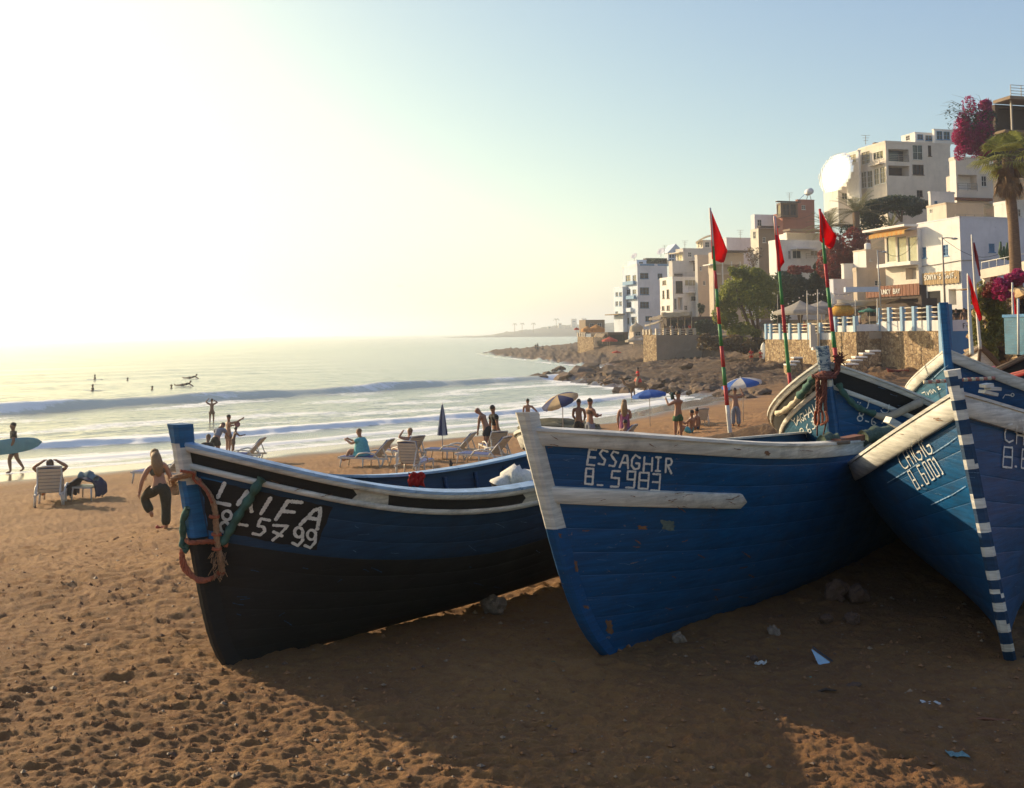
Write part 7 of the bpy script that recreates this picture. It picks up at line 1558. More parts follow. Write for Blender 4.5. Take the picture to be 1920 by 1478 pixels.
px_parasol(1056, 834, 36, 2.0, R_(24), R_(205), [M_CR, M_NV], 'cream and navy striped parasol tilted towards the sea, behind the ESSAGHIR bow')
px_parasol(1219, 800, 32, 1.75, R_(6), R_(180), [M_BL], 'open blue parasol near the camel')
px_parasol(1394, 792, 38, 2.0, R_(10), R_(190), [M_WH, M_BL], 'white and blue parasol beside the foot of the tallest flag pole')
# closed parasol
p = gnd(830, 860); hh = 100*p.y/FPX; root = empty('parasol', p, label='closed grey striped parasol standing among the loungers', cat='parasol', group='beach parasols')
mb = MB(); mb.tube([p, p+V3((0, 0, hh+.03))], .018, 6); mb.build('pole', M_METAL, root, root)
for k in range(8):
    mb = MB(); rows = []
    for i in range(8):
        f = i/7; r = .02+.17*f**.8; row = []
        for j in range(4): a = 2*math.pi*(k+j/3)/8; rr = r*(1 if j in (0, 3) else .72); row.append(p+V3((math.cos(a)*rr, math.sin(a)*rr, hh-f*hh*.57)))
        rows.append(row)
    mb.grid(rows); mb.build('canopy_panel', (M_GY, M_NV)[k % 2], root, root)
# striped flag poles
M_FR = pm('pole_red', (.42, .02, .025), .6, .2, 20, .2); M_FG = pm('pole_green', (.04, .20, .05), .6, .25, 20, .2); M_FW = pm('pole_white', (.62, .58, .50), .6, .12, 20, .2)
M_FLAG = pm('flag_red', (.72, .008, .006), .8, .12, 6, .2, trans=.5)
def flagpole(bx, by, tx, ty, Y, segs, label, flag, rad=.018, flagmat=None, name='flag_pole', group='red flags on striped poles', flabel='', low=None):
    """segs: list of (fraction up, material index R/G/W) boundaries"""
    a = at(bx, by, Y); b = at(tx, ty, Y+.1); 
    if low is not None: a = a+(a-b).normalized()*low
    root = empty(name, a, label=label, cat='flag pole', group=group); L = (b-a).length; d = (b-a).normalized(); mb = MB(); side = nrm(d.cross(V3((0, 1, 0))))
    bow = lambda f: a+d*(L*f)+side*(.02*L*.2*math.sin(f*math.pi))
    prev = 0
    for f, c in segs:
        n = max(2, int((f-prev)*30)); mb.tube([bow(prev+(f-prev)*i/n) for i in range(n+1)], [rad*(1.25-.6*(prev+(f-prev)*i/n)) for i in range(n+1)], 7, 'RGW'.index(c)); prev = f
    mb.build('pole', [M_FR, M_FG, M_FW], root, root)
    # flag: outline given in photograph pixels, hung with depth and folds
    fr = empty('flag', b, label=flabel, cat='flag', group='red flags flying over the boats')
    rows = []; hoist, fly = flag; n = 14; m = 12
    for i in range(n+1):
        f = i/n; row = []
        def pick(c, f):
            u = f*(len(c)-1); k = min(int(u), len(c)-2); g = u-k; return (c[k][0]*(1-g)+c[k+1][0]*g, c[k][1]*(1-g)+c[k+1][1]*g)
        A = pick(hoist, f); B = pick(fly, f)
        for j in range(m+1):
            g = j/m; Yd = Y+.05+g*.25+.10*math.sin(g*8+f*3)*g**.5+.05*math.sin(f*9+g*3)*g
            row.append(at(A[0]*(1-g)+B[0]*g, A[1]*(1-g)+B[1]*g, Yd))
        rows.append(row)
    mb = MB(); mb.grid(rows); o = mb.build('cloth', flagmat or M_FLAG, fr, fr)
    so_ = o.modifiers.new('thick', 'SOLIDIFY'); so_.thickness = .004
    return root
S1 = [(.19, 'W'), (.27, 'R'), (.345, 'G'), (.43, 'R'), (.52, 'G'), (.59, 'R'), (.665, 'G'), (.74, 'R'), (.84, 'G'), (1, 'W')]
flagpole(1368, 800, 1331, 390, 24, S1, 'tallest striped flag pole, leftmost of three, planted behind the sand heap', ([(1332, 394), (1333, 440), (1335, 486)], [(1333, 394), (1348, 430), (1364, 470), (1358, 492), (1352, 493)]), .045, flabel='red flag on the leftmost striped pole', low=.6)
S2 = [(.04, 'W'), (.20, 'R'), (.33, 'G'), (.44, 'R'), (.58, 'G'), (.68, 'R'), (.80, 'G'), (.93, 'R'), (1, 'W')]
flagpole(1483, 716, 1452, 405, 13.2, S2, 'striped flag pole in the middle of three, standing in the YAGHAVAT boat', ([(1451, 407), (1454, 460), (1460, 512)], [(1453, 407), (1462, 450), (1471, 492), (1465, 500), (1461, 512)]), .026, flabel='red flag on the middle striped pole', low=1.5)
S3 = [(.10, 'G'), (.30, 'R'), (.38, 'G'), (.50, 'R'), (.60, 'G'), (.72, 'R'), (.85, 'G'), (1, 'R')]
flagpole(1568, 670, 1537, 392, 12.0, S3, 'striped flag pole rising behind the rope hung bow', ([(1537, 394), (1537, 420), (1537, 452)], [(1538, 394), (1553, 420), (1569, 443), (1564, 462), (1557, 468)]), .024, flabel='red flag on the pole above the rope hung bow', low=.6)
flagpole(1838, 655, 1822, 440, 22, [(1, 'W')], 'plain pale pole carrying a drooping red flag, farther back on the right', ([(1825, 455), (1826, 470), (1828, 485)], [(1827, 455), (1834, 480), (1839, 518), (1836, 518)]), .03, flabel='darker red flag hanging limp from the plain pole', group='plain flag poles on the right', flagmat=pm('flag_dark_red', (.32, .03, .03), .8, .2, 6, .2, trans=.3))
flagpole(1822, 665, 1815, 513, 17, [(1, 'W')], 'plain pale pole with the large red flag beside the vines', ([(1815, 516), (1819, 540), (1822, 566)], [(1817, 517), (1832, 560), (1842, 598), (1836, 603)]), .03, flabel='large bright red flag beside the vines', group='plain flag poles on the right')
flagpole(1903, 660, 1898, 530, 19, [(1, 'W')], 'plain pale pole with a furled red flag at the right edge', ([(1899, 548), (1899, 570), (1900, 594)], [(1901, 548), (1905, 575), (1909, 596)]), .025, flabel='furled red flag at the right edge', group='plain flag poles on the right')
# ------------------------------------------------------------------ ropes, gear and litter
def onb(b, px, py, lift=.035, D=6.9):
    l, n = b.hit(px, py, lift); return l if l is not None else at(px, py, D)
def path3(b, pts, ox, oy, sc, lift=.035, D=6.9): return [onb(b, ox+x/sc, oy+y/sc, lift, D) for x, y in pts]
R3 = lambda pts, lift=.035: path3(b1, pts, 300, 780, 3.08, lift, 6.9)
rp = empty('mooring_rope', at(400, 920, 6.8), label='coil of beige and orange rope hung over the LAIFA bow post', cat='rope')
mb = MB()
for k, dx in enumerate((-9, 0, 9)): rope(mb, R3([(92+dx, 452), (82+dx, 400), (112, 352-dx*.5), (165, 332-dx), (212, 338-dx), (258+dx*.4, 385-dx*.4), (300+dx, 440), (328+dx, 520), (335+dx, 620), (338+dx, 700), (352+dx, 790), (362+dx, 880)], .03+.012*k), .015)
mb.build('beige_strand', M_ROPEB, rp, rp)
mb = MB(); rope(mb, R3([(152, 716), (185, 722), (250, 722), (310, 716), (372, 712), (385, 740)], .03), .017); mb.build('orange_strand', M_ROPEO, rp, rp); mb = MB(); rope(mb, R3([(135, 770), (130, 810), (150, 870), (190, 925), (240, 945), (300, 925), (345, 895), (372, 900)], .03), .016); mb.build('orange_strand', M_ROPEO, rp, rp); mb = MB(); rope(mb, R3([(125, 770), (122, 830), (140, 890), (200, 935), (270, 938)], .05), .014); mb.build('orange_strand', M_ROPEO, rp, rp); mb = MB(); rope(mb, R3([(128, 300), (160, 325), (222, 345), (285, 400), (322, 480)], .07), .010)
mb.build('orange_strand', M_ROPEO, rp, rp)
for (x, y) in ((232, 362), (328, 560), (338, 662), (340, 745)): mb = MB(); rope(mb, R3([(x-26, y), (x, y+4), (x+26, y-2)], .06), .012); mb.build('rope_whipping', M_ROPEO, rp, rp)
mb = MB(); rng = random.Random(9)
for i in range(40): a = R3([(rng.uniform(310, 400), rng.uniform(760, 900))], .05)[0]; mb.tube([a, a+V3((rng.uniform(-.04, .04), -.02, -rng.uniform(.02, .07)))], .003, 3)
mb.build('frayed_end', M_ROPEB, rp, rp, kind='stuff')
cl = empty('cloth_strip', at(480, 930, 6.8), label='faded green cloth strip tied across the LAIFA lettering', cat='cloth'); mb = MB(); cloth_tube(mb, R3([(592, 350), (560, 400), (520, 468), (470, 545), (425, 620), (395, 670), (366, 725)], .03), .030, 2); mb.build('strip', M_GREEN, cl, cl)
cl = empty('cloth_strip', at(345, 1000, 6.8), label='faded green cloth strip hanging left of the LAIFA bow post', cat='cloth'); mb = MB(); cloth_tube(mb, R3([(165, 520), (152, 600), (132, 690), (128, 745), (150, 775), (160, 740)], .03), .022, 5); mb.build('strip', M_GREEN, cl, cl)
# inside and on the rail of LAIFA
rc = empty('red_cloth', at(780, 898, 9.2), label='crumpled red cloth hanging on the far rail of the LAIFA boat', cat='cloth'); mb = MB(); rows = []
for j in range(8): rows.append([at(766+30*i/7+1.5*math.sin(j), 886+26*j/7+2*math.sin(i*2+j), 9.0+.03*math.sin(i*2.2+j*1.7)) for i in range(8)])
mb.grid(rows); o = mb.build('cloth', C['red'], rc, rc); o.modifiers.new('t', 'SOLIDIFY').thickness = .006
tp = empty('thole_pin', at(846, 878, 9.8), label='short wooden peg standing on the far rail of the LAIFA boat', cat='peg'); mb = MB(); mb.tube([at(847, 884, 9.8), at(844, 863, 9.8)], [.018, .014], 6); mb.tube([at(842, 871, 9.8), at(849, 869, 9.8)], .010, 5); mb.build('peg', M_WOODD, tp, tp)
nb = empty('net_bundle', at(968, 905, 9.2), label='white bundle of netting lying inside the LAIFA boat', cat='net'); mb = MB(); c = at(970, 908, 9.0); cloth_tube(mb, [c+V3((-.16, 0, -.06)), c+V3((-.06, .05, .04)), c+V3((.08, .02, .03)), c+V3((.2, 0, -.02))], .11, 7, 12); mb.build('bundle', pm('white_net', (.66, .62, .52), .9, .2, 40, .6, .01), nb, nb)
# YAGHAVAT bow
R8 = lambda pts, lift=.04: path3(b4, pts, 1430, 640, 6.194, lift, 10.7)
rp = empty('rope_bundle', at(1545, 740, 10.6), label='dark red rope bundle lashed to and hanging from the YAGHAVAT bow', cat='rope'); mb = MB()
for k in range(5): rope(mb, R8([(672+k*17, 385), (676+k*16, 480), (682+k*14, 600), (686+k*13, 720), (676+k*17, 800)], .05+.02*(k % 2)), .020)
for k in range(4): rope(mb, R8([(640+10*k, 400-8*k), (700, 350+12*k), (760, 360+10*k), (830, 370-20*k), (860, 260-18*k), (900, 205-5*k)], .06+.02*k), .018)
mb.build('lashing', M_ROPED, rp, rp); mb = MB()
for k in range(9): rope(mb, R8([(680+k*9, 790), (668+k*13, 850), (672+k*12, 905), (690+k*8, 945)], .06+.02*(k % 3)), .012)
mb.build('orange_tassel', M_ROPEO, rp, rp); mb = MB(); mb.tube(R8([(695, 930), (698, 1080)], .07), .008, 4); mb.tube(R8([(750, 640), (757, 900), (758, 1085)], .07), .008, 4); mb.build('hanging_line', M_ROPED, rp, rp)
mb = MB(); rng = random.Random(10)
for i in range(60): a = R8([(rng.uniform(840, 930), rng.uniform(180, 250))], .07)[0]; mb.tube([a, a+V3((rng.uniform(-.06, .06), -.03, rng.uniform(-.04, .07)))], .005, 3)
mb.build('frayed_end', M_ROPED, rp, rp, kind='stuff')
cl = empty('cloth_strip', at(1500, 740, 10.6), label='green and cream cloth roll slung along the sunlit side of the YAGHAVAT bow', cat='cloth'); mb = MB(); cloth_tube(mb, R8([(650, 400), (600, 470), (540, 550), (480, 620)], .06), .042, 11); mb.build('green_part', M_GREEN, cl, cl); mb = MB(); cloth_tube(mb, R8([(490, 600), (430, 680), (360, 740), (290, 790), (215, 815)], .06), .030, 12); mb.build('cream_part', M_CREAM, cl, cl)
cl = empty('cloth_strip', at(1620, 760, 10.6), label='green cloth strip hanging over the Arabic lettering of the YAGHAVAT boat', cat='cloth'); mb = MB(); cloth_tube(mb, R8([(858, 480), (890, 560), (960, 650), (1040, 730), (1130, 785), (1270, 830)], .05), .034, 13); mb.build('strip', M_GREEN, cl, cl)
lg_ = empty('driftwood_pole', at(1680, 770, 10.6), label='pale bent pole resting against the YAGHAVAT hull above the white rail line', cat='pole'); mb = MB(); mb.tube(R8([(1260, 835), (1330, 858), (1420, 850), (1520, 808), (1640, 750), (1775, 690)], .07), [.03, .04, .042, .042, .045, .048], 8); mb.build('pole', pm('driftwood', (.42, .33, .22), .9, .25, 8, .5, .01), lg_, lg_)
# gear on the ESSAGHIR stern rail
bd_ = empty('rust_board', at(1588, 823, 8.6), label='rust red board lying on the ESSAGHIR rail', cat='board'); mb = MB(); mb.bar(at(1566, 829, 8.9), at(1612, 820, 9.3), .10, .05); mb.build('board', M_PLANKR, bd_, bd_)
nt_ = empty('net_bundle', at(1640, 812, 9), label='greenish coil of net and rope on the ESSAGHIR stern', cat='net'); mb = MB(); cloth_tube(mb, [at(1618, 822, 9.3), at(1640, 815, 9.4), at(1668, 812, 9.6)], .07, 21, 8); mb.build('net', pm('green_brown_net', (.09, .12, .08), .95, .4, 50, .8, .01), nt_, nt_); mb = MB(); cloth_tube(mb, [at(1540, 826, 8.9), at(1556, 822, 9), at(1572, 824, 9)], .05, 22, 8); mb.build('net', pm('green_brown_net', (.09, .12, .08), .95, .4, 50, .8, .01), nt_, nt_)
hd_ = empty('boat_hook', at(1550, 834, 8.7), label='pale wooden handle lying along the ESSAGHIR rail', cat='handle'); mb = MB(); mb.tube([at(1522, 834, 8.55), at(1592, 829, 8.8)], .018, 6); mb.build('handle', M_WOOD, hd_, hd_)
wp_ = empty('white_patch', at(1682, 797, 10), label='white cap at the end of the far blue rail behind the ESSAGHIR boat', cat='rail cap'); mb = MB(); mb.box(at(1682, 797, 9.9), (.22, .16, .06), (nrm(V3((.8, .1, -.45))), V3((0, 1, 0)), nrm(V3((.45, 0, .8))))); mb.build('cap', M_WHITE, wp_, wp_)
st_ = empty('striped_stick', at(1710, 718, 11), label='banded pink and cream stick lying across the bow of the tall posted boat', cat='stick'); n = 12
for i in range(n): mb = MB(); a = at(1732+30*i, 716-.9*i, 11.3); 
mb = MB()
for i in range(18): a = at(1732+7.4*i, 717-.45*i, 11.35); b_ = at(1732+7.4*(i+1), 717-.45*(i+1), 11.35); mb.tube([a, b_], .022, 6, i % 2)
mb.build('stick', [M_CREAM, pm('faded_pink', (.42, .16, .11), .8, .2, 20, .2)], st_, st_)
pb = empty('crumpled_carton', at(1855, 735, 6.9), label='crumpled white carton on the right rail of the CHIGIG boat', cat='carton'); mb = MB(); c = at(1856, 737, 6.75)
for k, (dx, dz, w_) in enumerate(((-.01, .0, .10), (.02, .028, .08), (-.02, .05, .06))): mb.box(c+V3((dx, .0, dz)), (w_, .07, .022), (nrm(V3((1, .2, -.25+.2*k))), nrm(V3((-.2, 1, 0))), nrm(V3((.25-.2*k, 0, 1)))))
mb.build('carton', M_WHITE, pb, pb)
# scratches, nail rust and scuffs on the big hulls
M_SCR1 = pm('scratch_pale', (.10, .19, .30), .7, .3, 20, .1)
def scuffs(b, boxes, n, mat, w_, seed, name='scratch'):
    rng = random.Random(seed); L = []
    for i in range(n):
        x0, y0, x1, y1 = boxes[i % len(boxes)]; x, y = rng.uniform(x0, x1), rng.uniform(y0, y1); l = rng.uniform(3, 22); a = rng.gauss(.12, .35); L.append([(x, y), (x+l*math.cos(a)*.5, y+l*math.sin(a)*.5+rng.uniform(-1, 1)), (x+l*math.cos(a), y+l*math.sin(a))])
    o = b.strokes(name, L, w_, mat, .6, lift=.005); o['kind'] = 'stuff'
scuffs(b2, [(1060, 985, 1500, 1060), (1090, 1060, 1350, 1180), (1040, 850, 1590, 900)], 16, M_SCR1, .003, 1); scuffs(b2, [(1080, 990, 1420, 1150)], 16, M_RUST, .007, 2, 'rust_mark'); scuffs(b2, [(1050, 925, 1370, 950), (1020, 812, 1580, 845)], 26, M_RUST, .004, 3, 'nail_stain')
scuffs(b1, [(440, 1060, 980, 1100), (430, 1100, 760, 1200), (640, 975, 1000, 1050)], 24, M_NAVY, .006, 4); scuffs(b1, [(660, 970, 1010, 1040)], 8, M_SCR1, .003, 5); scuffs(b1, [(400, 858, 960, 935)], 16, M_RUST, .004, 6, 'nail_stain')
scuffs(b3, [(1640, 880, 1820, 1000), (1700, 1000, 1840, 1120)], 12, M_SCR1, .003, 7); scuffs(b3, [(1850, 800, 1918, 1000), (1890, 1000, 1918, 1150)], 8, M_SCR1, .003, 8); scuffs(b3, [(1620, 780, 1770, 870)], 10, M_RUST, .005, 9, 'nail_stain'); scuffs(b4, [(1600, 700, 1720, 790)], 6, M_SCR1, .003, 10)
# farther boats on the right
def far_boat(label, q, cols, rails, stem, smax=1., text=None, inner=None, name='fishing_boat', npl=6, group='wooden fishing boats drawn up on the sand'):
    b = Boat(q, label, smax, name, group); b.inner = inner or M_BLUE; b.thw = (.4,); b.skin(cols, npl)
    for d0, d1, th, m in rails: b.strake('rail_strake', d0, d1, th, m)
    b.cap(.09, .02, rails[0][3]); b.stem(.08, .07, stem[0], [stem[1]], lambda y, k: 0); b.bvh(); return b
M_REDP = mat_boat('paint_red', (.28, .018, .018)); M_BRNP = mat_boat('paint_brown_rail', (.15, .10, .07))
c = at(1896, 660, 15.2)
b6 = far_boat('dark boat with a black number panel and pale brown rail, right of the red flag', dict(heel=.12, trim=.05, L=2.4, Hm=1.15, Hs=1.2, B=.55, pb=2.2, sm=.4, F0=.1, X=c.x+.05, Y=15.2, Z=2.93, yaw=R_(92), r=.35, H0=1.85), lambda s, k: M_BLACK if k < 2 else M_NAVY, [(0, .08, .04, M_BRNP)], (.12, M_NAVY))
b6.strokes('lettering', tr([[(1030, 565), (1040, 545), (1050, 570)], [(1062, 560), (1066, 545)], [(1078, 550), (1084, 565)], [(1095, 545), (1100, 560), (1110, 540)], [(1125, 535), (1130, 550)], [(1125, 545), (1130, 575), (1140, 572), (1136, 545), (1125, 545)], [(1162, 535), (1150, 540), (1155, 552), (1168, 550), (1160, 568)], [(1172, 535), (1184, 532), (1178, 545), (1188, 552), (1178, 562)], [(1196, 528), (1200, 556)], [(1206, 522), (1220, 516), (1216, 548)]], 1640, 560, 4.925), .014, M_LET, label='small white name and number, 8 5317')
c = at(2015, 690, 13.6)
far_boat('red railed dark blue boat cut off by the right edge', dict(heel=0, trim=.03, L=5, Hm=1.2, Hs=1.25, B=.9, pb=2.2, sm=.4, F0=.1, X=c.x, Y=13.6, Z=2.95, yaw=R_(70), r=.4, H0=1.7), lambda s, k: M_NAVY, [(0, .07, .04, M_REDP)], (.1, M_REDP), .9)
wh_ = empty('wheelhouse', at(1925, 640, 17.5), label='turquoise cabin of a boat at the right edge of the picture', cat='cabin'); mb = MB(); mb.box(at(1926, 628, 17.6), (.40, .8, .68)); mb.build('cabin_walls', M_TEAL, wh_, wh_); mb = MB(); mb.box(at(1926, 592, 17.6), (.46, .86, .05)); mb.build('roof', M_STEMB, wh_, wh_); mb = MB(); mb.tube([at(1910, 665, 17.2), at(1909, 560, 17.2)], .02, 5); mb.build('mast', M_FRAME_W, wh_, wh_)
c = gnd(1668, 701); q = dict(heel=.0, trim=0, L=1.7, Hm=.26, Hs=.28, B=.30, pb=2.2, sm=.5, F0=.3, X=c.x, Y=c.y, Z=c.z, yaw=R_(18), r=.2, H0=.42)
far_boat('small red and white dinghy on the rocks by the man with the phone', q, lambda s, k: M_REDP if k < 4 else M_BRNP, [(0, .05, .03, M_REDP)], (.02, M_REDP), inner=M_WHITE, name='dinghy', group='small dinghies behind the fishing boats')
q = dict(heel=.0, trim=0, L=3.4, Hm=.95, Hs=1.0, B=.6, pb=2.4, sm=.5, F0=.2, X=at(1648, 720, 18.5).x, Y=18.5, Z=2.84, yaw=R_(8), r=.3, H0=1.05)
far_boat('low dark boat with a brown rail lying behind the YAGHAVAT boat', q, lambda s, k: M_BLACK if k < 2 else M_NAVY, [(0, .08, .03, M_BRNP)], (.05, M_BRNP))
c = at(1818, 668, 26); q = dict(heel=.1, trim=.04, L=2.4, Hm=1.05, Hs=1.1, B=.5, pb=2.4, sm=.45, F0=.2, X=c.x+.1, Y=26, Z=3.0, yaw=R_(66), r=.3, H0=1.62)
far_boat('small white dinghy with a beige rail behind the tall blue bow post', q, lambda s, k: M_WHITE if k < 3 else M_NAVY, [(0, .14, .04, M_BRNP)], (.08, M_BRNP), inner=M_WHITE, name='dinghy', group='small dinghies behind the fishing boats')
# surfboards and a slab near the two people in red
for px, py, lab, L in ((1431, 664, 'white surfboard standing beside the people in red, left of two', 1.9), (1441, 662, 'white surfboard standing beside the people in red, right of two', 1.5)):
    c = gnd(px, 676)+V3((0, 0, L*.48)); surfboard('surfboard', lab, c, (.12, .1, 1), (-.7, -.7, 0), L, .62, M_BW, fins=False)
sl2 = empty('stone_slab', gnd(1416, 664), label='grey green slab leaning on the bank left of the terrace wall', cat='slab'); c = gnd(1415, 664); mb = MB(); mb.box(c+V3((0, 0, .6)), (.55, .15, 1.4), (V3((1, 0, 0)), nrm(V3((0, 1, .35))), nrm(V3((.2, -.35, 1))))); mb.build('slab', W_GREY, sl2, sl2)
# people on the terraces
rngp = random.Random(77); tops = [C['black'], C['white'], C['brown'], C['navy'], C['red'], C['grey'], C['sand']]
for i, (px, D, z, deg, ln, lab) in enumerate([(1676, 86, 4.79, 140, 1.72, 'person in pale clothes standing behind the terrace railing, left of two'), (1690, 88, 4.79, 200, 1.78, 'person in red brown clothes standing behind the terrace railing'), (1750, 83, 4.79, 150, 1.65, 'person leaning near the cafe window'),
        (1762, 85, 4.79, 190, 1.74, 'capped person in front of the cafe window'), (1783, 84, 4.79, 160, 1.8, 'person in front of the cafe door, left of the one in black'), (1793, 83, 4.79, 20, 1.8, 'person in a black jacket seen from behind by the cafe door'), (1808, 82.5, 4.79, 30, 1.84, 'man in a brown shirt seen from behind at the corner of the cafe'),
        (1612, 90, 4.79, 100, 1.7, 'person in a white shirt behind the step of the terrace'), (1591, 92, 4.79, 170, 1.65, 'person sitting near the straw parasol'), (1550, 99, 4.2, 180, 1.7, 'guest standing under the second canopy'), (1508, 101, 4.2, 170, 1.7, 'guest standing under the big terrace canopy'),
        (1246, 142, None, 180, 1.7, 'guest at the left end of the pergola'), (1258, 143, None, 170, 1.7, 'guest second from the left under the pergola'), (1270, 142, None, 190, 1.75, 'guest in the middle of the pergola'), (1283, 143, None, 160, 1.7, 'guest right of the middle under the pergola'), (1294, 142, None, 200, 1.7, 'guest at the right end of the pergola')]):
    z = z if z is not None else fz; p = at(px, 600, D); p.z = z; t_ = [C['sand'], C['brown'], C['white'], C['navy'], C['black'], C['black'], C['brown'], C['white'], C['grey'], C['navy'], C['red'], C['brown'], C['white'], C['black'], C['navy'], C['red']][i]
    person(p, ln, faceto(p, deg), lab, skin=i % 3, top=t_, trousers=C['black'] if i % 2 else C['brown'], detail=False, hair='short')
# boulders along the rocky shore
def boulder_mesh(seed, sub=2):
    bm = bmesh.new(); bmesh.ops.create_icosphere(bm, subdivisions=sub, radius=1)
    for v in bm.verts: n_ = noise.fractal(v.co*1.1+V3((seed*7.1, 0, 0)), .8, 2, 4); v.co *= 1+.55*n_; v.co.z *= .62
    me = bpy.data.meshes.new('boulder'); bm.to_mesh(me); bm.free(); return me
M_ROCK = pm('boulder_rock', (.115, .072, .042), .92, .4, 1.6, .7, .05, under=(.22, .15, .09), wear=.60)
bms = [boulder_mesh(i, 2) for i in range(5)]
for m_ in bms: m_.materials.append(M_ROCK)
rng = random.Random(12); spots = []
for i in range(64):
    f = rng.random(); px = 1035+f*395; py = 708+f*42+rng.gauss(0, 5)-6; spots.append((px, py, rng.uniform(.28, .75)))
spots += [(1088, 701, 1.5), (1100, 694, 1.3), (1125, 716, 1.1), (1150, 705, 1.0), (1168, 737, .8), (1285, 690, .7), (1010, 712, 1.0), (1030, 707, 1.2), (1058, 712, 1.1)]
BLAB = ['largest boulder at the outer edge of the rocky shore', 'boulder touching the back of the largest shore boulder', 'boulder on the ledges above the blue parasol', 'boulder high on the ledges, seaward of the camel', 'boulder beside the legs of the camel', 'dark lone boulder under the concrete sea wall', 'outermost low boulder washed by the breaking wave', 'second outermost boulder washed by the breaking wave', 'third boulder washed by the breaking wave, nearest the largest']
for i, (px, py, s_) in enumerate(spots):
    p = gnd(px, py); o = link('boulder', bms[i % 5], None, p+V3((0, 0, s_*.08))); o.scale = (s_*rng.uniform(.8, 1.6), s_, s_*rng.uniform(.6, 1.1)); o.rotation_euler = (rng.uniform(-.3, .3), rng.uniform(-.3, .3), rng.uniform(0, 6)); tag(o, BLAB[i-64] if i >= 64 else 'brown boulder among the others along the rocky water line', 'boulder', 'boulders along the rocky shore')
rk_ = MB()
p = gnd(1056, 812); o = link('tide_rock', boulder_mesh(9, 3), None, p+V3((0, 2, .02))); o.data.materials.append(pm('weedy_rock', (.10, .085, .04), .9, .4, 4, .8, .04)); o.scale = (1.9, 1.2, .62); tag(o, 'low weed covered rock in the shallows under the striped parasol', 'rock')
# rocks and rubble round the boats
M_STONE = pm('pale_beach_stone', (.26, .19, .13), .92, .35, 14, .6, .01); M_STONED = pm('brown_beach_stone', (.15, .085, .05), .92, .35, 14, .6, .01)
sm = [boulder_mesh(20+i, 3) for i in range(4)]; smd = [m_.copy() for m_ in sm]
for m_ in sm: m_.materials.append(M_STONE)
for m_ in smd: m_.materials.append(M_STONED)
def stone(px, py, wpx, label, dark=False, flat=1., D=None, name='stone'):
    p = gnd(px, py); s_ = wpx/2*p.y/FPX*.95; i = int(px+py) % 4; o = link(name, (smd if dark else sm)[i], None, p+V3((0, 0, s_*.30*flat))); o.scale = (s_, s_*.8, s_*flat*1.25); o.rotation_euler = (.1, .2, (px*7) % 6); tag(o, label, 'stone'); return o
stone(926, 1150, 60, 'pale block shaped stone propping the LAIFA hull')
stone(1272, 1202, 26, 'pinkish stone on the shaded sand just right of the ESSAGHIR keel', flat=1.1); stone(1451, 1188, 28, 'pale rounded stone in the shade between the ESSAGHIR and CHIGIG boats'); stone(1414, 1237, 16, 'small brown stone beside the white crumpled paper', True); stone(318, 1426, 26, 'reddish brown pebble on the sunlit sand at the bottom left', True)
stone(118, 1372, 30, 'brown stone on the sunlit sand, far left near the bottom', True, .7); stone(1300, 1300, 30, 'flat brown stone in the shade below the white paper', True, .5); stone(1325, 1330, 36, 'flat reddish stone left of the torn paper', True, .4); stone(1285, 1335, 26, 'dark stone touching the flat reddish stone', True, .5)
stone(1570, 1120, 46, 'rough concrete lump in the dark under the boats, left of two', True, 1.3); stone(1608, 1122, 38, 'rough concrete lump in the dark under the boats, right of two', True, 1.2); stone(1548, 1165, 24, 'brown stone in front of the concrete lumps, left', True); stone(1598, 1165, 34, 'brown stone in front of the concrete lumps, right', True); stone(210, 1395, 20, 'low brown stone left of the reddish pebble', True, .6)
stone(1600, 1290, 30, 'low dark stone in the shade under the CHIGIG bow', True, .5); stone(1830, 1297, 30, 'flat pale stone in the shade at the right', False, .35)
def scrap(px, py, wpx, label, mat, kind='paper', cat='litter', rz=0., tall=.25):
    p = gnd(px, py); s_ = wpx*.8*p.y/FPX; r = random.Random(int(px*3+py)); root = empty({'paper': 'paper_scrap', 'shard': 'plastic_shard', 'stick': 'stick', 'bottle': 'bottle'}[kind], p, label=label, cat=cat); mb = MB()
    if kind == 'paper':
        rows = [[p+V3(((i/6-.5)*s_+r.uniform(-.06, .06)*s_, (j/5-.5)*s_*.6+r.uniform(-.05, .05)*s_, .006+abs(r.gauss(0, tall*.45))*s_)) for i in range(7)] for j in range(6)]; mb.grid(rows, smooth=False); o = mb.build('sheet', mat, root, root); o.modifiers.new('t', 'SOLIDIFY').thickness = .002
    if kind == 'stick':
        d = V3((math.cos(rz), math.sin(rz), .04)); mb.tube([p-d*s_*.5+V3((0, 0, .012)), p+V3((0, .01, .022)), p+d*s_*.2+V3((0, -.01, .02)), p+d*s_*.5+V3((0, 0, .012))], [.007, .009, .008, .004], 5); mb.build('stick', mat, root, root)
    if kind == 'bottle':
        d = nrm(V3((math.cos(rz), math.sin(rz), .05))); y_ = d.cross(Z3); mb.lathe(p-d*s_*.5+V3((0, 0, s_*.14)), [(0, 0), (s_*.15, 0), (s_*.16, s_*.6), (s_*.06, s_*.8), (s_*.06, s_), (0, s_)], 10, ax=(y_, d.cross(y_), d)); mb.build('glass', mat, root, root)
    return root
M_SCW = pm('scrap_white', (.52, .50, .44), .8, .2, 20, .3, .004); M_SCT = pm('scrap_turquoise', (.12, .22, .22), .6, .2, 20, .2); M_SCG = pm('bottle_green_glass', (.06, .18, .12), .2, .2, 20, .1); M_SCR = pm('scrap_red', (.35, .04, .03), .7, .2, 20, .2); M_LEAF = pm('dry_leaf', (.22, .16, .09), .9, .3, 20, .4)
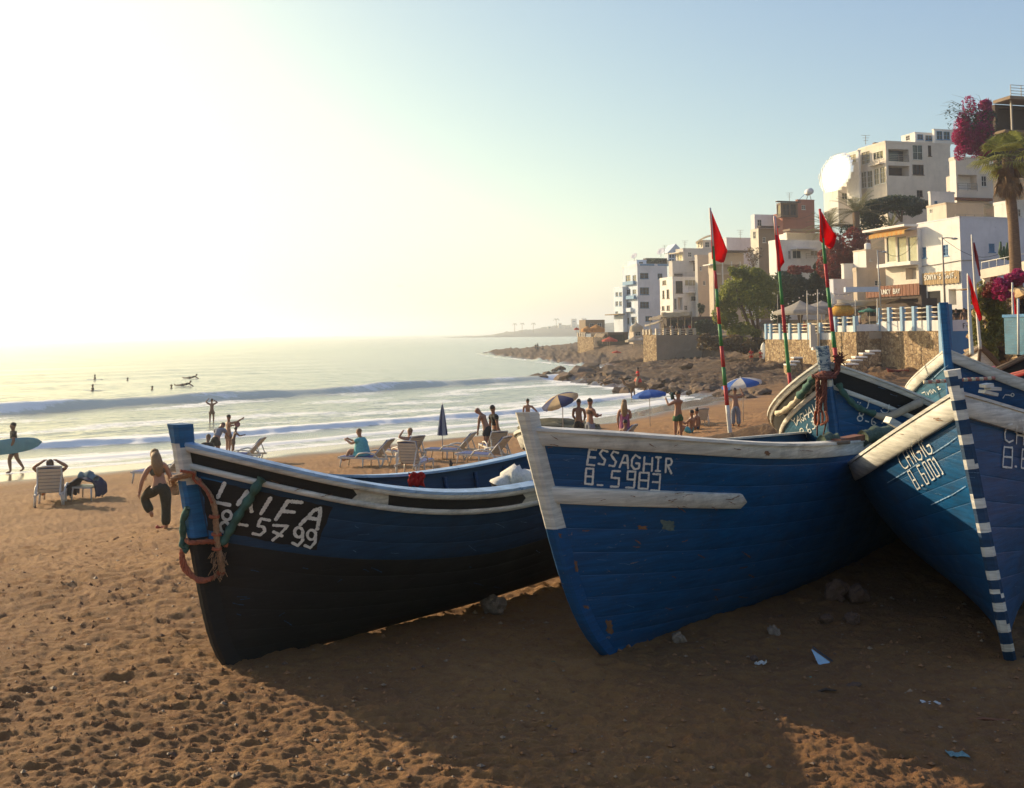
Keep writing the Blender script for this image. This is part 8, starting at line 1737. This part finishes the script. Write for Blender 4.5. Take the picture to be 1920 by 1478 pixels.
scrap(1426, 1247, 26, 'crumpled white paper in the shade in front of the boats', M_SCW, tall=.35); scrap(215, 1174, 32, 'grey white scrap on the sunlit sand left of the LAIFA keel', M_SCW); scrap(262, 1186, 34, 'pale torn sack piece beside the grey white scrap', M_LEAF, tall=.2); scrap(236, 1210, 10, 'tiny white chip on the sunlit sand', M_SCW); scrap(285, 1402, 16, 'small white shell like chip above the reddish pebble', M_SCW); scrap(576, 1454, 18, 'turquoise plastic lid on the sunlit sand at the bottom', M_SCT, tall=.05)
scrap(1375, 1332, 20, 'white and black torn paper in the shade', M_SCW); scrap(1165, 1352, 60, 'thin brownish paper sheet flat on the shaded sand', M_LEAF, tall=.08); scrap(975, 1418, 40, 'crumpled greyish paper near the bottom centre', M_SCW, tall=.2); scrap(1456, 1428, 20, 'white ragged paper near the bottom right of centre', M_SCW, tall=.4); scrap(1405, 1472, 34, 'flat grey card at the bottom edge', M_LEAF, tall=.1); scrap(1745, 1320, 40, 'pale plastic wrapper in the shade at the right', M_SCW, tall=.12)
scrap(1826, 1383, 20, 'turquoise lid in the shade at the right', M_SCT, tall=.05); scrap(1795, 1418, 44, 'greenish white wrapper on the lit patch at the bottom right', M_SCT, tall=.15); scrap(1747, 1432, 16, 'red and white wrapper on the lit patch at the bottom right', M_SCR); scrap(1188, 1309, 18, 'small pale wrapper in the shade', M_SCT, tall=.1); scrap(705, 1373, 20, 'pale scrap at the edge of the boat shadow', M_LEAF); scrap(300, 992, 20, 'red and white drink carton by the foot of the standing woman', M_SCR, tall=.5)
scrap(1048, 1247, 34, 'green glass bottle lying in the shade left of the ESSAGHIR keel', M_SCG, 'bottle', rz=.1); scrap(1518, 1276, 30, 'small green bottle lying in the shade', M_SCG, 'bottle', rz=.0)
for px, py, w_, rz, lab in ((1160, 1395, 95, .25, 'reddish stick on the shaded sand near the bottom centre'), (1845, 1356, 120, -.05, 'long reddish stick in the shade at the right'), (1380, 1260, 60, .2, 'short dark stick beside the white paper'), (385, 1218, 40, .5, 'thin twig beside the LAIFA forefoot'), (640, 1385, 30, -.4, 'short twig on the sunlit sand'), (1550, 1300, 46, .1, 'dark twig under the green bottle')): scrap(px, py, w_, lab, M_WOODD if 'dark' in lab else M_PLANKR, 'stick', rz=rz)
p = gnd(1540, 1246); sh = empty('plastic_shard', p, label='pointed light blue and black shard standing in the sand', cat='litter'); mb = MB(); a = at(1522, 1219, p.y+.02); b_ = at(1556, 1243, p.y-.02); c_ = at(1535, 1247, p.y-.05); t_ = V3((.004, .012, .004)); mb.add([a, b_, c_, a+t_, b_+t_, c_+t_], [(0, 1, 2), (5, 4, 3), (0, 3, 4, 1), (1, 4, 5, 2), (2, 5, 3, 0)]); mb.build('shard', pm('shard_light_blue', (.30, .45, .55), .4, .15, 20, .1), sh, sh); mb = MB(); q = at(1560, 1246, p.y-.03); n_ = V3((.008, .012, .010)); mb.add([a+n_, b_+n_, q+n_, a+n_*1.8, b_+n_*1.8, q+n_*1.8], [(0, 1, 2), (5, 4, 3), (0, 3, 4, 1), (1, 4, 5, 2), (2, 5, 3, 0)]); mb.build('dark_edge', M_DKPL, sh, sh)
# pebbles, shell grit and clods: countless, one mesh
rng = random.Random(3); npb = 5200; xs = []; 
mb = MB()
for i in range(npb):
    D = 1/rng.uniform(1/16., 1/4.6); a = rng.uniform(-.50, .50); x, y = D*math.sin(a), D*math.cos(a); xs.append((x, y, D))
zs = land_z(np.array([q[0] for q in xs]), np.array([q[1] for q in xs]))
for (x, y, D), z in zip(xs, zs):
    s_ = rng.choice((.003, .004, .005, .006, .009, .014))*rng.uniform(.7, 1.4)*(.6+D/12); mi = 0 if rng.random() < .70 else (1 if rng.random() < .72 else 2); c = V3((x, y, z+s_*.2)); v = [c+V3((s_*rng.uniform(.7, 1.4), 0, 0)), c+V3((0, s_*rng.uniform(.7, 1.2), 0)), c-V3((s_*rng.uniform(.7, 1.4), 0, 0)), c-V3((0, s_, 0)), c+V3((0, 0, s_*rng.uniform(.4, .9))), c-V3((0, 0, s_*.6))]
    mb.add(v, [(0, 1, 4), (1, 2, 4), (2, 3, 4), (3, 0, 4), (1, 0, 5), (2, 1, 5), (3, 2, 5), (0, 3, 5)], mi)
mb.build('pebbles', [pm('sand_clod', (.24, .115, .045), .95, .3, 30, .5, .004), pm('shell_grit', (.27, .18, .10), .7, .2, 30, .2), M_STONED], None, None, kind='stuff', label='pebbles, clods and shell grit strewn over the near sand')
# craft on the horizon, and a bird
for px, py, lab in ((168, 636.5, 'tiny boat on the horizon at the left'), (500, 632, 'tiny boat on the horizon in the middle'), (630, 631, 'tiny boat on the horizon right of the middle')):
    d = ray(px, py+1.5); t = -CAMZ/d.z; p = CLOC+d*t; s_ = p.y/FPX; root = empty('distant_boat', p, label=lab, cat='boat'); mb = MB(); mb.add([p+V3(q)*s_ for q in ((-3, 0, 0), (3, 0, 0), (3.6, 0, 1), (-3.6, 0, 1), (-3, 2, 0), (3, 2, 0), (3.6, 2, 1), (-3.6, 2, 1))], [(0, 1, 2, 3), (5, 4, 7, 6), (3, 2, 6, 7), (0, 3, 7, 4), (1, 5, 6, 2)]); mb.build('hull', C['black'], root, root); mb = MB(); mb.box(p+V3((0, 1, 1.6))*s_, (1.6*s_, 1*s_, 1.6*s_)); mb.build('cabin', C['white'], root, root)
c = at(750, 537, 180); root = empty('gull', c, label='small dark bird flying in the empty sky', cat='bird'); mb = MB(); mb.tube([c+V3((0, -.22, 0)), c, c+V3((0, .22, 0))], [.02, .07, .03], 6); mb.build('body', C['grey'], root, root)
for s in (-1, 1): mb = MB(); q = V3((s, 0, 0)); mb.add([c+V3((0, -.07, .02)), c+q*.35+V3((0, -.08, .12)), c+q*.62+V3((0, .02, .02)), c+q*.33+V3((0, .08, .10)), c+V3((0, .08, .02))], [(0, 1, 2, 3, 4)]); mb.build('wing', C['grey'], root, root)
